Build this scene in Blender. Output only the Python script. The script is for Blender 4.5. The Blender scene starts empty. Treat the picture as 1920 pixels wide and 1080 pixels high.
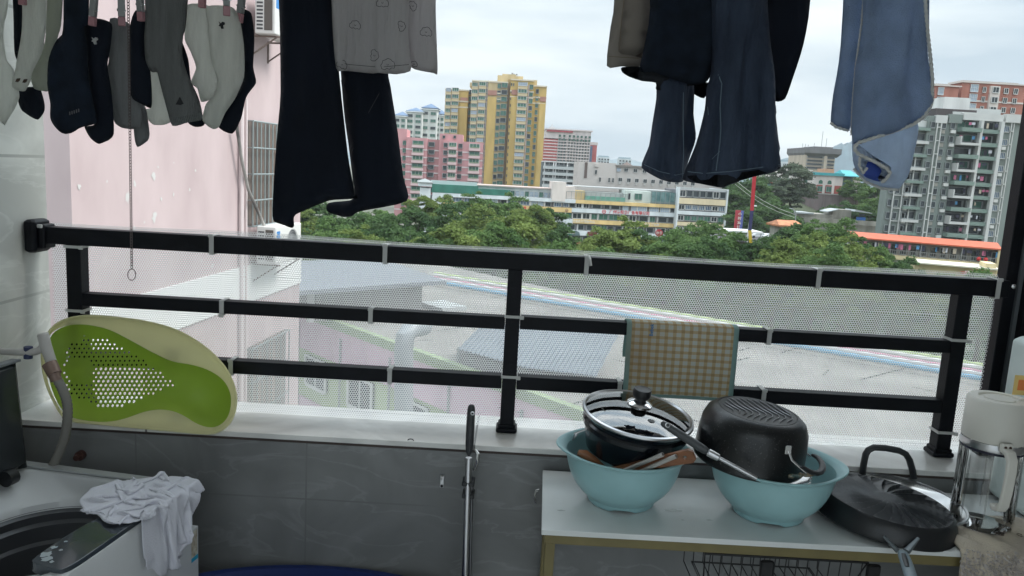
import bpy, bmesh, math, random
import numpy as np
from mathutils import Vector, Matrix
from mathutils.geometry import delaunay_2d_cdt
R = math.radians; PI = math.pi
rnd = random.Random(7)
scene = bpy.context.scene
col = scene.collection

# ------------------------------------------------------------------ camera
F = 1450.0; CZ = 1.55
def unit(v): v = np.array(v, float); return v/np.linalg.norm(v)
_z = -unit([-520, -9260, -1450.]); _x = np.array([1, -.0545, 0.]); _x = unit(_x-_z*_x.dot(_z)); _y = np.cross(_z, _x)
CAMW = np.stack([_x, _y, _z], 1).T           # camera -> world
cam = bpy.data.cameras.new('camera'); co = bpy.data.objects.new('camera', cam); col.objects.link(co)
cam.lens = F/1920*36; cam.sensor_width = 36; cam.clip_start = .05; cam.clip_end = 9000
m4 = Matrix([list(r) for r in CAMW]).to_4x4(); m4.translation = Vector((0, 0, CZ)); co.matrix_world = m4
scene.camera = co
scene.view_settings.view_transform = 'Standard'; scene.view_settings.look = 'None'
scene.view_settings.exposure = 1.18; scene.view_settings.gamma = 1
scene.render.resolution_x = 1024; scene.render.resolution_y = 576

# ------------------------------------------------------------------ world and sun
SUN_EL, SUN_AZ = R(50), R(94)      # azimuth clockwise from +Y
w = bpy.data.worlds.new('World'); scene.world = w; w.use_nodes = True
nt = w.node_tree; nd = nt.nodes; ln = nt.links; bg = nd['Background']; bg.inputs[1].default_value = .055
sky = nd.new('ShaderNodeTexSky'); sky.sky_type = 'NISHITA'; sky.sun_disc = False
sky.sun_elevation = SUN_EL; sky.sun_rotation = SUN_AZ; sky.air_density = 1.2; sky.dust_density = 3
tc = nd.new('ShaderNodeTexCoord'); mp = nd.new('ShaderNodeMapping'); mp.inputs['Scale'].default_value = (1.3, 1.3, 7)
ns = nd.new('ShaderNodeTexNoise'); ns.inputs['Scale'].default_value = 1.6; ns.inputs['Detail'].default_value = 5; ns.inputs['Roughness'].default_value = .5
cr = nd.new('ShaderNodeValToRGB'); cr.color_ramp.elements[0].position = .38; cr.color_ramp.elements[1].position = .6
cr.color_ramp.elements[0].color = (4.1, 5.15, 5.95, 1); cr.color_ramp.elements[1].color = (8.2, 8.8, 8.9, 1)
mx = nd.new('ShaderNodeMix'); mx.data_type = 'RGBA'; mx.inputs[0].default_value = .93
ln.new(tc.outputs['Generated'], mp.inputs[0]); ln.new(mp.outputs[0], ns.inputs[0]); ln.new(ns.outputs[0], cr.inputs[0])
ln.new(sky.outputs[0], mx.inputs[6]); ln.new(cr.outputs[0], mx.inputs[7])
# an overcast sky is about three times as bright overhead as near the horizon
sz = nd.new('ShaderNodeSeparateXYZ'); ln.new(tc.outputs['Generated'], sz.inputs[0])
zr_ = nd.new('ShaderNodeMapRange'); zr_.interpolation_type = 'SMOOTHSTEP'; zr_.inputs[1].default_value = .12; zr_.inputs[2].default_value = .8; zr_.inputs[3].default_value = 1; zr_.inputs[4].default_value = 3
ln.new(sz.outputs[2], zr_.inputs[0]); vm = nd.new('ShaderNodeVectorMath'); vm.operation = 'SCALE'; ln.new(mx.outputs[2], vm.inputs[0]); ln.new(zr_.outputs[0], vm.inputs['Scale']); ln.new(vm.outputs[0], bg.inputs[0])
sl = bpy.data.lights.new('sun', 'SUN'); sl.energy = 1.5; sl.angle = R(22); sl.color = (1, .96, .9)
so = bpy.data.objects.new('sun', sl); col.objects.link(so)
sd = Vector((math.sin(SUN_AZ)*math.cos(SUN_EL), math.cos(SUN_AZ)*math.cos(SUN_EL), math.sin(SUN_EL)))
so.rotation_euler = (-sd).to_track_quat('-Z', 'Y').to_euler()

# ------------------------------------------------------------------ pixel -> place
def ray(px, py): return CAMW @ np.array([(px-960)/F, -(py-540)/F, -1.])
def at(px, py, Y): d = ray(px, py); p = d*(Y/d[1]); return Vector((p[0], p[1], p[2]+CZ))
def atz(px, py, z): d = ray(px, py); p = d*((z-CZ)/d[2]); return Vector((p[0], p[1], p[2]+CZ))
def atx(px, py, X): d = ray(px, py); p = d*(X/d[0]); return Vector((p[0], p[1], p[2]+CZ))

# ------------------------------------------------------------------ materials
MATS = {}
def mat(name, c, rough=.6, metal=0, var=0, vs=6, bump=0, bs=60, tl=0, c2=None, spec=.5, alpha=None, coat=0, stretch=None, det=4):
    if name in MATS: return MATS[name]
    m = bpy.data.materials.new(name); m.use_nodes = True; MATS[name] = m
    t = m.node_tree; N = t.nodes; L = t.links; b = N['Principled BSDF']
    b.inputs['Base Color'].default_value = (*c, 1); b.inputs['Roughness'].default_value = rough
    b.inputs['Metallic'].default_value = metal; b.inputs['Specular IOR Level'].default_value = spec
    b.inputs['Coat Weight'].default_value = coat
    tc = N.new('ShaderNodeTexCoord'); src = tc.outputs['Object']
    if stretch:
        mpn = N.new('ShaderNodeMapping'); mpn.inputs['Scale'].default_value = stretch; L.new(src, mpn.inputs[0]); src = mpn.outputs[0]
    colout = None
    if var or c2:
        n = N.new('ShaderNodeTexNoise'); n.inputs['Scale'].default_value = vs; n.inputs['Detail'].default_value = det
        L.new(src, n.inputs[0])
        r = N.new('ShaderNodeValToRGB'); r.color_ramp.elements[0].position = .35; r.color_ramp.elements[1].position = .65
        a = [max(0, x*(1-var)) for x in c]; bb = c2 if c2 else [min(1, x*(1+var)) for x in c]
        r.color_ramp.elements[0].color = (*a, 1); r.color_ramp.elements[1].color = (*bb, 1)
        L.new(n.outputs[0], r.inputs[0]); L.new(r.outputs[0], b.inputs['Base Color']); colout = r.outputs[0]
    if bump:
        n2 = N.new('ShaderNodeTexNoise'); n2.inputs['Scale'].default_value = bs; n2.inputs['Detail'].default_value = 3
        L.new(src, n2.inputs[0]); bp = N.new('ShaderNodeBump'); bp.inputs['Strength'].default_value = bump; bp.inputs['Distance'].default_value = .01
        L.new(n2.outputs[0], bp.inputs['Height']); L.new(bp.outputs[0], b.inputs['Normal'])
    if tl:
        tr = N.new('ShaderNodeBsdfTranslucent'); ms = N.new('ShaderNodeMixShader'); ms.inputs[0].default_value = tl
        if colout: L.new(colout, tr.inputs[0])
        else: tr.inputs[0].default_value = (*c, 1)
        L.new(b.outputs[0], ms.inputs[1]); L.new(tr.outputs[0], ms.inputs[2]); L.new(ms.outputs[0], N['Material Output'].inputs[0])
    return m
def glass(name, c, rough=.02, clear=.8):
    if name in MATS: return MATS[name]
    m = bpy.data.materials.new(name); m.use_nodes = True; MATS[name] = m
    t = m.node_tree; N = t.nodes; L = t.links; N.remove(N['Principled BSDF'])
    g = N.new('ShaderNodeBsdfGlossy'); g.inputs['Roughness'].default_value = rough; g.inputs[0].default_value = (1, 1, 1, 1)
    tr = N.new('ShaderNodeBsdfTransparent'); tr.inputs[0].default_value = (*c, 1)
    lw = N.new('ShaderNodeFresnel'); lw.inputs[0].default_value = 1.5
    ad = N.new('ShaderNodeMath'); ad.operation = 'MULTIPLY_ADD'; ad.inputs[1].default_value = 1.0; ad.inputs[2].default_value = 1-clear; ad.use_clamp = True
    ms = N.new('ShaderNodeMixShader'); L.new(lw.outputs[0], ad.inputs[0]); L.new(ad.outputs[0], ms.inputs[0])
    L.new(tr.outputs[0], ms.inputs[1]); L.new(g.outputs[0], ms.inputs[2]); L.new(ms.outputs[0], N['Material Output'].inputs[0])
    return m

# ------------------------------------------------------------------ mesh builder
class MB:
    def __init__(s): s.v = []; s.f = []
    def add(s, vs, fs):
        o = len(s.v); s.v += [tuple(v) for v in vs]; s.f += [tuple(i+o for i in f) for f in fs]; return s
    def box(s, x0, x1, y0, y1, z0, z1, M=None, ch=0):
        if ch:
            vs = []; c = ch
            for z, k in ((z0, c), (z0+c, 0), (z1-c, 0), (z1, c)):
                for (x, y) in ((x0+k+c, y0+k), (x1-k-c, y0+k), (x1-k, y0+k+c), (x1-k, y1-k-c), (x1-k-c, y1-k), (x0+k+c, y1-k), (x0+k, y1-k-c), (x0+k, y0+k+c)):
                    vs.append(Vector((x, y, z)))
            fs = [tuple(range(7, -1, -1)), tuple(range(24, 32))]
            for r in range(3):
                for i in range(8): fs.append((r*8+i, r*8+(i+1) % 8, r*8+8+(i+1) % 8, r*8+8+i))
        else:
            vs = [Vector(p) for p in ((x0, y0, z0), (x1, y0, z0), (x1, y1, z0), (x0, y1, z0), (x0, y0, z1), (x1, y0, z1), (x1, y1, z1), (x0, y1, z1))]
            fs = [(3, 2, 1, 0), (4, 5, 6, 7), (0, 1, 5, 4), (1, 2, 6, 5), (2, 3, 7, 6), (3, 0, 4, 7)]
        if M: vs = [M @ v for v in vs]
        return s.add(vs, fs)
    def tube(s, pts, r, n=8, closed=False, flat=1.0):
        pts = [Vector(p) for p in pts]; k = len(pts); rs = r if isinstance(r, (list, tuple)) else [r]*k
        up = Vector((0, 0, 1)); vs = []; prev = None
        for i, p in enumerate(pts):
            a = pts[i-1] if (i > 0 or closed) else p; b = pts[(i+1) % k] if (i < k-1 or closed) else p
            t = (b-a).normalized()
            if prev is None:
                ref = up if abs(t.z) < .9 else Vector((1, 0, 0)); u = t.cross(ref).normalized()
            else:
                u = (prev-t*prev.dot(t)).normalized()
            prev = u; w_ = t.cross(u)
            for j in range(n):
                an = 2*PI*j/n; vs.append(p+(u*math.cos(an)+w_*math.sin(an)*flat)*rs[i])
        fs = []
        for i in range(k if closed else k-1):
            for j in range(n):
                a = i*n+j; b = i*n+(j+1) % n; c = ((i+1) % k)*n+(j+1) % n; d = ((i+1) % k)*n+j; fs.append((a, b, c, d))
        if not closed: fs += [tuple(range(n-1, -1, -1)), tuple((k-1)*n+j for j in range(n))]
        return s.add(vs, fs)
    def lathe(s, prof, n=32, M=None, fn=None, capb=False, capt=False):
        vs = []
        for (r, z) in prof:
            for j in range(n):
                a = 2*PI*j/n; rr, zz = (fn(r, z, a) if fn else (r, z)); v = Vector((rr*math.cos(a), rr*math.sin(a), zz)); vs.append(M @ v if M else v)
        fs = []
        for i in range(len(prof)-1):
            for j in range(n): fs.append((i*n+j, i*n+(j+1) % n, (i+1)*n+(j+1) % n, (i+1)*n+j))
        if capb: fs.append(tuple(range(n-1, -1, -1)))
        if capt: fs.append(tuple((len(prof)-1)*n+j for j in range(n)))
        return s.add(vs, fs)
    def poly(s, pts, d):            # prism: polygon pts extruded by vector d
        n = len(pts); pts = [Vector(p) for p in pts]; d = Vector(d)
        return s.add(pts+[p+d for p in pts], [tuple(range(n-1, -1, -1)), tuple(range(n, 2*n))]+[(i, (i+1) % n, n+(i+1) % n, n+i) for i in range(n)])
    def build(s, name, m, parent=None, smooth=False, bev=0, sub=0, solid=0, keep=False, angle=40):
        me = bpy.data.meshes.new(name)
        V = s.v
        if parent is not None:
            o_ = Vector((0, 0, 0)); p = parent
            while p: o_ += p.location; p = p.parent
        elif keep: o_ = Vector((0, 0, 0))
        else:
            A = np.array(V); mn = A.min(0); mxx = A.max(0); o_ = Vector(((mn[0]+mxx[0])/2, (mn[1]+mxx[1])/2, mn[2]))
        V = [(v[0]-o_[0], v[1]-o_[1], v[2]-o_[2]) for v in V]
        me.from_pydata(V, [], s.f); me.materials.append(m)
        bm = bmesh.new(); bm.from_mesh(me); bmesh.ops.recalc_face_normals(bm, faces=bm.faces); bm.to_mesh(me); bm.free()
        if smooth:
            me.polygons.foreach_set('use_smooth', [True]*len(me.polygons))
            if angle < 180:
                try: me.set_sharp_from_angle(angle=R(angle))
                except Exception: pass
        o = bpy.data.objects.new(name, me); col.objects.link(o)
        if parent is not None: o.parent = parent
        else: o.location = o_
        if bev:
            b = o.modifiers.new('b', 'BEVEL'); b.width = bev; b.segments = 2; b.limit_method = 'ANGLE'; b.angle_limit = R(35)
        if solid:
            q = o.modifiers.new('s', 'SOLIDIFY'); q.thickness = solid; q.offset = 0
        if sub:
            q = o.modifiers.new('u', 'SUBSURF'); q.levels = sub; q.render_levels = sub
        return o
def tag(o, label, cat, group=None, kind=None):
    if label: o['label'] = label
    if cat: o['category'] = cat
    if group: o['group'] = group
    if kind: o['kind'] = kind
    return o
def thing(name, loc, label, cat, group=None):
    o = bpy.data.objects.new(name, None); col.objects.link(o); o.location = loc; o.empty_display_size = .1
    return tag(o, label, cat, group)
def structure(o): o['kind'] = 'structure'; return o
def copy_tree(o, parent=None):
    c = o.copy(); col.objects.link(c); c.parent = parent
    for ch in list(o.children): copy_tree(ch, c)
    return c
def sheet(name, pts, m, parent=None, **k): return MB().add([Vector(p) for p in pts], [tuple(range(len(pts)))]).build(name, m, parent, **k)
def text(name, body, size, m, M, parent, ext=.0, bold=False):
    cu = bpy.data.curves.new(name, 'FONT'); cu.body = body; cu.size = size; cu.extrude = ext; cu.align_x = 'CENTER'; cu.align_y = 'CENTER'
    cu.offset = size*.02 if bold else 0
    tmp = bpy.data.objects.new('t', cu); col.objects.link(tmp); bpy.context.view_layer.update()
    me = bpy.data.meshes.new_from_object(tmp); bpy.data.objects.remove(tmp); me.name = name
    me.transform(M)
    o_ = Vector((0, 0, 0)); p = parent
    while p: o_ += p.location; p = p.parent
    me.transform(Matrix.Translation(-o_)); me.materials.clear(); me.materials.append(m)
    o = bpy.data.objects.new(name, me); col.objects.link(o); o.parent = parent
    return o

# shared shape helpers
def smooth_loop(p, it=2):
    p = [tuple(q) for q in p]
    for _ in range(it):
        q = []
        for i in range(len(p)):
            a = p[i]; b = p[(i+1) % len(p)]
            q.append((a[0]*.75+b[0]*.25, a[1]*.75+b[1]*.25)); q.append((a[0]*.25+b[0]*.75, a[1]*.25+b[1]*.75))
        p = q
    return p
def cr_loop(p, k=4):
    n = len(p); o = []
    for i in range(n):
        a, b, c, d = p[i-1], p[i], p[(i+1) % n], p[(i+2) % n]
        for j in range(k):
            t = j/k; o.append(tuple(b[q]+.35*(c[q]-a[q])*t+(3*(c[q]-b[q])-.7*(c[q]-a[q])-.35*(d[q]-b[q]))*t*t+(2*(b[q]-c[q])+.35*(c[q]-a[q])+.35*(d[q]-b[q]))*t**3 for q in (0, 1)))
    return o
def inside(p, poly):
    x, y = p; c = False; j = len(poly)-1
    for i in range(len(poly)):
        xi, yi = poly[i]; xj, yj = poly[j]
        if (yi > y) != (yj > y) and x < (xj-xi)*(y-yi)/(yj-yi)+xi: c = not c
        j = i
    return c
def edist(P, poly):
    a = np.array(poly); b = np.roll(a, -1, 0); d = b-a; L2 = (d**2).sum(1)+1e-12; out = []
    for p in P:
        t = np.clip(((p-a)*d).sum(1)/L2, 0, 1); q = a+d*t[:, None]; out.append(math.sqrt(((q-p)**2).sum(1).min()))
    return out
def plate2d(outline, step, holes=(), nh=8):
    """triangulated sheet of a 2-D outline with inner grid points and round holes -> verts, tris"""
    pts = [Vector(p) for p in outline]; n = len(pts); edges = [(i, (i+1) % n) for i in range(n)]
    for (cx, cy, r) in holes:
        o = len(pts)
        for j in range(nh): pts.append(Vector((cx+r*math.cos(2*PI*j/nh), cy+r*math.sin(2*PI*j/nh))))
        edges += [(o+j, o+(j+1) % nh) for j in range(nh)]
    xs = [p[0] for p in outline]; ys = [p[1] for p in outline]
    ar = np.array(outline); br = np.roll(ar, -1, 0); dr = br-ar; L2 = (dr**2).sum(1)+1e-12
    y = min(ys)+step*.5; row = 0
    while y < max(ys):
        x = min(xs)+step*.5*(row % 2)
        while x < max(xs):
            if inside((x, y), outline):
                t = np.clip((((x, y)-ar)*dr).sum(1)/L2, 0, 1); q = ar+dr*t[:, None]
                if ((q-(x, y))**2).sum(1).min() > (step*.45)**2 and all((x-h[0])**2+(y-h[1])**2 > (h[2]*1.15)**2 for h in holes): pts.append(Vector((x, y)))
            x += step
        y += step*.87; row += 1
    res = delaunay_2d_cdt(pts, edges, [tuple(range(n))], 1, 1e-7)
    V = [tuple(v) for v in res[0]]; T = []
    for f in res[2]:
        cx = sum(V[i][0] for i in f)/len(f); cy = sum(V[i][1] for i in f)/len(f)
        if any((cx-h[0])**2+(cy-h[1])**2 < (h[2]*.98)**2 for h in holes): continue
        T.append(tuple(f))
    return V, T
def fbm(x, y, s):
    w1 = x*1.3+.9*math.sin(y*1.1+s)+s; w2 = x*.6+y*1.5+1.2*math.sin(x*.7+s*2)
    return math.sin(w1)*.35+(1-2*abs(math.sin(w1*.9+1)))*.35+(1-2*abs(math.sin(w2+s)))*.22+math.sin(x*4.1-y*2.1+s*3)*.12
def cloth(name, px, Y, m, parent=None, T=.012, Rr=.03, fold=.01, ff=40, seed=0, step=.022, it=1, zoom=None, tilt=0, fy=0, label=None, cat=None, group=None):
    """padded cloth shape with vertical folds; px = outline in photo pixels, placed on the plane at depth Y"""
    if zoom: px = [(x/zoom[0]+zoom[1], y/zoom[0]+zoom[2]) for x, y in px]
    px = [(x, y-170 if y < -15 else y) for x, y in px]
    W = [at(x, y, Y) for x, y in px]; out = cr_loop([(p.x, p.z) for p in W], 4 if step < .02 else 3)
    V, Tt = plate2d(out, step); D = edist(np.array(V), out); n = len(V)
    zt = max(v[1] for v in V)
    vs = []; fs = []
    def dy(x, z): return fold*fbm(x*ff+fy*z*20, z*6+fy*x*20, seed)*min(1, .35+(zt-z)*3)+tilt*(zt-z)
    for s in (-1, 1):
        for (x, z), d in zip(V, D):
            k = max(0, 1-d/Rr); h = T*math.sqrt(max(0, 1-k*k)); vs.append((x, Y+dy(x, z)+s*h, z))
    mp_ = list(range(n))
    for f in Tt: fs.append(f); 
    bd = [i for i in range(n) if D[i] < 1e-5]; bs = set(bd)
    for f in Tt: fs.append(tuple((i if i in bs else i+n) for i in reversed(f)))
    used = sorted(set(i for f in fs for i in f)); ix = {u: k for k, u in enumerate(used)}
    b = MB().add([vs[u] for u in used], [tuple(ix[i] for i in f) for f in fs])
    o = b.build(name, m, parent, smooth=True, angle=180)
    if label: tag(o, label, cat, group)
    return o

# ================================================================== BALCONY
def tile_mat(name, c, vein, ax, tw, th, off=(0, 0), rough=.35, grout=.6, gw=.004):
    m = bpy.data.materials.new(name); m.use_nodes = True; t = m.node_tree; N = t.nodes; L = t.links; b = N['Principled BSDF']
    g = N.new('ShaderNodeNewGeometry'); sx = N.new('ShaderNodeSeparateXYZ'); cx = N.new('ShaderNodeCombineXYZ')
    L.new(g.outputs['Position'], sx.inputs[0]); L.new(sx.outputs[ax[0]], cx.inputs[0]); L.new(sx.outputs[ax[1]], cx.inputs[1])
    mp = N.new('ShaderNodeMapping'); mp.inputs['Location'].default_value = (off[0], off[1], 0); L.new(cx.outputs[0], mp.inputs[0])
    br = N.new('ShaderNodeTexBrick'); br.offset = 0; br.inputs['Scale'].default_value = 1; br.inputs['Brick Width'].default_value = tw
    br.inputs['Row Height'].default_value = th; br.inputs['Mortar Size'].default_value = gw; br.inputs['Mortar Smooth'].default_value = .2
    L.new(mp.outputs[0], br.inputs[0])
    n = N.new('ShaderNodeTexNoise'); n.inputs['Scale'].default_value = 3.2; n.inputs['Detail'].default_value = 8; n.inputs['Distortion'].default_value = 1.6; L.new(g.outputs['Position'], n.inputs[0])
    r = N.new('ShaderNodeValToRGB'); e = r.color_ramp.elements; e[0].position = .35; e[0].color = (*[x*.68 for x in c], 1); e[1].position = .7; e[1].color = (*c, 1)
    L.new(n.outputs[0], r.inputs[0])
    mpv = N.new('ShaderNodeMapping'); mpv.inputs['Rotation'].default_value = (.5, .6, .4); mpv.inputs['Scale'].default_value = (2, 2, 5.5); L.new(g.outputs['Position'], mpv.inputs[0])
    n2 = N.new('ShaderNodeTexNoise'); n2.inputs['Scale'].default_value = 1.3; n2.inputs['Detail'].default_value = 6; n2.inputs['Distortion'].default_value = 1.2; L.new(mpv.outputs[0], n2.inputs[0])
    r2 = N.new('ShaderNodeValToRGB'); e = r2.color_ramp.elements; e[0].position = .485; e[0].color = (0, 0, 0, 1); e[1].position = .5; e[1].color = (1, 1, 1, 1)
    x = e.new(.53); x.color = (0, 0, 0, 1); L.new(n2.outputs[0], r2.inputs[0])
    m1 = N.new('ShaderNodeMix'); m1.data_type = 'RGBA'; L.new(r.outputs[0], m1.inputs[6]); m1.inputs[7].default_value = (*vein, 1)
    mu = N.new('ShaderNodeMath'); mu.operation = 'MULTIPLY'; mu.inputs[1].default_value = .22; L.new(r2.outputs[0], mu.inputs[0]); L.new(mu.outputs[0], m1.inputs[0])
    m2 = N.new('ShaderNodeMix'); m2.data_type = 'RGBA'; L.new(br.outputs['Fac'], m2.inputs[0]); L.new(m1.outputs[2], m2.inputs[6]); m2.inputs[7].default_value = (*[x*grout for x in c], 1)
    L.new(m2.outputs[2], b.inputs['Base Color']); b.inputs['Roughness'].default_value = rough
    bp = N.new('ShaderNodeBump'); bp.inputs['Strength'].default_value = .25; bp.inputs['Distance'].default_value = .002; L.new(n2.outputs[0], bp.inputs['Height']); L.new(bp.outputs[0], b.inputs['Normal'])
    return m
YR = 1.9; ZT = 1.337; ZS = .877; XW = -1.205; YF = 1.80; XR = 1.34
blackm = mat('black_powder_coat', (.004, .005, .008), .5, var=.3, vs=14, bump=.1, bs=240, spec=.2)
m_left = tile_mat('pale_stone_tile', (.64, .65, .61), (.80, .81, .77), (1, 2), .8, .345, (.1, .215))
m_low = tile_mat('grey_stone_tile', (.21, .215, .215), (.34, .35, .35), (0, 2), .42, .3, (.06, .19), rough=.3, grout=.72, gw=.0022)
m_sill = tile_mat('cream_sill_tile', (.80, .79, .76), (.66, .63, .58), (0, 1), .8, 2.0, (.07, 0), rough=.25, grout=.25, gw=.003)
plaster = mat('white_plaster', (.78, .78, .78), .9)
YB = -.7
structure(MB().box(XW-.3, XR+.3, YB-.1, YF+.01, -.1, 0).build('floor', mat('grey_floor_tile', (.5, .5, .48), .5, var=.1)))
structure(MB().box(XW-.3, XR+.3, YB-.1, 1.99, 2.5, 2.6).build('ceiling', plaster))
tag(MB().box(XW-.12, XW, YB-.1, 1.985, 0, 2.5).build('side_wall', m_left), 'pale grey-green stone tiled wall at the left end of the balcony', 'wall', kind='structure')
structure(MB().box(XR, XR+.12, YB-.1, 1.985, 0, 2.5).build('right_wall', mat('grey_right_wall', (.30, .29, .275), .8, var=.06)))
tag(MB().box(XW, XR, YF+.008, 2.02, 0, ZS-.022).build('parapet_wall', m_low), 'low dark grey marbled tile wall below the window sill', 'wall', kind='structure')
# exterior drop below the sill and the slab edge of this building
structure(MB().box(-3, 3, 2.022, 2.10, -20, ZS-.16).build('own_facade', mat('own_facade_paint', (.5, .5, .48), .9)))
s_ = thing('window_sill', ((XW+XR)/2, 1.9, ZS-.02), 'white tiled window sill carrying the black railing', 'window sill'); s_['kind'] = 'structure'
MB().box(XW, XR, YF, 2.028, ZS-.014, ZS).build('sill_tile', m_sill, s_, bev=.002)
MB().box(XW, XR, YF+.004, 2.02, ZS-.021, ZS-.0142).build('sill_edge', mat('brown_sill_edge', (.045, .03, .025), .6, var=.3), s_)

# ---- railing
rl = thing('balcony_railing', (0, YR, ZS), 'black square-tube metal railing with three rails and three posts on the white sill', 'railing')
def rail(x0, x1, zt, h, name='rail'):
    MB().box(x0, x1, YR+.002, YR+.036, zt-h, zt).build(name, blackm, rl, bev=.002)
rail(XW+.03, 1.232, ZT+.003, .042, 'top_rail'); rail(-1.075, -.0125, 1.178, .032); rail(.0255, 1.107, 1.181, .032)
rail(-1.075, -.0125, 1.026, .034); rail(.0255, 1.107, 1.026, .034)
for x0, x1 in ((-1.111, -1.074), (-.0115, .0245), (1.107, 1.143)):
    MB().box(x0, x1, YR, YR+.038, ZS, ZT-.038).build('post', blackm, rl, bev=.002)
    fb = MB(); c = (x0+x1)/2; fb.box(c-.027, c+.027, YR-.008, YR+.046, ZS+.0008, ZS+.014, ch=.003); fb.box(c-.0225, c+.0225, YR-.0035, YR+.0415, ZS+.013, ZS+.023, ch=.002)
    fb.build('base_plate', blackm, rl, bev=.0015)
sk = MB(); sk.box(XW+.0005, XW+.03, YR-.018, YR+.052, ZT-.062, ZT+.020, ch=.006); sk.box(XW+.028, XW+.047, YR-.005, YR+.043, ZT-.052, ZT+.009, ch=.003)
sk.build('wall_socket', blackm, rl, bev=.003)
# zip ties
zt_m = mat('milky_nylon', (.62, .62, .60), .4, tl=.2)
def tie(px, py, zc, h, vert=False, head=1, lab='', tail=False):
    """strap around a rail (vert=False) or a post (vert=True)"""
    p = at(px, py, YR); b = MB(); w = .0055; g = .0012
    if not vert:
        x = p.x; z0 = zc-h-.0035; z1 = zc+.0012; y0 = YR-g-.0022; y1 = YR+.041
        b.box(x-w, x+w, y0, y0+.002, z0, z1+.0015); b.box(x-w, x+w, y0+.0021, y1, z1, z1+.0015); b.box(x-w, x+w, y0+.0021, y1, z0, z0+.0015); b.box(x-w, x+w, y1+.0001, y1+.0018, z0, z1+.0015)
        hz = z1 if head > 0 else z0
        b.box(x-w*1.15, x+w*1.15, y0-.005, y0-.0001, hz-.004, hz+.005, ch=.0012)
        if tail: b.tube([(x+.002, y0-.003, z1+.004), (x+.006, y0-.010, z1-.004), (x+.009, y0-.012, z1-.02)], .0038, 6)
    else:
        x0, x1 = h; z = p.z
        b.box(x0-.003, x1+.003, YR-g-.0022, YR-g, z-.0035, z+.0035); b.box(x0-.003, x0-.0012, YR-g+.0001, YR+.041, z-.0035, z+.0035); b.box(x1+.0012, x1+.003, YR-g+.0001, YR+.041, z-.0035, z+.0035)
        b.box(x1-.001, x1+.010, YR-.008, YR-.0035, z-.005, z+.004, ch=.001)
    o = b.build('zip_tie', zt_m, None); tag(o, lab, 'zip tie', 'white zip ties on the railing')
tie(78, 445, ZT+.003, .042, lab='white zip tie at the left wall end of the top rail')
tie(397, 460, ZT+.003, .042, lab='white zip tie on the top rail in front of the pink building')
tie(722, 478, ZT+.003, .042, lab='white zip tie on the top rail under the hem of the black trousers')
tie(1100, 495, ZT+.003, .042, lab='white zip tie with a bent tail on the top rail, right of the middle post', tail=True)
tie(1535, 520, ZT+.003, .042, lab='white zip tie on the top rail below the blue towel')
tie(1872, 535, ZT+.003, .042, lab='white zip tie at the window frame end of the top rail')
tie(416, 578, 1.178, .032, head=-1, lab='white zip tie on the middle rail above the baby bathtub')
tie(695, 592, 1.178, .032, lab='white zip tie on the middle rail left of the middle post')
tie(1442, 632, 1.181, .032, lab='white zip tie on the middle rail right of the gingham mat')
tie(433, 690, 1.026, .034, lab='white zip tie on the lowest rail beside the baby bathtub')
tie(731, 700, 1.026, .034, lab='white zip tie on the lowest rail left of the mop handle')
tie(1162, 725, 1.026, .034, lab='white zip tie on the lowest rail at the lower left corner of the gingham mat')
tie(1432, 740, 1.026, .034, lab='white zip tie on the lowest rail behind the upturned pot')
tie(140, 463, 0, (-1.111, -1.074), True, lab='white zip tie round the left post just under the top rail')
tie(148, 583, 0, (-1.111, -1.074), True, lab='white zip tie round the left post below the middle rail')
tie(962, 594, 0, (-.0115, .0245), True, lab='white zip tie round the middle post at the middle rail')
tie(957, 707, 0, (-.0115, .0245), True, lab='white zip tie round the middle post at the lowest rail')
tie(1795, 638, 0, (1.107, 1.143), True, lab='white zip tie round the right post at the middle rail')
tie(1768, 811, 0, (1.107, 1.143), True, lab='white zip tie round the right post near its base')

# ---- perforated plastic net: real holes
def net():
    p = .0061; x0, x1 = XW+.035, 1.228; z0, z1 = ZS+.0005, ZT+.0135
    nx = int((x1-x0)/p); nz = int((z1-z0)/(p*.866)); rh = p*.5*.76; K = 6
    cx = (x0+p*(np.arange(nx)[None, :]+.5*(np.arange(nz)[:, None] % 2))).ravel(); cz = np.repeat(z0+p*.55+p*.866*np.arange(nz), nx)
    n = len(cx); an = (np.arange(K)+.5)*2*PI/K; Ro = p/2/math.cos(PI/K)
    vx = np.concatenate([cx[:, None]+rh*np.cos(an), cx[:, None]+Ro*np.cos(an)], 1); vz = np.concatenate([cz[:, None]+rh*np.sin(an), cz[:, None]+Ro*np.sin(an)], 1)
    X = vx.ravel(); Z = vz.ravel()
    curl = np.clip((X-1.17)/.058, 0, 1)
    Y = 1.9435+.0018*np.sin(X*9+1)+.0012*np.sin(Z*31+X*4)-.0*curl+.003
    Z = Z+.0022*np.sin(X*7.3)*(Z > ZT-.1)
    co_ = np.stack([X, Y, Z], 1).astype(np.float32)
    b = np.arange(n)[:, None, None]*2*K; j = np.arange(K)[None, :, None]
    q = np.concatenate([b+j, b+(j+1) % K, b+K+(j+1) % K, b+K+j], 2).reshape(-1, 4)
    me = bpy.data.meshes.new('perforated_net'); me.vertices.add(len(co_)); me.vertices.foreach_set('co', co_.ravel())
    nf = len(q); me.loops.add(nf*4); me.loops.foreach_set('vertex_index', q.ravel().astype(np.int32)); me.polygons.add(nf)
    me.polygons.foreach_set('loop_start', np.arange(0, nf*4, 4, dtype=np.int32)); me.polygons.foreach_set('loop_total', np.full(nf, 4, np.int32))
    me.update(calc_edges=True); me.materials.append(mat('white_net_plastic', (.76, .77, .76), .5, tl=.5))
    o = bpy.data.objects.new('perforated_net', me); col.objects.link(o)
    tag(o, 'white perforated plastic net tied along the outside of the railing', 'net')
net()

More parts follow.
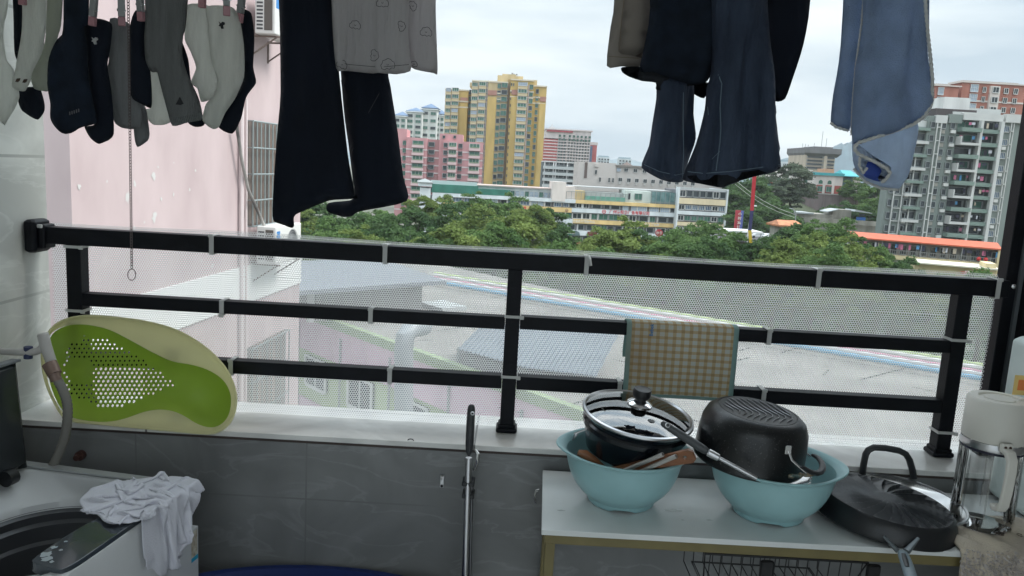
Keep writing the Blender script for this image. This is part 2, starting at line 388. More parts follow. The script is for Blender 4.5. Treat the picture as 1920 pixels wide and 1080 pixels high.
# ---- window frame at the right
wf = thing('window_frame', (1.27, 1.93, 0), 'black aluminium window frame standing at the right end of the railing', 'window frame')
MB().box(1.233, 1.262, 1.925, 1.965, ZS+.001, 2.499).build('outer_profile', blackm, wf, bev=.002)
MB().box(1.2625, 1.272, 1.918, 1.935, ZS+.001, 2.499).build('grey_seal', mat('grey_rubber', (.10, .11, .12), .6), wf)
MB().box(1.2725, 1.30, 1.90, 1.965, ZS+.001, 2.499).build('inner_profile', blackm, wf, bev=.002)
MB().lathe([(0.0001, 0), (.006, .001), (.006, .003), (.003, .005), (.0001, .0055)], 12, Matrix.Translation(at(1900, 537, 1.90))@Matrix.Rotation(R(90), 4, 'X')).build('screw', mat('steel', (.6, .6, .6), .25, 1), wf, smooth=True)
MB().box(1.301, XR-.001, 1.91, 1.95, ZS+.001, 2.499).build('wall_strip', mat('taupe_frame', (.22, .20, .18), .7), wf)
# pale appliance at the right edge
ap = thing('wall_cabinet', (1.27, 1.72, ZS), 'pale mint rounded plastic cabinet with an orange sticker at the right photo edge', 'cabinet')
q = at(1898, 627, 1.79); MB().box(q.x, XR-.001, 1.60, 1.798, .83, q.z, ch=.012).build('body', mat('pale_mint_plastic', (.62, .70, .68), .35, var=.04), ap, bev=.006)
def card(px, Y, r, name, m, par, t=.0008):
    a = at(px[0], px[1], Y); bb = at(px[2], px[3], Y); b = MB()
    x0, x1, z0, z1 = a.x, bb.x, bb.z, a.z; b.box(x0, x1, Y-t, Y-.0001, z0, z1, ch=r); return b.build(name, m, par)
card((1903, 703, 1935, 742), 1.5995, .0002, 'sticker', mat('yellow_sticker', (.75, .55, .2), .5), ap)
card((1910, 712, 1935, 733), 1.5985, .0002, 'sticker_mark', mat('orange_ink', (.75, .22, .06), .5), ap)

# ---- gingham drying mat over the middle rail
def mat_gingham():
    m = bpy.data.materials.new('gingham'); m.use_nodes = True; t = m.node_tree; N = t.nodes; L = t.links; b = N['Principled BSDF']
    uv = N.new('ShaderNodeUVMap'); sp = N.new('ShaderNodeSeparateXYZ'); L.new(uv.outputs[0], sp.inputs[0])
    outs = []
    for k, nn in ((0, 13.5), (1, 19)):
        mu = N.new('ShaderNodeMath'); mu.operation = 'MULTIPLY'; mu.inputs[1].default_value = nn; L.new(sp.outputs[k], mu.inputs[0])
        fr = N.new('ShaderNodeMath'); fr.operation = 'FRACT'; L.new(mu.outputs[0], fr.inputs[0])
        gt = N.new('ShaderNodeMath'); gt.operation = 'GREATER_THAN'; gt.inputs[1].default_value = .58; L.new(fr.outputs[0], gt.inputs[0]); outs.append(gt)
    ad = N.new('ShaderNodeMath'); ad.operation = 'ADD'; L.new(outs[0].outputs[0], ad.inputs[0]); L.new(outs[1].outputs[0], ad.inputs[1])
    r = N.new('ShaderNodeValToRGB'); r.color_ramp.interpolation = 'CONSTANT'; e = r.color_ramp.elements
    e[0].position = 0; e[0].color = (.60, .61, .56, 1); e[1].position = .4; e[1].color = (.55, .44, .27, 1); x = e.new(.8); x.color = (.44, .31, .16, 1)
    h = N.new('ShaderNodeMath'); h.operation = 'MULTIPLY'; h.inputs[1].default_value = .5; L.new(ad.outputs[0], h.inputs[0]); L.new(h.outputs[0], r.inputs[0])
    # border: distance from the centre in uv
    o2 = []
    for k in (0, 1):
        s1 = N.new('ShaderNodeMath'); s1.operation = 'SUBTRACT'; s1.inputs[1].default_value = .5; L.new(sp.outputs[k], s1.inputs[0])
        a1 = N.new('ShaderNodeMath'); a1.operation = 'ABSOLUTE'; L.new(s1.outputs[0], a1.inputs[0]); o2.append(a1)
    g1 = N.new('ShaderNodeMath'); g1.operation = 'GREATER_THAN'; g1.inputs[1].default_value = .455; L.new(o2[0].outputs[0], g1.inputs[0])
    g2 = N.new('ShaderNodeMath'); g2.operation = 'GREATER_THAN'; g2.inputs[1].default_value = .475; L.new(o2[1].outputs[0], g2.inputs[0])
    mm = N.new('ShaderNodeMath'); mm.operation = 'MAXIMUM'; L.new(g1.outputs[0], mm.inputs[0]); L.new(g2.outputs[0], mm.inputs[1])
    mx = N.new('ShaderNodeMix'); mx.data_type = 'RGBA'; L.new(mm.outputs[0], mx.inputs[0]); L.new(r.outputs[0], mx.inputs[6]); mx.inputs[7].default_value = (.26, .40, .38, 1)
    # brown tea stain at the upper left
    tc = N.new('ShaderNodeTexCoord'); ns = N.new('ShaderNodeTexNoise'); ns.inputs['Scale'].default_value = 9; L.new(tc.outputs['Object'], ns.inputs[0])
    vd = N.new('ShaderNodeVectorMath'); vd.operation = 'DISTANCE'; vd.inputs[1].default_value = (.14, .36, 0); L.new(uv.outputs[0], vd.inputs[0])
    mr = N.new('ShaderNodeMapRange'); mr.inputs[1].default_value = .05; mr.inputs[2].default_value = .34; mr.inputs[3].default_value = .75; mr.inputs[4].default_value = 0; L.new(vd.outputs['Value'], mr.inputs[0])
    mu2 = N.new('ShaderNodeMath'); mu2.operation = 'MULTIPLY'; L.new(mr.outputs[0], mu2.inputs[0]); L.new(ns.outputs[0], mu2.inputs[1])
    ms = N.new('ShaderNodeMix'); ms.data_type = 'RGBA'; L.new(mu2.outputs[0], ms.inputs[0]); L.new(mx.outputs[2], ms.inputs[6]); ms.inputs[7].default_value = (.28, .17, .08, 1)
    L.new(ms.outputs[2], b.inputs['Base Color']); b.inputs['Roughness'].default_value = .9
    tr = N.new('ShaderNodeBsdfTranslucent'); L.new(ms.outputs[2], tr.inputs[0]); mq = N.new('ShaderNodeMixShader'); mq.inputs[0].default_value = .12
    L.new(b.outputs[0], mq.inputs[1]); L.new(tr.outputs[0], mq.inputs[2]); L.new(mq.outputs[0], N['Material Output'].inputs[0])
    return m
def gingham():
    xl0, xr0 = at(1176, 604, 1.896).x, at(1386, 616, 1.896).x; xl1, xr1 = at(1168, 738, 1.89).x, at(1373, 757, 1.89).x
    zt = 1.1835; zb = at(1270, 748, 1.89).z; prof = []                     # (y,z,len)
    for k in range(9): prof.append((1.938+.006*math.sin(k), zb+.09+(zt-.004-zb-.09)*k/8))
    for k in range(1, 6): a = PI*k/6; prof.append((1.9185+.0195*math.cos(a), zt-.003+.006*math.sin(a)))
    N_ = 16
    for k in range(N_+1): t = k/N_; prof.append((1.8965-.004*math.sin(PI*t), zt-.003+(zb-zt+.003)*t))
    L = [0]
    for a, b in zip(prof, prof[1:]): L.append(L[-1]+math.dist(a, b))
    nx = 24; vs = []; fs = []; uvs = []
    for (y, z), l in zip(prof, L):
        t = max(0, min(1, (zt-z)/(zt-zb)))
        for i in range(nx+1):
            u = i/nx; x = (xl0*(1-t)+xl1*t)*(1-u)+(xr0*(1-t)+xr1*t)*u
            zz = z+(.0 if y > 1.92 else -.0)*0; edge = 0
            if y < 1.92 and t > .9: k2 = max(0, abs(u-.5)*2-.9)*10; zz += k2*k2*.014*(t-.9)*10
            vs.append((x, y+.002*math.sin(u*9+t*3)*t*(1 if y < 1.92 else 0)-(.0015 if y < 1.92 else 0), zz)); uvs.append((u, 1-l/L[-1]))
    for r_ in range(len(prof)-1):
        for i in range(nx): a = r_*(nx+1)+i; fs.append((a, a+1, a+nx+2, a+nx+1))
    me = bpy.data.meshes.new('drying_mat'); me.from_pydata(vs, [], fs); uvl = me.uv_layers.new()
    for pl in me.polygons:
        for li in pl.loop_indices: uvl.data[li].uv = uvs[me.loops[li].vertex_index]
    me.polygons.foreach_set('use_smooth', [True]*len(me.polygons)); me.materials.append(mat_gingham())
    o = bpy.data.objects.new('drying_mat', me); col.objects.link(o); q = o.modifiers.new('s', 'SOLIDIFY'); q.thickness = .0025; q.offset = 0
    tag(o, 'yellow and white gingham drying mat with a mint border hung over the middle rail', 'drying mat')
    M = Matrix.Translation(at(1222, 619, 1.8905)) @ Matrix.Rotation(R(90), 4, 'X') @ Matrix.Rotation(R(90), 4, 'Z')
    text('lettering', 'Bebek', .0125, mat('blue_ink', (.06, .20, .42), .8), M, o, bold=True)
gingham()

# ================================================================== WHITE TABLE with its things
ZTB = .825
tb = thing('side_table', (.7, 1.64, 0), 'narrow table with a scuffed white top on an olive metal frame by the tiled wall', 'table')
mtop = mat('white_laminate', (.62, .64, .63), .22, c2=(.70, .715, .71), vs=5, bump=.04, bs=30)
b = MB(); TT = .012
cs = [(.088, 1.48), (1.325, 1.487), (1.325, 1.796), (.100, 1.796)]
b.poly([(x, y, ZTB-TT) for x, y in cs], (0, 0, TT)); b.build('tabletop', mtop, tb, bev=.0015)
oliv = mat('olive_paint', (.16, .13, .05), .5, var=.15, vs=10)
b = MB(); 
b.box(.096, 1.318, 1.492, 1.512, ZTB-TT-.024, ZTB-TT-.0005); b.box(.105, 1.318, 1.765, 1.785, ZTB-TT-.024, ZTB-TT-.0005)
b.box(.106, .124, 1.5125, 1.7645, ZTB-TT-.024, ZTB-TT-.0005); b.box(1.30, 1.318, 1.5125, 1.7645, ZTB-TT-.024, ZTB-TT-.0005); b.build('apron', oliv, tb, bev=.001)
for x0, y0 in ((.0985, 1.4925), (.1085, 1.765), (1.297, 1.4925), (1.297, 1.765)): MB().box(x0, x0+.02, y0, y0+.02, 0, ZTB-TT-.0245).build('leg', oliv, tb, bev=.001)
b = MB(); 
for dx, z in ((.0, .72), (.003, .715)): b.tube([(.094-dx, 1.78, z+.062), (.086, 1.78, z+.06), (.083, 1.78, z+.04), (.088, 1.78, z+.03)], .0018, 6)
b.build('hook', mat('steel', (), .25), tb, smooth=True)
# table scuffs: thin water puddle marks
for (px, py, a_, c_) in ((1262, 957, .020, .006), (1052, 957, .009, .003), (1330, 975, .007, .002), (1280, 975, .004, .0015)):
    p = atz(px, py, ZTB+.0006); MB().add([(p.x+a_*math.cos(t*PI/8)*(1+.25*math.sin(t*2.1)), p.y+c_*math.sin(t*PI/8)*(1+.3*math.cos(t*1.7)), p.z) for t in range(16)], [tuple(range(16))]).build('scuff', mat('scuff_grey', (.42, .45, .43), .1), tb)

# ---- basins
bas = mat('pale_aqua_plastic', (.30, .50, .52), .30, var=.07, vs=9, spec=.5, bump=.08, bs=25)
def basin(cx, cy, label, rot=0, r=.128, first=None):
    if first:
        o = copy_tree(first); o.location = (cx, cy, ZTB+.0005); o.rotation_euler.z = rot; o['label'] = label; return o
    t = thing('basin', (0, 0, 0), label, 'basin', 'pale aqua basins on the white table'); n = 72
    prof = [(.060, .010), (.066, .000), (.070, .000), (.0725, .004), (.074, .014), (.082, .020), (.098, .037), (.110, .058), (.118, .082), (.1215, .108), (.1235, .116), (.131, .120), (.1325, .123), (.131, .1255), (.125, .1245),
            (.119, .118), (.115, .085), (.104, .055), (.088, .032), (.06, .019), (.0001, .018)]
    def fn(rr, z, a):
        if z < .003:   # foot notches
            k = abs(((a/(PI/2)+.5) % 1)-.5)*PI/2
            z2 = .013*max(0, 1-(k/.34)**2) ; z += z2
        if rr > .1225 and z > .1:
            k = abs(math.cos(a))**10; rr += .013*k+.0006*math.sin(a*3)
        return rr, z
    MB().lathe(prof, n, None, fn).build('bowl', bas, t, smooth=True, sub=1)
    t.location = (cx, cy, ZTB+.0005); t.rotation_euler.z = rot; return t
b1c = Vector((.270, 1.648)); b2c = Vector((.594, 1.625))
ba1 = basin(b1c.x, b1c.y, 'pale aqua basin holding the dark pot under its glass lid', R(-4))
ba2 = basin(b2c.x, b2c.y, 'pale aqua basin holding the upturned speckled black pot', R(-12), first=ba1); ba2.scale = (1.08, 1.08, 1.0); ba1.scale = (1.05, 1.05, 1.0)

def frame(c, tiltx=0, tilty=0, rz=0): return Matrix.Translation(c) @ Matrix.Rotation(R(rz), 4, 'Z') @ Matrix.Rotation(R(tiltx), 4, 'X') @ Matrix.Rotation(R(tilty), 4, 'Y')
blackpot = mat('black_enamel', (.004, .006, .009), .22, coat=.2, var=.2)
steelm = mat('brushed_steel', (.55, .55, .56), .28, 1)
speck = bpy.data.materials.new('speckled_nonstick'); MATS['speckled_nonstick'] = speck; speck.use_nodes = True
def _speck(m, base, dot, sc=260, th=.62, rough=.42):
    t = m.node_tree; N = t.nodes; L = t.links; b = N['Principled BSDF']; tc = N.new('ShaderNodeTexCoord'); n = N.new('ShaderNodeTexNoise'); n.inputs['Scale'].default_value = sc; n.inputs['Detail'].default_value = 1
    r = N.new('ShaderNodeValToRGB'); r.color_ramp.elements[0].position = th; r.color_ramp.elements[0].color = (*base, 1); r.color_ramp.elements[1].position = th+.06; r.color_ramp.elements[1].color = (*dot, 1)
    L.new(tc.outputs['Object'], n.inputs[0]); L.new(n.outputs[0], r.inputs[0]); L.new(r.outputs[0], b.inputs['Base Color']); b.inputs['Roughness'].default_value = rough
    bp = N.new('ShaderNodeBump'); bp.inputs['Strength'].default_value = .15; bp.inputs['Distance'].default_value = .001; L.new(n.outputs[0], bp.inputs['Height']); L.new(bp.outputs[0], b.inputs['Normal'])
_speck(speck, (.005, .006, .007), (.07, .07, .07), 300, .66, .33)
# pot with glass lid
lc = at(1195, 780, 1.655); pt = thing('cooking_pot', tuple(lc), 'dark blue-black pot covered by a glass lid in the left basin', 'pot')
M = frame(lc, 7, 5) @ Matrix.Scale(1.05, 4)
MB().lathe([(.0001, -.085), (.085, -.085), (.097, -.078), (.104, -.05), (.107, -.03), (.112, -.026), (.113, -.016), (.109, -.012), (.112, -.004), (.114, 0), (.111, 0), (.107, -.01), (.104, -.03), (.098, -.072), (.0001, -.078)], 64, M).build('pot_body', blackpot, pt, smooth=True)
b = MB(); b.tube([M @ Vector((-.103, -.02, -.036)), M @ Vector((-.128, -.025, -.048)), M @ Vector((-.126, 0, -.075)), M @ Vector((-.112, .03, -.07))], .0022, 8); b.build('wire_handle', steelm, pt, smooth=True)
ld = thing('glass_lid', tuple(lc), 'round glass lid with steel rim and black knob on the dark pot', 'lid')
gl = glass('lid_glass', (.80, .84, .84), .03, .86)
MB().lathe([(.112, .006), (.100, .012), (.08, .019), (.05, .0255), (.02, .028), (.0001, .0285)], 64, M).build('glass_dome', gl, ld, smooth=True)
MB().lathe([(.1105, .001), (.1165, .001), (.118, .004), (.117, .008), (.113, .0095), (.1105, .007), (.1105, .001)], 72, M).build('rim', steelm, ld, smooth=True)
MB().lathe([(.0265, .0275), (.027, .030), (.020, .035), (.014, .037), (.0001, .037)], 40, M).build('knob_plate', mat('polished_steel', (.75, .75, .75), .12, 1), ld, smooth=True)
MB().lathe([(.012, .037), (.013, .040), (.0175, .044), (.019, .050), (.0195, .058), (.018, .0625), (.012, .0645), (.0001, .0648)], 40, M).build('knob', mat('black_bakelite', (.012, .013, .015), .38), ld, smooth=True)
b = MB(); b.lathe([(.0085, .0285-.004), (.009, .026), (.006, .0275), (.0001, .0278)], 16, M @ Matrix.Translation((.015, -.062, -.0045))); b.build('steam_vent', mat('black_bakelite', ()), ld, smooth=True)
# wooden things and steel tubes in basin one
woodm = mat('reddish_wood', (.20, .085, .040), .45, var=.25, vs=9, stretch=(1, 6, 12))
def plank(pts, w, t, name, m, par=None, n=10, **k):
    b = MB(); b.tube(pts, w, 12, flat=t); return b.build(name, m, par, smooth=True, **k)
p0, p1, p2 = at(1135, 882, 1.60), at(1230, 866, 1.545), at(1300, 850, 1.50)
def bar3(p, q, wa, wb, th, name, m, par=None, up=Vector((0, -.25, 1)), hole=None):
    """tapered flat handle from p to q, widths wa, wb"""
    p = Vector(p); q = Vector(q); d = (q-p).normalized(); s_ = up-d*up.dot(d); s_.normalize(); nrm = d.cross(s_); L_ = (q-p).length
    out = [(0, -wa), (L_*.5, -(wa*.6+wb*.4)), (L_-wb*.5, -wb), (L_, -wb*.6), (L_, wb*.6), (L_-wb*.5, wb), (L_*.5, (wa*.6+wb*.4)), (0, wa)]
    V, T_ = plate2d(out, .012, [(L_-wb*1.3, 0, wb*.28)] if hole else [], 12); n = len(V); vs = []
    for sg in (-1, 1): vs += [p+d*x+s_*y+nrm*(sg*th) for x, y in V]
    fs = [f for f in T_]+[tuple(i+n for i in reversed(f)) for f in T_]
    cnt = {}
    for f in T_:
        for a, c in zip(f, f[1:]+f[:1]): cnt[(a, c)] = 1
    for (a, c) in cnt:
        if (c, a) not in cnt: fs.append((c, a, a+n, c+n))
    return MB().add(vs, fs).build(name, m, par, bev=0)
tag(bar3(at(1128, 887, 1.585), at(1302, 853, 1.50), .007, .0155, .0035, 'wooden_spatula', woodm, hole=True), 'reddish wooden spatula with a hole in its handle, sticking out of the left basin', 'spatula')
b = MB(); b.tube([at(1084, 848, 1.60), at(1096, 852, 1.60), at(1112, 862, 1.60), at(1135, 878, 1.62)], [.006, .0105, .009, .004], 14); tag(b.build('wooden_spoon', mat('orange_wood', (.30, .13, .06), .45, var=.15), smooth=True), 'rounded end of an orange wooden spoon at the left rim of the left basin', 'spoon')
for (a_, c_, z_, lb) in (((1185, 876), (1243, 852), 1.53, 'upper of two hollow steel straws leaning in the left basin'), ((1210, 880), (1268, 855), 1.515, 'lower of two hollow steel straws leaning in the left basin')):
    b = MB(); p = at(*a_, z_+.02); q = at(*c_, z_-.02); p = p+(p-q)*.5; d = (q-p).normalized(); MM = Matrix.Translation(p) @ d.to_track_quat('Z', 'Y').to_matrix().to_4x4(); L_ = (q-p).length
    b.lathe([(.0036, L_), (.0046, L_), (.0046, 0), (.0036, 0), (.0036, L_)], 16, MM); tag(b.build('steel_straw', mat('satin_steel', (.62, .60, .58), .35, .8), smooth=True), lb, 'metal straw', 'steel straws in the left basin')
# upturned pot
pc = at(1402, 857, 1.622); up_ = thing('upturned_pot', tuple(pc), 'speckled black pot standing upside down in the right basin', 'pot'); M = frame(pc, 3, 4.5) @ Matrix.Scale(1.045, 4)
MB().lathe([(.1085, -.004), (.1125, -.004), (.1135, .000), (.1115, .004), (.111, .02), (.110, .05), (.107, .075), (.100, .092), (.088, .102), (.080, .105), (.0795, .1035), (.0785, .1035), (.078, .105), (.0001, .105)], 80, M).build('pot_body', speck, up_, smooth=True)
b = MB()
for k in range(11):
    y = -.072+k*.0135; pts = []
    for i in range(17):
        x = -.075+i*.0094; yy = y+.012*math.sin(i*.42-1.1)-.004*math.sin(i*.9)
        if x*x+yy*yy < .073**2: pts.append(M @ Vector((yy*1.0, x, .1058)))
    if len(pts) > 3: b.tube(pts, [.0004]+[.0019]*(len(pts)-2)+[.0004], 5)
b.build('base_ridge', mat('worn_dark_metal', (.12, .12, .125), .25, .7), up_, smooth=True)
b = MB()
wl = [(1478, 845), (1484, 862), (1498, 875), (1512, 886)]; wr = [(1499, 832), (1503, 842), (1512, 850), (1519, 856)]
b.tube([at(x, y, 1.60) for x, y in wr], .0024, 8); b.build('handle_wire', mat('polished_steel', ()), up_, smooth=True); b = MB(); b.tube([at(x, y, 1.488) for x, y in wl], .0026, 8)
p = at(1478, 845, 1.487); MB().box(p.x-.006, p.x+.006, p.y-.001, p.y+.003, p.z-.008, p.z+.010, ch=.001).build('handle_rivet', mat('polished_steel', ()), up_)
b.build('handle_wire', mat('polished_steel', ()), up_, smooth=True)
hp = [at(1502, 872, 1.485), at(1522, 889, 1.482), at(1540, 887, 1.495), at(1545, 874, 1.54), at(1536, 858, 1.585), at(1520, 852, 1.60)]
b = MB(); b.tube(hp, [.007, .0085, .008, .0075, .008, .0065], 10, flat=.65); b.build('handle_grip', mat('black_bakelite', ()), up_, smooth=True, sub=1)
pl = at(1432, 890, 1.622); tag(MB().lathe([(.0001, .0), (.08, .0), (.108, .008), (.116, .018), (.117, .0185), (.109, .010), (.08, .003), (.0001, .003)], 64, (frame(pl+Vector((0, 0, -.002)), 2, 2) @ Matrix.Scale(.84, 4))).build('steel_plate', mat('polished_steel', ()), smooth=True), 'shallow steel plate under the upturned pot in the right basin', 'plate')
# knife / turner with grey handle
kn = thing('grey_handled_turner', tuple(at(1338, 850, 1.50)), 'steel turner with a thick grey handle leaning on the right basin', 'turner')
ga, gb, gc, gd = at(1241, 793, 1.515), at(1328, 848, 1.485), at(1347, 858, 1.48), at(1402, 888, 1.47)
b = MB(); d = gb-ga; b.tube([ga-d*.02, ga, ga+d*.1, ga+d*.5, ga+d*.9, gb], [.002, .0062, .0075, .0095, .0088, .0078], 14); b.build('handle', mat('slate_plastic', (.055, .060, .064), .45), kn, smooth=True, sub=1)
b = MB(); d = gc-gb; b.tube([gb, gb+d*.4, gc, gc+d*.1], [.0079, .0082, .0072, .004], 14); b.build('ferrule', steelm, kn, smooth=True)
b = MB(); b.tube([gc, gc+(gd-gc)*.5, gd, gd+(gd-gc)*.3], [.004, .0042, .0048, .004], 10); b.build('shaft', steelm, kn, smooth=True)
hl = at(1252, 797, 1.504); MB().lathe([(.0035, 0), (.0055, .0008), (.0035, .0016)], 14, Matrix.Translation(hl) @ Matrix.Rotation(R(80), 4, 'X')).build('hanging_hole', steelm, kn, smooth=True)
# small beaded sticks
sm = MB(); p, q = at(1478, 893, 1.50), at(1538, 888, 1.50)
for k, (t, r_) in enumerate(((0, .003), (.15, .0045), (.22, .003), (.38, .006), (.45, .0035), (.6, .004), (.75, .0035), (1, .0015))): pass
sm.tube([p+(q-p)*t for t in (0, .12, .2, .3, .38, .46, .55, .7, 1)], [.003, .0055, .003, .0035, .0065, .003, .005, .005, .001], 10)
tag(sm.build('beaded_stick', mat('teal_lacquer', (.02, .08, .08), .2, c2=(.35, .22, .12), vs=45), smooth=True), 'small beaded stick of teal and brown lying on the rim of the right basin', 'stick')

# ---- frying pan upside down
pc = at(1667, 968, 1.63); pan = thing('frying_pan', tuple(pc), 'grey frying pan lying upside down with a fluted shell pattern on its base', 'frying pan')
pc = Vector((atz(1667, 975, ZTB+.012).x, 1.622, ZTB+.006)); M = frame(pc, 1.0, 5.0) @ Matrix.Scale(1.055, 4)
pan.location = pc
pangrey = mat('dark_nonstick', (.010, .011, .013), .38, var=.1, bump=.05, bs=200)
MB().lathe([(.1375, .000), (.1425, .000), (.1435, .003), (.141, .006), (.137, .020), (.131, .034), (.126, .039), (.1245, .040)], 96, M).build('pan_wall', pangrey, pan, smooth=True)
# fluted base: 30 curved flutes
b = MB(); nr, na = 26, 360; vs = []
for i in range(nr+1):
    r_ = .1245*(i/nr)
    for j in range(na):
        a = 2*PI*j/na; ph = a*26/(1)+ (r_/.1245)*8.0; s_ = (ph/(2*PI)) % 1
        amp = .0085*min(1, max(0, (r_-.025)/.04))*min(1, max(0, (.1245-r_)/.006)); vs.append(M @ Vector((r_*math.cos(a), r_*math.sin(a), .0455-.0055*(r_/.1245)**2-amp*s_+.0012*(1 if r_ < .02 else 0))))
fs = [(i*na+j, i*na+(j+1) % na, (i+1)*na+(j+1) % na, (i+1)*na+j) for i in range(nr) for j in range(na)]
b.add(vs, fs).build('fluted_base', mat('mid_grey_nonstick', (.032, .035, .039), .36), pan, smooth=True, angle=60)
# handle
h0 = M @ Vector((.012, -.139, .012)); h1 = M @ Vector((.048, -.142, .012)); hz = ZTB-.005
j0 = atz(1692, 1034, ZTB-.004); j0 = at(1692, 1036, 1.452)
b = MB(); b.tube([at(1657, 1005, 1.475), at(1668, 1017, 1.468), at(1684, 1034, 1.452)], [.004, .0055, .008], 8, flat=.6); b.tube([at(1722, 1009, 1.475), at(1713, 1019, 1.468), at(1700, 1034, 1.452)], [.004, .0055, .008], 8, flat=.6); b.build('handle_bracket', mat('slate_metal', (.12, .14, .15), .4, .3), pan, smooth=True)
d0 = at(1691, 1032, 1.453); d1 = at(1702, 1062, 1.405); d2 = at(1714, 1100, 1.34); d3 = at(1722, 1130, 1.28)
b = MB(); b.tube([d0, d0+(d1-d0)*.3, d1, d2, d3], [.009, .0115, .0125, .012, .011], 14, flat=.55); b.build('handle', mat('blue_grey_plastic', (.20, .25, .28), .35), pan, smooth=True, sub=1)
b = MB(); e0 = at(1694, 1038, 1.434); e1 = at(1701, 1062, 1.393); b.tube([e0, (e0+e1)/2, e1], [.004, .0055, .004], 10, flat=.3); b.build('handle_inlay', mat('black_bakelite', ()), pan, smooth=True)
# lid / griddle with arch handle behind the pan
gp = thing('lidded_skillet', (.98, 1.70, ZTB), 'thin steel-rimmed glass skillet lid with a black arch handle behind the frying pan', 'skillet lid')
c0 = Vector((at(1690, 893, 1.68).x, 1.672, ZTB+.030)); M = frame(c0, 1, 2.4)
MB().lathe([(.131, 0), (.136, -.001), (.138, .002), (.136, .005), (.131, .004), (.131, 0)], 72, M).build('rim', steelm, gp, smooth=True)
MB().lathe([(.131, .001), (.12, -.008), (.09, -.017), (.04, -.021), (.0001, -.022)], 64, M).build('glass_bowl', glass('pan_glass', (.85, .87, .87), .3, .99), gp, smooth=True)
ya = 1.785; hh = [(1617, 888), (1619, 872), (1623, 852), (1628, 844), (1638, 839), (1660, 840), (1686, 845), (1698, 851), (1705, 862), (1711, 882), (1713, 896)]
b = MB(); b.tube([at(x, y, ya) for x, y in hh], .0095, 10, flat=.8); b.build('arch_handle', mat('slate_bakelite', (.018, .021, .024), .4), gp, smooth=True)

# ---- towel at the right end of the table
tw = thing('beige_towel', (1.12, 1.55, ZTB), 'crumpled beige towel draped over the right end of the table', 'towel')
def towel():
    nx, ny = 70, 60; x0 = .945; x1 = 1.32; vs = []; fs = []
    prof = []
    for k in range(ny+1):
        s_ = k/ny*.42
        if s_ < .16: prof.append((1.66-s_, 0, 0))
        elif s_ < .19: a = (s_-.16)/.03*PI/2; prof.append((1.50-.022*math.sin(a), -.022*(1-math.cos(a)), 1))
        else: prof.append((1.478, -.022-(s_-.19), 1))
    for k, (y, dz, h) in enumerate(prof):
        for i in range(nx+1):
            u = i/nx; x = x0+(x1-x0)*u; wv = (.004*fbm(x*35, y*40, 1)+.003*math.sin(x*90+y*60)+.008)
            if h: vs.append((x+.004*math.sin(dz*40), y-.006*abs(math.sin(x*30+dz*12))-.004-.003*fbm(x*60, dz*50, 2), ZTB+.006+dz))
            else: vs.append((x, y, ZTB+.003+abs(wv)*min(1, (1.665-y)*30)))
    for k in range(ny):
        for i in range(nx): a = k*(nx+1)+i; fs.append((a, a+1, a+nx+2, a+nx+1))
    m = mat('beige_terry', (.62, .54, .42), .95, c2=(.46, .40, .35), vs=7, bump=.6, bs=420)
    o = MB().add(vs, fs).build('terry_cloth', m, tw, smooth=True, solid=.004, angle=180)
    rng = random.Random(4); bb = MB()
    for _ in range(5200):       # terry loops on the hanging front
        i = rng.randrange(nx+1); k = rng.randrange(24, 48); v = Vector(vs[k*(nx+1)+i]); v += Vector((rng.uniform(-.003, .003), -.002, rng.uniform(-.004, .004)))
        d = Vector((rng.uniform(-1, 1), -1.0, rng.uniform(-1.2, .8))).normalized()*.007; s1 = Vector((rng.uniform(-1, 1), 0, rng.uniform(-1, 1))).normalized()*.0016
        bb.add([v-s1, v+s1, v+d+s1*.4, v+d-s1*.4], [(0, 1, 2, 3)])
    t = bb.build('pile', mat('taupe_pile', (.46, .42, .40), .95), tw); t['kind'] = 'stuff'
    b = MB()
    for (cx, cy, rx, ry) in ((1880, 992, .007, .004), (1876, 1001, .008, .0035), (1885, 988, .005, .003), (1912, 1003, .005, .003)):
        p = atz(cx, cy, ZTB+.018); b.tube([(p.x+rx*math.cos(t), p.y+ry*math.sin(t)*2, p.z) for t in np.linspace(0, 5.2, 14)], .0007, 5)
    b.build('embroidery', mat('brown_thread', (.05, .03, .02), .8), tw)
towel()

# ---- blender jar
jc = Vector((at(1866, 800, 1.60).x, 1.60, ZTB+.012)); jar = thing('blender_jar', tuple(jc), 'clear glass blender jar with a cream cap and cream handle on the beige towel', 'blender jar'); M = Matrix.Translation(jc)
cream = mat('cream_plastic', (.66, .64, .58), .42, var=.02, bump=.03, bs=300)
ztop = at(1866, 745, 1.60).z-jc.z; zr = at(1866, 838, 1.54).z-jc.z; rj = .062
MB().lathe([(rj-.002, zr), (rj, zr+.004), (rj-.001, ztop-.006), (rj-.006, ztop), (.040, ztop+.0005), (.038, ztop-.004), (.030, ztop-.004), (.029, ztop), (.0001, ztop)], 64, M).build('cap', cream, jar, smooth=True)
MB().lathe([(rj, zr-.016), (rj+.001, zr-.012), (rj-.001, zr-.0005)], 64, M).build('steel_band', steelm, jar, smooth=True)
MB().lathe([(rj-.001, zr-.022), (rj+.0005, zr-.020), (rj, zr-.0165)], 64, M).build('seal_ring', mat('navy_rubber', (.01, .012, .03), .5), jar, smooth=True)
def ribs(r_, z, a): return (r_-.0035*max(0, math.cos(a*4+.5))**6*(1 if z > .01 else 0), z)
gj = glass('jar_glass', (.97, .98, .98), .02, .995)
MB().lathe([(.0001, .004), (.052, .004), (.056, .002), (rj-.003, .008), (rj-.001, .02), (rj-.001, zr-.022)], 72, M, ribs).build('glass_body', gj, jar, smooth=True)
b = MB()
for k in range(8): a = 2*PI*k/8+.3; b.tube([M @ Vector((math.cos(a)*(rj-.006), math.sin(a)*(rj-.006), z)) for z in (.02, .05, zr-.05, zr-.035)], [.0008, .0014, .0014, .0006], 6)
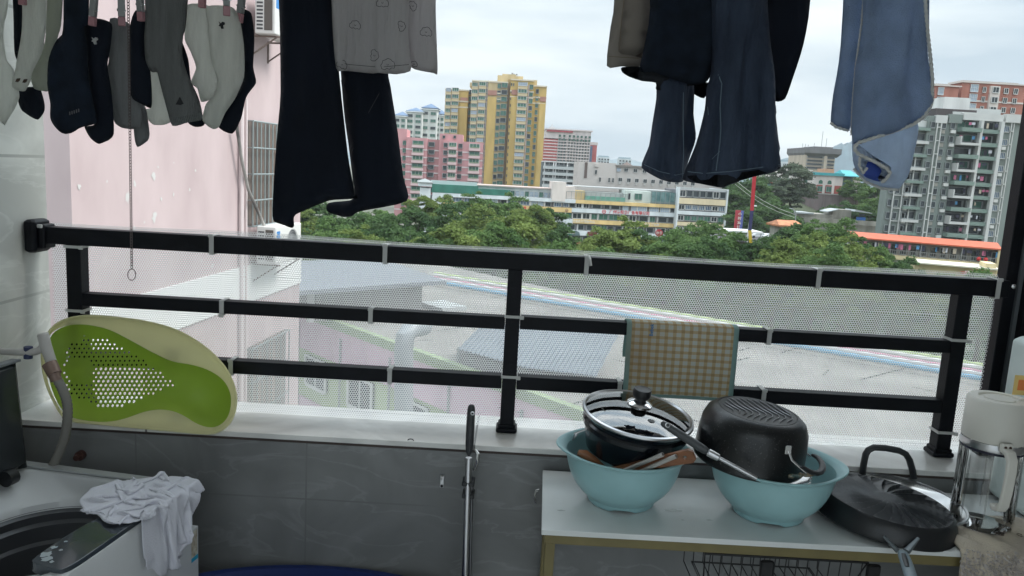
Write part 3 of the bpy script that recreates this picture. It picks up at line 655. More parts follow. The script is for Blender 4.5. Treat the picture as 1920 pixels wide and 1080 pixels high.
b.build('glass_rib', gj, jar, smooth=True)
hd = MB(); HY = jc.y-rj-.004; path = [(1885, 838), (1900, 848), (1910, 870), (1912, 920), (1908, 975), (1893, 984), (1878, 975)]
hx0 = at(1889, 835, HY); 
MB().box(hx0.x-.014, hx0.x+.012, HY-.004, HY+.006, hx0.z-.018, hx0.z+.004, ch=.003).build('handle_mount', cream, jar, bev=.002)
pth = [Vector((hx0.x-.002, HY+.001, hx0.z-.010)), Vector((hx0.x+.001, HY-.022, hx0.z-.022)), Vector((hx0.x+.001, HY-.032, hx0.z-.05)), Vector((hx0.x-.001, HY-.032, hx0.z-.09)), Vector((hx0.x-.003, HY-.026, hx0.z-.118)), Vector((hx0.x-.004, HY-.012, hx0.z-.128)), Vector((hx0.x-.004, HY-.002, hx0.z-.120))]
hw_ = .0105; o_ = []; i_ = []
ctr = Vector((0, HY-.010, hx0.z-.075)); xs_ = lambda z: hx0.x-.002-(hx0.z-z)*.03
outl = [(.004, -.004), (-.018, -.008), (-.030, -.022), (-.033, -.045), (-.033, -.090), (-.030, -.122), (-.022, -.136), (-.008, -.140), (.003, -.136)]
inl = [(.004, -.016), (-.012, -.018), (-.021, -.028), (-.024, -.048), (-.024, -.090), (-.022, -.116), (-.016, -.126), (-.007, -.129), (.003, -.126)]
vs = []; n = len(outl)
for sx in (-1, 1):
    for L_ in (outl, inl): vs += [Vector((xs_(hx0.z+z)+sx*hw_, HY+y, hx0.z+z)) for y, z in L_]
fs = []
for i in range(n-1):
    fs += [(i, i+1, n+i+1, n+i), (2*n+i+1, 2*n+i, 3*n+i, 3*n+i+1), (i+1, i, 2*n+i, 2*n+i+1), (n+i, n+i+1, 3*n+i+1, 3*n+i)]
fs += [(0, n, 3*n, 2*n), (n-1, 2*n-1, 4*n-1, 3*n-1)]
MB().add(vs, fs).build('handle', cream, jar, smooth=True, bev=.003)
for dx in (-.006, .004): MB().lathe([(.0001, 0), (.0028, 0), (.0028, .001), (.0001, .0012)], 10, Matrix.Translation((hx0.x+dx, HY-.0045, hx0.z-.004)) @ Matrix.Rotation(R(90), 4, 'X')).build('rivet', mat('brown_rivet', (.05, .02, .01), .4), jar)

# ---- wire basket under the table
wb = thing('wire_basket', (.6, 1.60, .69), 'black wire basket hanging under the white table', 'basket'); wm = mat('black_wire', (.006, .006, .007), .45)
yb0, yb1 = 1.52, 1.74; A = at(1322, 1038, yb0); Bp = at(1628, 1052, yb0); zt_ = A.z; xa, xb = A.x, Bp.x
b = MB(); b.tube([(xa, yb0, zt_), (xb, yb0, zt_), (xb, yb1, zt_), (xa, yb1, zt_)], .0028, 8, closed=True); b.tube([(xa+.03, yb0+.01, zt_-.13), (xb-.03, yb0+.01, zt_-.13), (xb-.03, yb1-.01, zt_-.13), (xa+.03, yb1-.01, zt_-.13)], .002, 6, closed=True); b.build('basket_rim', wm, wb, smooth=True)
for k in range(15):
    x = xa+(xb-xa)*(k+.5)/15; MB().tube([(x, yb0, zt_), (x, yb0+.008, zt_-.13), (x, yb1-.008, zt_-.13), (x, yb1, zt_)], .0012, 6).build('wire', wm, wb, smooth=True)
for x in (xa, xb-.001): MB().tube([(x, yb0, zt_), (x+.02*(1 if x == xa else -1), yb0+.06, zt_-.13)], .0015, 6).build('brace', wm, wb, smooth=True)
for px in (1441, 1643): p = at(px, 1065, 1.50); tag(MB().box(p.x-.014, p.x+.014, 1.505, 1.516, p.z-.06, p.z+(.011 if px < 1500 else .002), ch=.003).build('basket_pad', wm, None, bev=.002), 'black rectangular pad clipped to the %s of the wire basket' % ('front' if px < 1500 else 'right end'), 'clip', 'black pads on the wire basket')

# ---- mop pole
mp_ = thing('mop_pole', tuple(at(870, 1080, 1.72)), 'upright steel mop pole with a dark grip before the grey tile wall', 'mop')
t0, t1, t2 = at(884, 760, 1.72), at(879, 858, 1.72), at(872, 1075, 1.70); t3 = t2+(t2-t1)*1.4
b = MB(); d = t1-t0; b.tube([t0-d*.02, t0+d*.02, t0+d*.1, t0+d*.5, t1], [.005, .0085, .0098, .0105, .0100], 14); b.build('grip', mat('charcoal_grip', (.03, .032, .035), .4, bump=.3, bs=90), mp_, smooth=True, sub=1)
MB().tube([t1, t2, t3], .0078, 14).build('tube', steelm, mp_, smooth=True)
q0, q1, q2 = at(893, 862, 1.735), at(885, 900, 1.735), at(881, 1075, 1.72)
MB().tube([q1, q2, q2+(q2-q1)*1.5], .0042, 10).build('rod', mat('dark_steel', (.2, .2, .21), .35, 1), mp_, smooth=True)
MB().tube([at(889, 880, 1.73), at(895, 865, 1.72), at(896, 850, 1.715), at(891, 843, 1.72)], [.004, .0048, .0042, .003], 10).build('hook', mat('polished_steel', ()), mp_, smooth=True)
for y_ in (905, 928): 
    p = at(877, y_, 1.72); MB().box(p.x-.013, p.x+.016, 1.708, 1.745, p.z-.006, p.z+.006, ch=.002).build('clamp', mat('black_bakelite', ()), mp_)
hl = at(886, 775, 1.7085); MB().lathe([(.0025, 0), (.005, .0008), (.0025, .0016)], 14, Matrix.Translation(hl) @ Matrix.Rotation(R(90), 4, 'X')).build('hanging_hole', steelm, mp_, smooth=True)
# ---- wall hook, sill ring, floor tub, pipe stub
wh = thing('wall_hook', tuple(at(829, 900, 1.807)), 'small steel wall hook on the grey tile wall left of the mop pole', 'hook'); p = at(829, 902, 1.806)
b = MB(); b.box(p.x-.005, p.x+.005, 1.8025, 1.8078, p.z-.016, p.z+.016, ch=.001); b.tube([(p.x, 1.803, p.z+.014), (p.x, 1.792, p.z+.017), (p.x, 1.786, p.z+.012)], .0016, 6); b.build('plate', steelm, wh, smooth=True)
b = MB(); b.lathe([(.0001, 0), (.0035, 0), (.0035, .001), (.0001, .0015)], 12, Matrix.Translation((p.x, 1.802, p.z-.011)) @ Matrix.Rotation(R(90), 4, 'X')); b.build('screw', mat('black_bakelite', ()), wh)
p = atz(770, 826, ZS+.004); tag(MB().tube([(p.x+.007*math.cos(t), p.y, p.z+.004*math.sin(t)) for t in np.linspace(0, PI, 9)], .0012, 6).build('sill_staple', wm, smooth=True), 'tiny dark metal ring lying on the front edge of the sill', 'ring')
p = at(146, 857, 1.79); tag(MB().lathe([(.012, 0), (.012, .012), (.007, .013), (.007, .026), (.0001, .026)], 16, Matrix.Translation((p.x, 1.807, p.z)) @ Matrix.Rotation(R(90), 4, 'X')).build('pipe_stub', mat('rusty_brass', (.12, .06, .05), .5, .5), smooth=True), 'rusty pipe stub in the tile wall behind the washing machine', 'pipe stub')
fb = MB(); q = at(700, 1077, 1.66); zz = q.z-.05
o = MB().lathe([(.15, -.26), (.19, -.004), (.20, 0), (.20, .004), (.188, .002), (.145, -.25), (.0001, -.25)], 48, Matrix.Translation((-.42, 1.60, zz-.012)) @ Matrix.Diagonal((1.9, .95, 1, 1))).build('laundry_tub', mat('deep_blue_plastic', (.01, .025, .12), .35), smooth=True)
tag(o, 'deep blue plastic tub rim at the foot of the grey tile wall', 'tub')

# ================================================================== WASHING MACHINE
ZW = .80; P1 = atz(354, 906, ZW); ang = R(-9)
wmch = thing('washing_machine', (P1.x, P1.y, 0), 'white top-loading washing machine with open dark lid in the left corner', 'washing machine')
# local frame: +x = away from the wall (towards room), +y = far.  corner (0,0) = far room-side corner
WM = Matrix.Translation(P1-Vector((0, 0, ZW))) @ Matrix.Rotation(ang, 4, 'Z') @ Matrix.Translation((.022, 0, 0))
wgrey = mat('silver_white_panel', (.55, .56, .565), .38, var=.03); wwhite = mat('washer_white', (.56, .57, .58), .35)
Wd, Ln = .47, .48
b = MB(); b.box(-Wd, -Wd+.02, -Ln, 0, .02, ZW-.10, WM); b.box(-.02, 0, -Ln, 0, .02, ZW-.10, WM); b.box(-Wd+.0201, -.0201, -Ln, -Ln+.02, .02, ZW-.10, WM); b.box(-Wd+.0201, -.0201, -.02, 0, .02, ZW-.10, WM); b.build('body', wwhite, wmch)
def washer_top():
    """top deck with an oval opening, dished down to the drum"""
    n = 96; cx, cy = -.207, -.212; vs = []; fs = []; rings = []
    def rr(a, hx, hy, p): c, s_ = math.cos(a), math.sin(a); return (abs(c)**(2/p)*hx*(1 if c > 0 else -1), abs(s_)**(2/p)*hy*(1 if s_ > 0 else -1))
    spec = [(.235, .24, 14, -.10, (-.235, -.24)), (.235, .24, 14, -.012, (-.235, -.24)), (.232, .237, 14, -.002, (-.235, -.24)), (.226, .231, 14, .0, (-.235, -.24)), (.206, .214, 8, .0, (-.237, -.242)),
            (.200, .208, 5, -.006, (-.235, -.244)), (.182, .188, 3, -.026, (-.215, -.225)), (.168, .172, 2.3, -.042, (cx, cy)), (.162, .166, 2, -.048, (cx, cy)), (.158, .162, 2, -.064, (cx, cy))]
    for hx, hy, p, dz, c in spec:
        r_ = []
        for k in range(n): x, y = rr(2*PI*k/n, hx, hy, p); r_.append(len(vs)); vs.append(WM @ Vector((c[0]+x, c[1]+y, ZW+dz)))
        rings.append(r_)
    for a, c in zip(rings, rings[1:]):
        for k in range(n): fs.append((a[k], a[(k+1) % n], c[(k+1) % n], c[k]))
    MB().add(vs, fs).build('top_deck', wgrey, wmch, smooth=True, angle=50)
    DM = WM @ Matrix.Translation((cx, cy, ZW)) @ Matrix.Diagonal((1.06, 1.087, 1, 1))
    prof = [(.149, -.060), (.151, -.064), (.143, -.070), (.146, -.088), (.138, -.094), (.141, -.13), (.136, -.137), (.139, -.2), (.135, -.22), (.136, -.36), (.12, -.40), (.0001, -.40)]
    MB().lathe(prof, 72, DM).build('drum', mat('dark_drum_plastic', (.055, .058, .064), .35, c2=(.085, .088, .095), vs=3), wmch, smooth=True)
washer_top()
# control strip along the room-side edge
dk = mat('dark_tinted_panel', (.035, .045, .055), .12, c2=(.06, .07, .08), vs=4, coat=.3)
b = MB(); n = 10; out = [(-.008, -.035), (-.072, -.035), (-.076, -.05), (-.080, -.20), (-.088, -.24), (-.090, -.30), (-.086, -.385), (-.080, -.398), (-.020, -.410), (-.006, -.402), (-.004, -.34)]
out = smooth_loop(out, 2); V, T_ = plate2d(out, .03)
vs = [WM @ Vector((x, y, ZW+.004+.005*min(1, -y*4))) for x, y in V]+[WM @ Vector((x, y, ZW-.012)) for x, y in V]; n = len(V)
fs = [f for f in T_]+[tuple(i+n for i in reversed(f)) for f in T_]; ed = {(a, c) for f in T_ for a, c in zip(f, f[1:]+f[:1])}
fs += [(c, a, a+n, c+n) for a, c in ed if (c, a) not in ed]
MB().add(vs, fs).build('control_panel', dk, wmch, bev=.0012)
# peeled film patches
b = MB(); rg = random.Random(3)
for cx_, cy_, s_ in ((-.072, -.37, .011), (-.060, -.385, .010), (-.078, -.345, .006), (-.045, -.39, .005), (-.06, -.35, .004), (-.074, -.32, .004)):
    b.add([WM @ Vector((cx_+s_*math.cos(t)*rg.uniform(.5, 1.2), cy_+s_*math.sin(t)*rg.uniform(.5, 1.2), ZW+.0098)) for t in np.linspace(0, 2*PI, 13)[:-1]], [tuple(range(12))])
b.build('peeled_film', mat('peeling_film', (.34, .38, .40), .6), wmch)
b = MB(); b.box(-.070, -.008, -.032, -.006, ZW+.001, ZW+.004, WM, ch=.001); b.build('rear_glass', mat('dark_glass', (.03, .05, .06), .08), wmch)
b = MB(); b.box(-Wd+.03, -.062, -.03, -.004, ZW+.0005, ZW+.007, WM, ch=.002); b.build('rear_ledge', mat('ledge_grey', (.30, .31, .31), .4), wmch, bev=.002)
b = MB(); b.box(.0006, .0014, -.028, -.006, ZW-.165, ZW-.105, WM); b.build('energy_sticker', mat('sticker_paper', (.62, .60, .50), .5, c2=(.35, .28, .2), vs=90), wmch)
b = MB(); b.box(.0015, .0020, -.030, -.004, ZW-.176, ZW-.166, WM); b.build('sticker_stripe', mat('cyan_ink', (.02, .35, .55), .5), wmch)
# open lid, standing against the wall side
lx = -.405
b = MB(); b.box(lx-.02, lx, -.62, -.025, ZW+.005, ZW+.255, WM @ Matrix.Translation((lx, 0, ZW)) @ Matrix.Rotation(R(-4), 4, 'Y') @ Matrix.Translation((-lx, 0, -ZW)), ch=.012)
ldm = mat('smoky_lid', (.030, .034, .037), .16, var=.2, vs=4, bump=.1, bs=4)
b.build('lid', ldm, wmch, bev=.003)
b = MB(); TLid = WM @ Matrix.Translation((lx, 0, ZW)) @ Matrix.Rotation(R(-4), 4, 'Y') @ Matrix.Translation((-lx, 0, -ZW))
b.box(lx-.022, lx+.003, -.62, -.022, ZW+.252, ZW+.258, TLid); b.build('lid_trim', mat('grey_trim', (.16, .17, .18), .3), wmch, bev=.001)
for y in (-.10, -.17): MB().lathe([(.0001, -.012), (.018, -.012), (.018, .012), (.0001, .012)], 16, WM @ Matrix.Translation((lx+.012, y, ZW+.008)) @ Matrix.Rotation(R(90), 4, 'X')).build('hinge', mat('black_bakelite', ()), wmch, smooth=True)
# white cloth on the panel: draped blob
def rag():
    """a thin cotton cloth dropped on the machine's edge: small position-based drape solved in the washer's own frame"""
    rng = np.random.default_rng(12); n = 96; sp = .0039; i, j = np.meshgrid(np.arange(n), np.arange(n), indexing='ij')
    u = (i-n/2)*sp; v = (j-n/2)*sp; a = .5
    X0 = (u*math.cos(a)-v*math.sin(a)); Y0 = (u*math.sin(a)+v*math.cos(a))
    k = .56; P = np.stack([X0*k-.040+.006*np.sin(Y0*55), Y0*k-.118+.006*np.sin(X0*60), .055+.020*np.sin(X0*62+Y0*20)+.016*np.sin(Y0*75-X0*28+1)+.012*rng.normal(size=(n, n))*.1], 2)
    Q = P.copy()
    def con(A, B, L0, st):
        d = B-A; l = np.linalg.norm(d, axis=2, keepdims=True)+1e-9; c = d*((l-L0)/l)*.5*st; return c
    for step in range(150):
        V = (P-Q)*.96; Q = P.copy(); P = P+V; P[..., 2] -= .00012
        for it in range(7):
            for (di, dj, L0, st) in ((1, 0, sp, 1), (0, 1, sp, 1), (1, 1, sp*1.414, .5), (1, -1, sp*1.414, .5), (3, 0, sp*3, .10), (0, 3, sp*3, .10)):
                if dj >= 0: sa = (slice(0, n-di), slice(0, n-dj)); sb = (slice(di, n), slice(dj, n))
                else: sa = (slice(0, n-di), slice(-dj, n)); sb = (slice(di, n), slice(0, n+dj))
                for ph in ((0, 1) if di+abs(dj) == 1 else (None,)):
                    c = con(P[sa], P[sb], L0, st*(1 if ph is not None else .45))
                    if ph is not None:
                        ax = 0 if di else 1; m = (np.arange(c.shape[ax]) % 2 == ph).astype(float); c = c*(m[:, None, None] if ax == 0 else m[None, :, None])
                    P[sa] += c; P[sb] -= c
            x = P[..., 0]; y = P[..., 1]; z = P[..., 2]
            top = .0135; inb = (x < .006) & (y > -.5) & (y < .0); low = inb & (z < top) & (z > -.09)
            side = low & (x > -.012) & (top-z > x+.012+.004)
            push = low & ~side; P[..., 2] = np.where(push, top, P[..., 2]); P[..., 0] = np.where(side, .0065, P[..., 0])
            fr = push & True; Q[..., 0] = np.where(fr, P[..., 0]*.35+Q[..., 0]*.65, Q[..., 0]); Q[..., 1] = np.where(fr, P[..., 1]*.35+Q[..., 1]*.65, Q[..., 1])
    vs = [WM @ Vector((float(p[0]), float(p[1]), ZW+float(p[2]))) for p in P.reshape(-1, 3)]
    fs = [(r*n+c, (r+1)*n+c, (r+1)*n+c+1, r*n+c+1) for r in range(n-1) for c in range(n-1) if math.hypot(r-n/2, c-n/2) < n*.535+2*math.sin(math.atan2(c-n/2, r-n/2)*5)]
    us_ = sorted({q for f in fs for q in f}); ix = {q: k_ for k_, q in enumerate(us_)}; vs = [vs[q] for q in us_]; fs = [tuple(ix[q] for q in f) for f in fs]
    o = MB().add(vs, fs).build('white_cloth', mat('lilac_white_cotton', (.70, .70, .76), .85, tl=.15, bump=.3, bs=400), smooth=True, angle=180, solid=.0016)
    m_ = o.modifiers.new('sm', 'SMOOTH'); m_.factor = .5; m_.iterations = 3
    tag(o, 'crumpled white cotton cloth lying over the control strip of the washing machine', 'cloth')
rag()

# ================================================================== BABY BATHTUB leaning on the sill
def bathtub():
    base = Vector((-.9, 1.80, ZS)); top = Vector((-.9, 1.893, ZS+.25))
    # leaning plane through y=1.80 at the sill, y=1.888 at the rail
    nrm = Vector((0, -(top.z-base.z), (top.y-base.y))).normalized(); up = Vector((0, top.y-base.y, top.z-base.z)).normalized()
    def hit(zx, zy, off=0):
        d = Vector(ray(zx/2.118, 570+zy/2.118)); o = Vector((0, 0, CZ)); b0 = base+nrm*off; t = (b0-o).dot(nrm)/d.dot(nrm); return o+d*t
    def uv(p): return (p.x-base.x, (p-base).dot(up))
    def P(u, v, off=0): return Vector((base.x+u, base.y, base.z))+up*v+nrm*off
    t = thing('baby_bathtub', tuple(base+Vector((.1, 0, 0))), 'cream and green baby bathtub with a perforated seat, leaning against the railing on the sill', 'baby bathtub')
    co_ = [(178, 200), (186, 150), (215, 100), (255, 70), (330, 50), (450, 55), (600, 75), (720, 110), (830, 178), (908, 260), (945, 350), (942, 425), (915, 480), (870, 510), (820, 514), (700, 502), (560, 490), (400, 474), (290, 466), (255, 440), (225, 385), (200, 330), (184, 270)]
    go = [(182, 200), (190, 150), (215, 108), (262, 86), (310, 80), (370, 85), (440, 103), (520, 145), (600, 190), (680, 230), (760, 240), (830, 262), (885, 298), (915, 345), (920, 400), (905, 455), (870, 486), (830, 492), (780, 476), (730, 442), (680, 422), (620, 418), (560, 430), (500, 455), (440, 469), (370, 468), (280, 452), (240, 415), (208, 350), (190, 280)]
    C2 = smooth_loop([uv(hit(*p)) for p in co_], 2); G2 = smooth_loop([uv(hit(*p)) for p in go], 2)
    creamt = mat('cream_tub_plastic', (.84, .82, .56), .35, tl=.62, var=.03); green = mat('lime_green_plastic', (.42, .58, .08), .35, tl=.5, var=.04, vs=5)
    # green plate with holes
    holes = []; reg = [(245, 165), (300, 140), (430, 140), (555, 215), (685, 318), (560, 372), (450, 415), (370, 408), (250, 345), (240, 300), (240, 220)]; row = 0; y = 140
    while y < 420:
        x = 240+(9.6 if row % 2 else 0)
        while x < 690:
            if inside((x, y), reg) and math.hypot(x-300, y-265) > 55:
                h = uv(hit(x, y)); c_ = math.hypot(x-440, y-300); r_ = .0038 if (370 < x < 550 and 240 < y < 420) else .0030
                holes.append((h[0], h[1], r_))
            x += 19.2
        y += 16.4; row += 1
    V, T_ = plate2d(G2, .016, holes, 8); D = edist(np.array(V), G2)
    cu = uv(hit(300, 265)); ru = uv(hit(815, 385))
    def dep(u, v, d):
        z = -.020*(1-math.exp(-d/.018)); r_ = math.hypot(u-cu[0], v-cu[1]); z += .006*(1 if r_ < .022 else max(0, 1-(r_-.022)/.006)); 
        r2 = math.hypot(u-ru[0], v-ru[1]); z += -.004*max(0, min(1, (.040-r2)/.01)); return z
    n = len(V); vs = [P(u, v, dep(u, v, d)) for (u, v), d in zip(V, D)]; vs += [p-nrm*.0022 for p in vs[:n]]
    fs = [f for f in T_]+[tuple(i+n for i in reversed(f)) for f in T_]; ed = {(a, c) for f in T_ for a, c in zip(f, f[1:]+f[:1])}
    fs += [(c, a, a+n, c+n) for a, c in ed if (c, a) not in ed]
    MB().add(vs, fs).build('perforated_seat', green, t, smooth=True, angle=50)
    # cream shell: ring between the two outlines, dished, plus rolled rim
    m = len(C2); cen = (sum(p[0] for p in G2)/len(G2), sum(p[1] for p in G2)/len(G2)); GA = np.array(G2); vs = []; fs = []
    K = 7
    # area ring by triangulation: outline C2 with hole polygon G2
    pts = [Vector(p) for p in C2]+[Vector(p) for p in G2]; n1, n2 = len(C2), len(G2)
    edges = [(i, (i+1) % n1) for i in range(n1)]+[(n1+i, n1+(i+1) % n2) for i in range(n2)]
    xs = [p[0] for p in C2]; ys = [p[1] for p in C2]; y = min(ys)
    cand = []
    while y < max(ys):
        x = min(xs)
        while x < max(xs):
            if inside((x, y), C2) and not inside((x, y), G2): cand.append((x, y))
            x += .009
        y += .009
    da = edist(np.array(cand), C2); db = edist(np.array(cand), G2); pts += [Vector(p) for p, a, c in zip(cand, da, db) if a > .003 and c > .003]
    res = delaunay_2d_cdt(pts, edges, [tuple(range(n1))], 1, 1e-7); V = [tuple(v) for v in res[0]]; T_ = []
    for f in res[2]:
        c_ = (sum(V[i][0] for i in f)/3, sum(V[i][1] for i in f)/3)
        if not inside(c_, G2): T_.append(tuple(f))
    da = edist(np.array(V), C2); db = edist(np.array(V), G2)
    vs = [P(u, v, .012*math.exp(-a/.02)+.0-.005*(1-math.exp(-a/.01))) for (u, v), a in zip(V, da)]; n = len(V); vs += [p-nrm*.003 for p in vs[:n]]
    fs = [f for f in T_]+[tuple(i+n for i in reversed(f)) for f in T_]; ed = {(a, c) for f in T_ for a, c in zip(f, f[1:]+f[:1])}
    fs += [(c, a, a+n, c+n) for a, c in ed if (c, a) not in ed]
    MB().add(vs, fs).build('tub_shell', creamt, t, smooth=True, angle=60)
    MB().tube([P(u, v, .0125) for u, v in C2], .0036, 8, closed=True, flat=1).build('rim', creamt, t, smooth=True)
    b = MB()
    for (zx, zy) in ((220, 128), (322, 122), (415, 124), (252, 210), (828, 275), (870, 300), (892, 350), (890, 384), (840, 475), (870, 462), (346, 440), (438, 450)):
        b.lathe([(.0028, 0), (.0028, .0012), (.0001, .0016)], 10, Matrix.Translation(P(*uv(hit(zx, zy)), -.016)) @ nrm.to_track_quat('Z', 'Y').to_matrix().to_4x4())
    b.build('rivet', mat('pale_green_plastic', (.42, .52, .25), .4), t)
    # two brown plates added behind the shell to give its brownish shadows
    for q in ([(655, 165), (710, 175), (712, 222), (660, 215)], [(670, 428), (722, 432), (728, 500), (676, 498)]):
        b = MB(); b.poly([P(*uv(hit(*a)), -.016) for a in q], -nrm*.006); b.build('shadow_plate', mat('shadow_plate_brown', (.20, .14, .09), .6), t)
bathtub()

# ---- tap with hose
tp = thing('water_tap', tuple(at(80, 640, 1.74)), 'white plastic tap with a ribbed grey hose on the left tile wall beside the bathtub', 'tap')
wpl = mat('grey_white_pvc', (.42, .40, .38), .5, var=.1); Yt = 1.73
b = MB(); b.tube([Vector((XW+.0008, 1.735, at(60, 662, 1.735).z)), at(62, 662, Yt), at(75, 658, Yt), at(84, 645, Yt), at(84, 632, Yt)], [.009, .009, .0095, .0095, .009], 12); b.build('spout', wpl, tp, smooth=True, sub=1)
b = MB(); a = at(80, 625, Yt); c = at(86, 650, Yt); e = at(100, 690, Yt-.01); b.tube([a, a+(c-a)*.1, c, e], [.010, .0125, .0125, .011], 14); b.build('valve', wpl, tp, smooth=True)
b = MB(); b.tube([at(53, 650, Yt+.002), at(53, 672, Yt+.002)], .0095, 12); b.build('blue_collar', mat('navy_plastic', (.02, .03, .09), .5), tp, smooth=True)
b = MB(); b.tube([at(93, 682, Yt-.012), at(103, 702, Yt-.02)], [.0165, .0155], 16); b.tube([at(101, 700, Yt-.02), at(106, 714, Yt-.022)], [.013, .012], 16); b.build('hose_clamp', mat('rusty_clamp', (.22, .15, .12), .5, .3), tp, smooth=True)
hp = [(104, 706), (116, 728), (126, 756), (126, 790), (120, 825), (105, 862), (92, 885)]
pp = [at(x, y, Yt-.02+.0*i) for i, (x, y) in enumerate(hp)]
cv = []; 
for i in range(len(pp)-1):
    for k in range(9): t_ = k/9; a0 = pp[max(i-1, 0)]; a1 = pp[i]; a2 = pp[i+1]; a3 = pp[min(i+2, len(pp)-1)]; cv.append(.5*((2*a1)+(-a0+a2)*t_+(2*a0-5*a1+4*a2-a3)*t_*t_+(-a0+3*a1-3*a2+a3)*t_**3))
b = MB(); b.tube(cv, [.0098+.0012*(k % 2) for k in range(len(cv))], 12); b.build('hose', mat('grey_hose', (.20, .19, .17), .6, var=.15), tp, smooth=True)

# ================================================================== LAUNDRY
mat('black_thread', (.008, .008, .01), .8)
navy = mat('near_black_cotton', (.007, .012, .022), .9, spec=.25, var=.3, vs=30, bump=.3, bs=700)
black = mat('black_knit', (.006, .009, .017), .9, spec=.25, bump=.3, bs=700, var=.2)
lgrey = mat('pale_grey_knit', (.76, .77, .73), .9, bump=.8, bs=160, tl=.65, var=.08, vs=20, stretch=(3, 1, .4))
olivk = mat('olive_grey_knit', (.50, .52, .45), .9, bump=.4, bs=600, tl=.4, var=.05)
mgrey = mat('mid_grey_knit', (.28, .285, .29), .9, bump=.8, bs=160, tl=.45, var=.12, vs=20, stretch=(3, 1, .4))
dgrey = mat('dark_grey_knit', (.19, .195, .195), .9, bump=.8, bs=160, tl=.35, var=.12, vs=20, stretch=(3, 1, .4))
Z1 = (3.6, 0, 0)
SG = 'socks hanging from pegs at the upper left'
SOCKS = [
 ('A', 1.50, lgrey, [(-60, -60), (100, -60), (62, 50), (38, 150), (30, 260), (60, 400), (105, 470), (130, 600), (135, 660), (110, 740), (72, 812), (40, 847), (5, 820), (-40, 760), (-60, 600)], 'long pale grey sock cut by the left photo edge'),
 ('B', 1.47, lgrey, [(165, -60), (330, -60), (322, 120), (290, 270), (262, 370), (222, 490), (212, 555), (175, 612), (125, 612), (85, 575), (105, 480), (112, 410), (145, 280), (160, 120)], 'pale grey sock with two small dark marks, second from the left edge'),
 ('C', 1.52, olivk, [(320, -60), (448, -60), (430, 120), (402, 250), (362, 380), (335, 520), (327, 612), (275, 612), (235, 595), (214, 500), (262, 370), (300, 200)], 'olive-grey sock between the pale socks and the large black sock'),
 ('D', 1.56, black, [(75, -60), (170, -60), (165, 120), (150, 270), (118, 410), (95, 360), (85, 240), (88, 80)], 'narrow black sock seen between the two pale socks at the far left'),
 ('E', 1.57, black, [(140, 600), (265, 590), (300, 690), (300, 755), (262, 808), (205, 785), (150, 745), (128, 680)], 'black sock toe showing below the olive-grey sock'),
 ('F', 1.46, navy, [(445, -60), (610, -60), (600, 120), (562, 180), (585, 320), (592, 500), (625, 640), (658, 775), (660, 832), (560, 857), (450, 906), (380, 855), (343, 792), (352, 700), (328, 585), (342, 430), (385, 270), (430, 140)], 'large navy-black sock with a faint line of print at its heel'),
 ('G', 1.49, black, [(570, 165), (655, 125), (752, 160), (745, 310), (724, 450), (745, 600), (762, 760), (763, 905), (685, 972), (620, 935), (560, 855), (655, 835), (622, 640), (590, 480), (570, 300)], 'black sock with a small white bird on its cuff, hanging lowest of the dark socks'),
 ('H', 1.52, mgrey, [(742, 125), (885, 170), (885, 330), (888, 600), (960, 700), (965, 850), (905, 872), (820, 862), (768, 820), (752, 700), (738, 600), (718, 510), (738, 400)], 'mid grey sock behind the bead chain'),
 ('H2', 1.55, mgrey, [(905, 840), (960, 700), (990, 740), (1015, 900), (1002, 952), (935, 993), (912, 950)], 'grey sock toe poking out below the mid grey sock'),
 ('I', 1.49, black, [(915, 72), (988, 75), (975, 250), (985, 400), (1018, 470), (1030, 640), (1026, 730), (958, 702), (882, 645), (876, 400), (880, 180)], 'short black sock right of the bead chain'),
 ('J', 1.46, dgrey, [(990, -60), (1285, -60), (1262, 120), (1240, 250), (1236, 380), (1272, 500), (1332, 650), (1370, 790), (1270, 827), (1170, 850), (1140, 760), (1100, 600), (1060, 490), (1012, 482), (980, 400), (973, 250), (985, 100)], 'large dark grey sock with a black triangle and ribbed cuff hanging down'),
 ('K', 1.56, lgrey, [(1015, 470), (1075, 500), (1112, 620), (1160, 800), (1110, 842), (1040, 842), (998, 805), (982, 740), (1025, 715)], 'pale sock toe partly behind the large dark grey sock'),
 ('L', 1.50, lgrey, [(1270, 30), (1410, 40), (1412, 200), (1470, 450), (1478, 600), (1440, 662), (1370, 690), (1340, 600), (1290, 560), (1330, 460), (1290, 350), (1243, 265), (1250, 120)], 'pale grey sock just left of the pale sock with a black emblem'),
 ('M', 1.47, lgrey, [(1395, 42), (1565, 48), (1612, 120), (1645, 300), (1648, 520), (1592, 650), (1532, 760), (1490, 855), (1440, 872), (1388, 842), (1362, 800), (1388, 700), (1442, 650), (1475, 560), (1420, 380), (1405, 180)], 'pale sock with a small black bird emblem near its cuff'),
 ('N', 1.51, black, [(1620, 72), (1695, 88), (1718, 250), (1710, 450), (1728, 560), (1662, 660), (1622, 800), (1570, 903), (1478, 852), (1540, 740), (1592, 640), (1640, 520), (1640, 300)], 'black sock at the right end of the row of socks'),
 ('O', 1.58, black, [(1225, 280), (1275, 400), (1292, 540), (1340, 700), (1382, 835), (1320, 857), (1262, 800), (1230, 500)], 'black sock mostly hidden behind the large dark grey sock')]
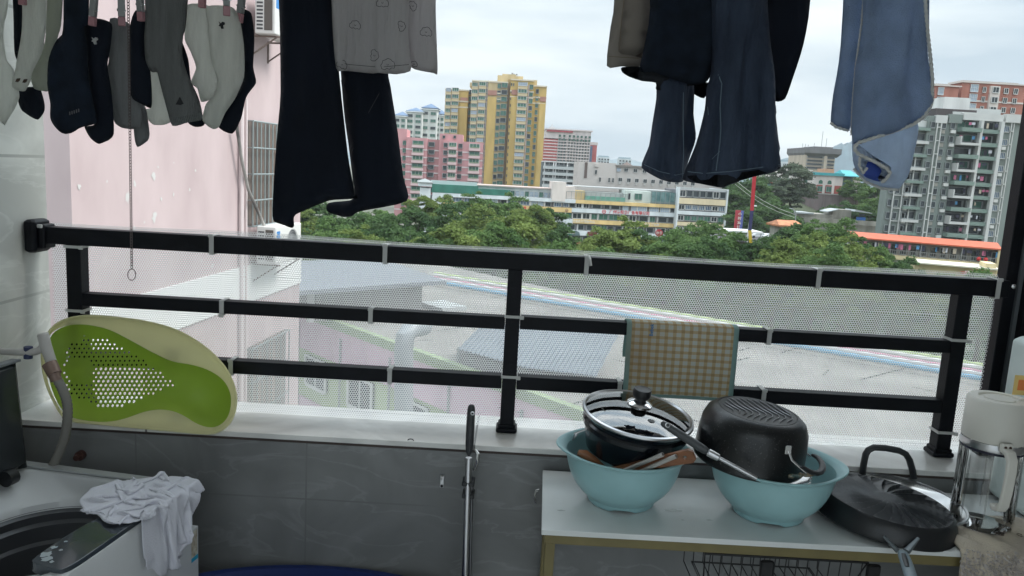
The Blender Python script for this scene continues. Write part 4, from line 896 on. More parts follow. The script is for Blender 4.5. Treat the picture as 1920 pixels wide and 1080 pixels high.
for k, (nm, Y, m, px, lb) in enumerate(SOCKS):
    o = cloth('sock', px, Y, m, T=.007, Rr=.016, fold=.009, ff=60, seed=k*1.7, step=.009, zoom=Z1, label=lb, cat='sock', group=SG)
    if nm == 'M' or nm == 'G':
        cx, cy = (1495, 170) if nm == 'M' else (637, 275); b = MB(); q = [(-20, -25), (-5, -12), (5, -24), (18, -20), (20, -8), (8, 0), (12, 22), (-2, 24), (-8, 8), (-20, 4), (-12, -8)]
        b.poly([at((cx+x)/3.6, (cy+y)/3.6, Y-.0125) for x, y in q], (0, .003, 0)); b.build('emblem', mat('black_thread', (.008, .008, .01), .8) if nm == 'M' else mat('white_thread', (.4, .4, .4), .8), o)
    if nm == 'J':
        b = MB(); b.poly([at(x/3.6, y/3.6, Y-.0115) for x, y in ((1185, 705), (1212, 655), (1238, 700), (1215, 708))], (0, .003, 0)); b.build('emblem', mat('black_thread', ()), o)
        b = MB()
        for i in range(18):
            t = i/17; b.tube([at((1165+t*200)/3.6, (848-t*38)/3.6, Y-.009), at((1155+t*200)/3.6, (800-t*38)/3.6, Y-.009)], .0012, 5)
        b.build('ribbed_cuff', mat('cuff_grey', (.14, .15, .15), .9), o)
    if nm == 'F': 
        b = MB()
        for i in range(5): b.box(-.0009, .0009, 0, .001, -.003, .003, Matrix.Translation(at((470+i*15)/3.6, (765-i*5)/3.6, Y-.0105)))
        b.build('print', mat('grey_ink', (.10, .10, .11), .8), o)
    if nm == 'B':
        b = MB()
        for cx, cy in ((120, 540), (168, 545)): b.poly([at((cx+x)/3.6, (cy+y)/3.6, Y-.0115) for x, y in ((-18, 12), (-8, -10), (12, -12), (6, 4), (-6, 14))], (0, .003, 0))
        b.build('emblem', mat('brown_thread', ()), o)
# pegs
pk = mat('dusty_pink_plastic', (.33, .16, .18), .4); clr = mat('clear_grey_plastic', (.35, .36, .36), .15, tl=.4)
def peg():
    t = thing('clothes_peg', (0, 0, 0), 'x', 'clothes peg', 'plastic clothes pegs holding the socks')
    for s in (-1, 1):
        MB().box(-.007, .007, s*.0045-.0015, s*.0045+.0015, .008, .055, ch=.001).build('arm', clr, t)
        MB().box(-.0075, .0075, s*.003-.0022, s*.003+.0022, -.012, .0078, ch=.001).build('jaw', pk, t, bev=.0008)
    MB().tube([(.009*math.cos(a), .006*math.sin(a*2), .022+.004*math.sin(a)) for a in np.linspace(0, 2*PI, 20)[:-1]], .0011, 6, closed=True).build('spring', mat('polished_steel', ()), t, smooth=True)
    return t
pg0 = peg()
PG = [(625, 138, 1.475, 6, 'pink clothes peg at the cuff of the black sock with the white bird'), (822, 138, 1.505, 0, 'pink clothes peg above the mid grey sock beside the bead chain'), (952, 105, 1.475, -3, 'pink clothes peg on the short black sock'),
      (1365, 15, 1.46, 2, 'pink clothes peg between the two pale socks near the large dark grey sock'), (1530, 68, 1.455, 0, 'pink clothes peg on the pale sock with the black emblem'), (1618, 115, 1.49, 8, 'pink clothes peg on the rightmost black sock'), (152, -5, 1.455, 0, 'pink clothes peg at the upper left photo edge')]
for k, (x, y, Y, a, lb) in enumerate(PG):
    o = pg0 if k == 0 else copy_tree(pg0); o.location = at(x/3.6, y/3.6, Y-.014); o.scale = (.82, .82, .82); o.rotation_euler = (0, R(a), R(20*math.sin(k*2.))); o['label'] = lb
# bead chain with ring
ch = thing('pull_chain', tuple(at(247, 500, 1.42)), 'thin metal chain with a ring at its end hanging in front of the pink building', 'chain')
b = MB(); a = at(240, -30, 1.42); c = at(247, 503, 1.42); L_ = (c-a).length; N_ = int(L_/.0052); dr = (c-a)/N_
for i in range(N_):
    p = a+dr*(i+.5); pts = []
    for t in range(8):
        an = 2*PI*t/8; off = Vector((.0021*math.cos(an), 0, .0034*math.sin(an))) if i % 2 else Vector((0.0011*math.cos(an), .0018*math.cos(an), .0034*math.sin(an))); pts.append(p+off)
    b.tube(pts, .0007, 4, closed=True)
b.build('links', mat('dark_chain_steel', (.16, .13, .13), .35, .9), ch, smooth=True)
c = at(247, 515, 1.42); MB().tube([c+Vector((.0045*math.cos(t), .006*math.cos(t), .0105*math.sin(t))) for t in np.linspace(0, 2*PI, 25)[:-1]], .0009, 6, closed=True).build('ring', mat('dark_chain_steel', ()), ch, smooth=True)

# trousers
tr = thing('black_trousers', tuple(at(640, 400, 1.74)), 'wide-legged black trousers hanging above the railing', 'trousers')
seam = mat('faint_seam', (.05, .05, .055), .9)
cloth('leg', [(525, -60), (524, 60), (522, 200), (517, 320), (512, 405), (519, 419), (547, 427), (553, 422), (556, 402), (618, 376), (668, 372), (666, 360), (655, 290), (645, 200), (638, 120), (624, -10), (622, -60)], 1.70, black, tr, T=.018, Rr=.03, fold=.022, ff=28, seed=1, step=.014)
cloth('leg', [(628, -60), (634, 60), (640, 140), (647, 230), (660, 320), (664, 372), (618, 380), (616, 396), (640, 407), (660, 405), (676, 396), (763, 377), (757, 330), (745, 235), (735, 165), (728, 110), (720, -60)], 1.74, black, tr, T=.018, Rr=.03, fold=.022, ff=28, seed=3, step=.014)
b = MB(); b.tube([at(x, y, 1.679) for x, y in ((640, 150), (650, 240), (660, 320), (665, 366))], .0007, 5); b.tube([at(x, y, 1.718) for x, y in ((722, 155), (700, 195), (672, 245), (658, 290))], .0007, 5); b.build('seam', seam, tr)
# patterned shorts
sh = thing('patterned_shorts', tuple(at(720, 135, 1.66)), 'light grey shorts with cloud-sheep outlines hanging over the black trousers', 'shorts')
sgm = mat('warm_grey_poplin', (.52, .50, .505), .9, bump=.8, bs=60, stretch=(2.5, 1, .3), tl=.45, var=.05, vs=12)
cloth('leg', [(765, -60), (815, -60), (817, 20), (821, 133), (812, 137), (768, 124), (760, 60)], 1.69, sgm, sh, T=.01, Rr=.02, fold=.008, ff=50, seed=5, step=.012)
cloth('leg', [(612, -60), (622, 10), (632, 128), (655, 133), (712, 138), (769, 133), (766, 60), (765, -60)], 1.655, sgm, sh, T=.014, Rr=.02, fold=.016, ff=60, seed=2, step=.010)
b = MB(); b.tube([at(x, y, 1.6385) for x, y in ((633, 117), (655, 121), (712, 126), (767, 121))], .0007, 5); b.build('hem_stitch', mat('stitch_grey', (.14, .14, .14), .9), sh)
dm = mat('ink_doodle', (.02, .02, .025), .9)
def doodle(px, py, Y, s=1, rot=0):
    c = at(px, py, Y); pts = []
    out = [(-11, 6), (-12, 0), (-9, -3), (-8, -7), (-3, -8), (1, -10), (6, -8), (8, -5), (11, -3), (12, 3), (10, 7), (6, 6), (2, 8), (-2, 6), (-6, 8)]
    for x, y in out: r_ = R(rot); pts.append(c+Vector(((x*math.cos(r_)-y*math.sin(r_)), 0, -(x*math.sin(r_)+y*math.cos(r_))))*.00105*s)
    b = MB(); b.tube(pts, .00055, 5, closed=True); b.tube([c+Vector((-.002, 0, .001)), c+Vector((-.001, 0, -.001)), c+Vector((.001, 0, -.001)), c+Vector((.002, 0, .001))], .0004, 4); b.build('printed_doodle', dm, sh)
for x, y, s, r_, Y in ((666, 47, .9, 10, 1.628), (753, 49, .8, 80, 1.628), (717, 5, 1, 0, 1.628), (702, 104, .9, 95, 1.628), (727, 121, 1.15, -8, 1.628), (641, 121, .9, 20, 1.632), (799, 60, 1, 5, 1.674), (774, 11, .8, 60, 1.674), (776, 120, .6, 10, 1.678)): doodle(x, y, Y, s, r_)

# right-hand clothes
Z5 = (3.0, 1120, 0)
tau = mat('taupe_cotton', (.33, .30, .27), .9, bump=.3, bs=500, tl=.3, var=.05); tau2 = mat('taupe_cotton_dark', (.24, .21, .185), .9, bump=.3, bs=500, tl=.2, var=.05)
gt = thing('taupe_trousers', tuple(at(1165, 120, 1.74)), 'short taupe trousers with two layered hems at the left of the dark clothes', 'trousers')
cloth('outer_leg', [(100, -180), (95, 0), (75, 150), (54, 370), (135, 374), (238, 374), (262, 320), (270, 100), (270, -180)], 1.76, tau, gt, zoom=Z5, T=.008, fold=.006, seed=4)
cloth('inner_leg', [(155, -180), (150, 0), (135, 120), (118, 290), (190, 312), (252, 325), (262, 290), (300, 100), (300, -180)], 1.735, tau2, gt, zoom=Z5, T=.008, fold=.006, seed=6)
b = MB(); b.tube([at(1120+x/3, y/3, 1.7255) for x, y in ((150, 0), (136, 110), (124, 282))], .0006, 5); b.tube([at(1120+x/3, y/3, 1.750) for x, y in ((62, 316), (135, 322), (232, 328))], .0006, 5); b.build('seam', mat('seam_brown', (.22, .17, .12), .9), gt)
dr_ = thing('navy_skirt', tuple(at(1250, 160, 1.70)), 'dark navy garment with a double hem between the taupe trousers and the jeans', 'skirt')
cloth('outer_layer', [(300, -180), (720, -180), (700, 300), (640, 420), (605, 466), (515, 472), (330, 412), (236, 402), (262, 250), (292, 50)], 1.70, navy, dr_, zoom=Z5, T=.012, fold=.012, seed=2, ff=25)
cloth('under_layer', [(138, 378), (240, 374), (420, 400), (610, 462), (525, 482), (430, 498), (332, 508), (328, 466), (250, 456), (180, 432), (140, 406)], 1.73, mat('ink_navy_lining', (.012, .014, .020), .9, bump=.3, bs=600), dr_, zoom=Z5, T=.008, fold=.006, seed=8)
cloth('back_layer', [(515, 470), (610, 462), (640, 480), (600, 553), (540, 526)], 1.77, black, dr_, zoom=Z5, T=.008, fold=.004, seed=8)
den = mat('dark_denim', (.016, .026, .050), .85, c2=(.040, .058, .098), vs=16, bump=.9, bs=60, stretch=(1, 1, .3), det=8, tl=.06); denS = mat('denim_seam', (.13, .18, .23), .85)  # paler tone paints in crease highlights besides real denim fading
jn = thing('blue_jeans', tuple(at(1330, 340, 1.70)), 'dark blue flared jeans hanging in the middle right with frayed pale seams', 'jeans')
cloth('leg', [(345, 430), (535, 430), (542, 640), (552, 780), (508, 950), (494, 1016), (440, 1027), (360, 1011), (250, 942), (288, 820), (305, 700), (328, 560)], 1.745, den, jn, zoom=Z5, T=.02, Rr=.03, fold=.03, ff=48, seed=3, step=.010)
cloth('leg', [(640, -180), (955, -180), (968, 200), (985, 500), (1003, 680), (1035, 880), (1041, 946), (990, 962), (860, 1000), (735, 1040), (700, 1056), (560, 1031), (495, 1015), (502, 955), (548, 810), (590, 620), (602, 500), (622, 430), (640, 200)], 1.69, den, jn, zoom=Z5, T=.024, Rr=.035, fold=.032, ff=38, seed=9, step=.012)
b = MB()
def sm_(pts, Y, r=.0008): b.tube([at(1120+x/3, y/3, Y) for x, y in pts], r, 5)
sm_(((680, 420), (700, 470), (690, 600), (695, 720), (690, 800), (668, 960)), 1.655, .0012); sm_(((484, 520), (482, 700), (486, 850), (478, 1000)), 1.715); sm_(((620, 600), (630, 690), (640, 760)), 1.655, .0007)
sm_(((508, 965), (600, 975), (740, 965), (860, 950), (1030, 925)), 1.654, .0009); sm_(((262, 925), (350, 965), (440, 985), (490, 975)), 1.716, .0008); sm_(((600, 980), (640, 900), (690, 850)), 1.656, .0007)
b.build('seam', denS, jn, smooth=True)
b = MB(); 
kk = cloth('hem_shade_strip', [(505, 990), (620, 985), (740, 978), (860, 962), (1030, 940), (985, 962), (860, 1000), (735, 1038), (700, 1052), (560, 1028)], 1.664, mat('hem_shadow_cloth', (.010, .013, .02), .95), jn, zoom=Z5, T=.003, Rr=.01, fold=.003, seed=9, step=.015)  # dark strip stands in for the shade inside the open hem
o = cloth('black_shirt', [(925, -180), (1225, -180), (1195, 0), (1152, 250), (1095, 440), (1056, 556), (1000, 570), (978, 500), (965, 300)], 1.75, black, None, zoom=Z5, T=.012, fold=.01, seed=12, label='plain black garment hanging behind the right leg of the jeans', cat='shirt')
# towel
Z6 = (2.348, 1440, 0)
fl = mat('slate_blue_fleece', (.36, .45, .60), .95, bump=.7, bs=420, var=.16, vs=14, tl=.5); fl2 = mat('bright_blue_fleece', (.12, .2, .62), .95, bump=.6, bs=420, tl=.5); fl3 = mat('backlit_slate_fleece', (.56, .64, .74), .95, bump=.7, bs=420, tl=.7, var=.1, vs=18)  # pale copy: light coming through the lower fold put into its colour
tt = thing('blue_towel', tuple(at(1650, 350, 1.66)), 'thick slate-blue fleece towel with a scalloped grey cord edge hanging at the right', 'towel')
cloth('back_fold', [(360, -140), (460, -140), (440, 200), (400, 400), (362, 560), (355, 577), (300, 561), (274, 541), (284, 420), (318, 200)], 1.70, fl, tt, zoom=Z6, T=.012, Rr=.02, fold=.004, seed=1, step=.014)
cloth('lower_fold', [(372, 560), (500, 540), (658, 540), (642, 680), (618, 780), (570, 832), (500, 826), (430, 800), (385, 750), (366, 690)], 1.70, fl3, tt, zoom=Z6, T=.016, Rr=.03, fold=.022, ff=60, seed=5, step=.012)
cloth('inner_pocket', [(400, 690), (430, 700), (480, 712), (520, 745), (528, 775), (495, 800), (430, 780), (400, 740)], 1.672, fl2, tt, zoom=Z6, T=.006, Rr=.02, fold=.004, seed=5, step=.012)
cloth('front_fold', [(432, -140), (690, -140), (702, 150), (724, 340), (722, 450), (690, 512), (640, 546), (520, 590), (400, 626), (377, 642), (368, 560), (372, 450), (385, 300), (414, 100)], 1.655, fl, tt, zoom=Z6, T=.018, Rr=.03, fold=.024, ff=36, seed=7, step=.012)
cloth('back_strip', [(692, -140), (712, -140), (712, 100), (706, 210), (698, 100)], 1.69, fl3, tt, zoom=Z6, T=.006, Rr=.01, fold=.002, seed=7)
cloth('curled_tip', [(376, 640), (395, 635), (470, 690), (540, 735), (530, 770), (500, 800), (484, 785), (500, 750), (470, 722), (440, 712), (428, 745), (412, 765), (400, 735), (402, 690)], 1.655, fl3, tt, zoom=Z6, T=.010, Rr=.012, fold=.004, seed=7, step=.01)
cord = mat('grey_cord', (.66, .66, .64), .95, bump=.5, bs=600)
def fringe(pts, Y, r=.0038):
    P_ = [at(1440+x/2.348, y/2.348, Y) for x, y in pts]; o = []; s = 0
    for a, c in zip(P_, P_[1:]):
        n_ = max(1, int((c-a).length/.0019))
        for i in range(n_): o.append(a+(c-a)*i/n_)
    b = MB(); b.tube(o, [r*(.72+.38*abs(math.sin(i*.62))) for i in range(len(o))], 8); b.build('scalloped_cord', cord, tt, smooth=True, angle=180)
fringe([(684, -140), (698, 100), (716, 260), (724, 350), (722, 450), (692, 510), (640, 548), (520, 590), (400, 628), (382, 645), (384, 662), (400, 680), (470, 712), (524, 742), (538, 762), (520, 790), (496, 806)], 1.642)
fringe([(275, 540), (300, 560), (356, 576)], 1.69, .003); fringe([(405, 690), (402, 730), (420, 762), (440, 735)], 1.648, .003); fringe([(378, 742), (430, 800), (500, 829), (575, 836)], 1.69, .0032); fringe([(430, -140), (412, 100), (385, 300), (372, 460), (366, 600)], 1.664, .0022)

# rods the laundry hangs from, above the photo's upper edge
rodm = mat('steel', ())
for (x0, x1, Y, lb) in ((-20, 520, 1.50, 'steel rod above the row of socks'), (500, 1540, 1.72, 'long steel rod above the trousers and jeans'), (1545, 1760, 1.68, 'short steel rod above the blue towel')):
    a = at(x0, -232, Y); c = at(x1, -218, Y); c.z = a.z = (a.z+c.z)/2; tag(MB().tube([a, c], .011, 12).build('drying_rod', rodm, smooth=True), lb, 'drying rod', 'drying rods under the ceiling')

# ================================================================== OUTSIDE
GZ = -20.0
def pmesh(name, boxes):
    """unit-size part mesh, boxes = (x0,x1,y0,y1,z0,z1,matindex)"""
    me = bpy.data.meshes.new(name); vs = []; fs = []; mi = []
    for (x0, x1, y0, y1, z0, z1, k) in boxes:
        o = len(vs); vs += [(x0, y0, z0), (x1, y0, z0), (x1, y1, z0), (x0, y1, z0), (x0, y0, z1), (x1, y0, z1), (x1, y1, z1), (x0, y1, z1)]
        for f in ((3, 2, 1, 0), (4, 5, 6, 7), (0, 1, 5, 4), (1, 2, 6, 5), (2, 3, 7, 6), (3, 0, 4, 7)): fs.append(tuple(i+o for i in f)); mi.append(k)
    me.from_pydata(vs, [], fs); return me, mi
UNIT = {}
def unit_win(key, gm, fm, mull=1, fw=.05, bars=0):
    """window: glass pane behind a frame with mullions"""
    if key in UNIT: return UNIT[key]
    bx = [(0, 1, -.2, 1, 0, 1, 0), (-fw*.5, fw, -1, -.25, 0, 1, 1), (1-fw, 1+fw*.5, -1, -.25, 0, 1, 1), (fw, 1-fw, -1, -.25, 1-fw*1.2, 1, 1), (fw, 1-fw, -1.4, -.25, -fw, fw, 1)]
    for i in range(mull): c = (i+1)/(mull+1); bx.append((c-fw*.35, c+fw*.35, -.8, -.25, fw, 1-fw*1.2, 1))
    for i in range(bars): c = (i+1)/(bars+1); bx.append((fw, 1-fw, -.7, -.26, c-.015, c+.015, 1))
    me, mi = pmesh('window', bx); me.materials.append(gm); me.materials.append(fm); me.polygons.foreach_set('material_index', mi); UNIT[key] = me; return me
def unit_box(key, m):
    if key in UNIT: return UNIT[key]
    me, mi = pmesh(key, [(0, 1, 0, 1, 0, 1, 0)]); me.materials.append(m); UNIT[key] = me; return me
class Fac:
    def __init__(s, name, Y0, ang, label, cat, px0=960, group=None):
        s.a = R(ang); c = at(px0, 300, Y0); s.p0 = Vector((c.x, Y0, 0)); s.d = Vector((math.cos(s.a), math.sin(s.a), 0)); s.n = Vector((-s.d.y, s.d.x, 0))
        s.root = thing(name, (s.p0.x, s.p0.y, GZ), label, cat, group); s.root.rotation_euler.z = s.a; s.parts = {}
    def uv(s, px, py, dep=0):
        r = Vector(ray(px, py)); o = Vector((0, 0, CZ)); p = s.p0+s.n*dep; t = (p-o).dot(s.n)/r.dot(s.n); h = o+r*t; return (h-s.p0).dot(s.d), h.z-GZ
    def U(s, px, py=300, dep=0): return s.uv(px, py, dep)[0]
    def Z(s, px, py, dep=0): return s.uv(px, py, dep)[1]
    def add(s, mb, name, m, **k):
        o = mb.build(name, m, None, keep=True, **k); o.parent = s.root; return o
    def box(s, name, m, u0, u1, d0, d1, z0, z1, **k): return s.add(MB().box(u0, u1, d0, d1, z0, z1), name, m, **k)
    def unit(s, name, me, u0, u1, d0, d1, z0, z1): s.parts.setdefault(name, []).append((me, u0, u1, d0, d1, z0, z1))
    def win(s, me, u0, u1, z0, z1, d=0, t=.12): s.unit('window', me, u0, u1, d, d+t, z0, z1)
    def done(s):
        for name, L in s.parts.items():
            L.sort(key=lambda q: -(q[2]-q[1])*(q[6]-q[5]))
            for me, u0, u1, d0, d1, z0, z1 in L[:100]:
                o = bpy.data.objects.new(name, me); col.objects.link(o); o.parent = s.root; o.location = (u0, d0, z0); o.scale = (u1-u0, d1-d0, z1-z0)
            rest = L[100:]
            if rest:
                vs = []; fs = []; mi = []; mats = []
                for me, u0, u1, d0, d1, z0, z1 in rest:
                    k0 = len(vs); mm = list(me.materials)
                    for mt in mm:
                        if mt not in mats: mats.append(mt)
                    vs += [(u0+v.co.x*(u1-u0), d0+v.co.y*(d1-d0), z0+v.co.z*(z1-z0)) for v in me.vertices]
                    for p in me.polygons: fs.append(tuple(i+k0 for i in p.vertices)); mi.append(mats.index(mm[p.material_index]))
                me = bpy.data.meshes.new(name); me.from_pydata(vs, [], fs)
                for mt in mats: me.materials.append(mt)
                me.polygons.foreach_set('material_index', mi)
                o = bpy.data.objects.new(name, me); col.objects.link(o); o.parent = s.root; o['kind'] = 'stuff'
        return s.root
def hip(u0, u1, d0, d1, z, h, ov=.6, ridge=.0):
    b = MB(); u0 -= ov; u1 += ov; d0 -= ov; d1 += ov; c = (d0+d1)/2; uc = (u0+u1)/2; r_ = ridge*(u1-u0)/2
    b.add([(u0, d0, z), (u1, d0, z), (u1, d1, z), (u0, d1, z), (uc-r_, c, z+h), (uc+r_+.01, c, z+h), (u0, d0, z-.3), (u1, d0, z-.3), (u1, d1, z-.3), (u0, d1, z-.3)],
          [(0, 1, 5, 4), (1, 2, 5), (2, 3, 4, 5), (3, 0, 4), (6, 7, 1, 0), (7, 8, 2, 1), (8, 9, 3, 2), (9, 6, 0, 3), (9, 8, 7, 6)]); return b
def walls(name, c, var=.13, vs=.35, **k): return mat(name, c, .85, var=var, vs=vs, stretch=(1, 1, .22), det=7, **k)
gl_d = mat('dark_window_glass', (.035, .045, .05), .12, var=.5, vs=.4); gl_g = mat('green_window_glass', (.035, .12, .09), .15, c2=(.09, .20, .15), vs=.35)
gl_b = mat('blue_window_glass', (.06, .10, .16), .12, c2=(.18, .24, .30), vs=.5); gl_l = mat('pale_blue_glass', (.30, .38, .48), .15, c2=(.42, .50, .58), vs=.5)
fw_w = mat('white_window_frame', (.60, .60, .58), .6); fw_g = mat('grey_window_frame', (.25, .27, .27), .6)
W_d = unit_win('wd', gl_d, fw_w, 1); W_g = unit_win('wg', gl_g, fw_w, 2, .04); W_b = unit_win('wb', gl_b, fw_w, 2, .04); W_l = unit_win('wl', gl_l, fw_w, 3, .03, 1); W_n = unit_win('wn', gl_d, fw_g, 0, .06); W_gd = unit_win('wgd', gl_g, fw_g, 1, .05)

# ground sheets
grd = structure(sheet('ground', [(-2500, -60, GZ), (2500, -60, GZ), (2500, 4500, GZ), (-2500, 4500, GZ)], mat('city_ground', (.10, .11, .08), .95, c2=(.16, .155, .13), vs=.02)))
structure(sheet('car_park', [(-90, 60, GZ+.04), (-30, 60, GZ+.04), (-20, 160, GZ+.04), (-110, 160, GZ+.04)], mat('asphalt', (.06, .06, .062), .9, var=.2, vs=1)))

# ---- distant hills
hm = mat('haze_blue_hill', (.055, .105, .13), 1, var=.12, vs=.02)  # distance haze painted into the hill colour as blue
def hill(name, D, pts, m, thick=500):
    b = MB(); vs = []; n = len(pts)
    P_ = []
    for (a, c) in zip(pts, pts[1:]):
        for k in range(8): t = k/8; P_.append((a[0]+(c[0]-a[0])*t, a[1]+(c[1]-a[1])*t+1.2*math.sin((a[0]+k*9)*1.3)))
    P_.append(pts[-1]); n = len(P_)
    rows = 7
    for r_ in range(rows):
        for i, (x, y) in enumerate(P_):
            p = at(x, y, D); h = (p.z-GZ); t = r_/(rows-1); vs.append((p.x*(1-.15*t), D-thick*t, GZ-1+(h)*(math.cos(t*PI/2))*(1+.05*math.sin(i*2.1+r_*3)*(1 if r_ else 0))))
    fs = [(r_*n+i, r_*n+i+1, (r_+1)*n+i+1, (r_+1)*n+i) for r_ in range(rows-1) for i in range(n-1)]
    b.add(vs, fs).add([(v[0], v[1]+600, GZ-1) for v in vs[:n]], []); 
    k = rows*n; b.f += [(i+1, i, k+i, k+i+1) for i in range(n-1)]
    return structure(b.build(name, m, None, smooth=True))
hill('far_hills', 2600, [(1330, 330), (1400, 318), (1460, 300), (1500, 291), (1540, 288), (1570, 272), (1600, 265), (1640, 258), (1700, 262), (1760, 275), (1850, 300), (1960, 330)], hm)
hill('low_hills', 3300, [(-700, 215), (-300, 232), (0, 235), (300, 262), (560, 280), (760, 290), (900, 305), (1000, 303), (1060, 297), (1130, 298), (1160, 299), (1240, 306), (1330, 322)], mat('haze_pale_hill', (.12, .17, .19), 1, var=.1, vs=.02))  # paler hill tone, again with the distance haze painted in

# ---- trees
def leafmat(name, c, c2):
    m = mat(name, c, .7, c2=c2, vs=1.1, tl=.35, det=6, spec=.12); return m
LM = [leafmat('leaf_mid_green', (.035, .085, .028), (.16, .25, .08)), leafmat('leaf_yellow_green', (.06, .11, .028), (.23, .29, .085)), leafmat('leaf_deep_green', (.025, .062, .026), (.12, .20, .07)), leafmat('leaf_grey_green', (.06, .085, .055), (.12, .15, .10))]
bark = mat('bark', (.09, .07, .05), .9, var=.3, vs=3)
TP = {}
def tree_proto(kind, seed):
    rng = np.random.default_rng(seed); nleaf = 14000
    # unit tree: height 1, crown radius ~ .5
    nc = 95; cl = []
    while len(cl) < nc:
        p = rng.uniform(-1, 1, 3); 
        if p@p < 1 and p[2] > -.75: cl.append(p)
    cl = np.array(cl); cl /= (np.linalg.norm(cl, axis=1)[:, None]**.45); cl *= (1+.22*np.sin(np.arctan2(cl[:, 1], cl[:, 0])*3+seed)+rng.uniform(-.12, .16, nc))[:, None]
    C_ = np.stack([cl[:, 0]*.38, cl[:, 1]*.38, .60+cl[:, 2]*.30], 1); C_[:, :2] *= (1-.35*np.clip((C_[:, 2]-.62)/.3, 0, 1))[:, None]; rad = rng.uniform(.05, .115, nc)
    if kind == 'tall': C_[:, :2] *= .72; C_[:, 2] = .58+(C_[:, 2]-.62)*1.3; rad *= .85
    k = rng.integers(0, nc, nleaf); d = rng.normal(size=(nleaf, 3)); d /= np.linalg.norm(d, axis=1)[:, None]; d[:, 2] = np.abs(d[:, 2])*.8+d[:, 2]*.2
    P_ = C_[k]+d*(rad[k]*rng.uniform(.55, 1.12, nleaf))[:, None]*np.array([1, 1, .85])
    n = d*.8+rng.normal(size=(nleaf, 3))*.55+np.array([0, 0, .3]); n /= np.linalg.norm(n, axis=1)[:, None]; t = np.cross(n, rng.normal(size=(nleaf, 3))); t /= np.linalg.norm(t, axis=1)[:, None]; bt = np.cross(n, t)
    s_ = rng.uniform(.010, .026, nleaf)[:, None]
    V = np.stack([P_-t*s_, P_+bt*s_*.55, P_+t*s_, P_-bt*s_*.55], 1).reshape(-1, 3)
    me = bpy.data.meshes.new('crown'); me.from_pydata(V.tolist(), [], np.arange(nleaf*4).reshape(-1, 4).tolist())
    b = MB(); b.tube([(0, 0, 0), (.01, 0, .2), (-.01, .01, .4), (0, 0, .62)], [.026, .020, .015, .006], 8)
    for i in range(9):
        c = C_[i*5 % nc]; b.tube([(0, 0, .25+.03*i), tuple((np.array([0, 0, .3+.03*i])+c)/2+rng.uniform(-.02, .02, 3)), tuple(c)], [.011, .007, .003], 6)
    tm = bpy.data.meshes.new('trunk'); tm.from_pydata([tuple(v) for v in b.v], [], b.f); tm.materials.append(bark)
    return me, tm
PROT = [tree_proto('round' if i != 4 else 'tall', i+11) for i in range(5)]
CM = {}
def tree(px, py, Y, w, h, lk, label, group, zb=GZ, rot=None):
    """crown top at the pixel, w = crown width in m, h = total height"""
    top = at(px, py, Y); i = rnd.randrange(4) if h < w*1.7 else 4; me, tm = PROT[i]
    key = (i, lk)
    if key not in CM: m2 = me.copy(); m2.materials.append(LM[lk]); CM[key] = m2
    zb = top.z-h*.93
    r_ = thing('tree', (top.x, Y, zb), label, 'tree', group); r_.scale = (w/.95, w/.95, h); r_.rotation_euler.z = rot if rot is not None else rnd.uniform(0, 6.28)
    for nm, mm in (('crown', CM[key]), ('trunk', tm)): o = bpy.data.objects.new(nm, mm); col.objects.link(o); o.parent = r_
    return r_
TG = 'broadleaf trees in the belt beyond the railing'
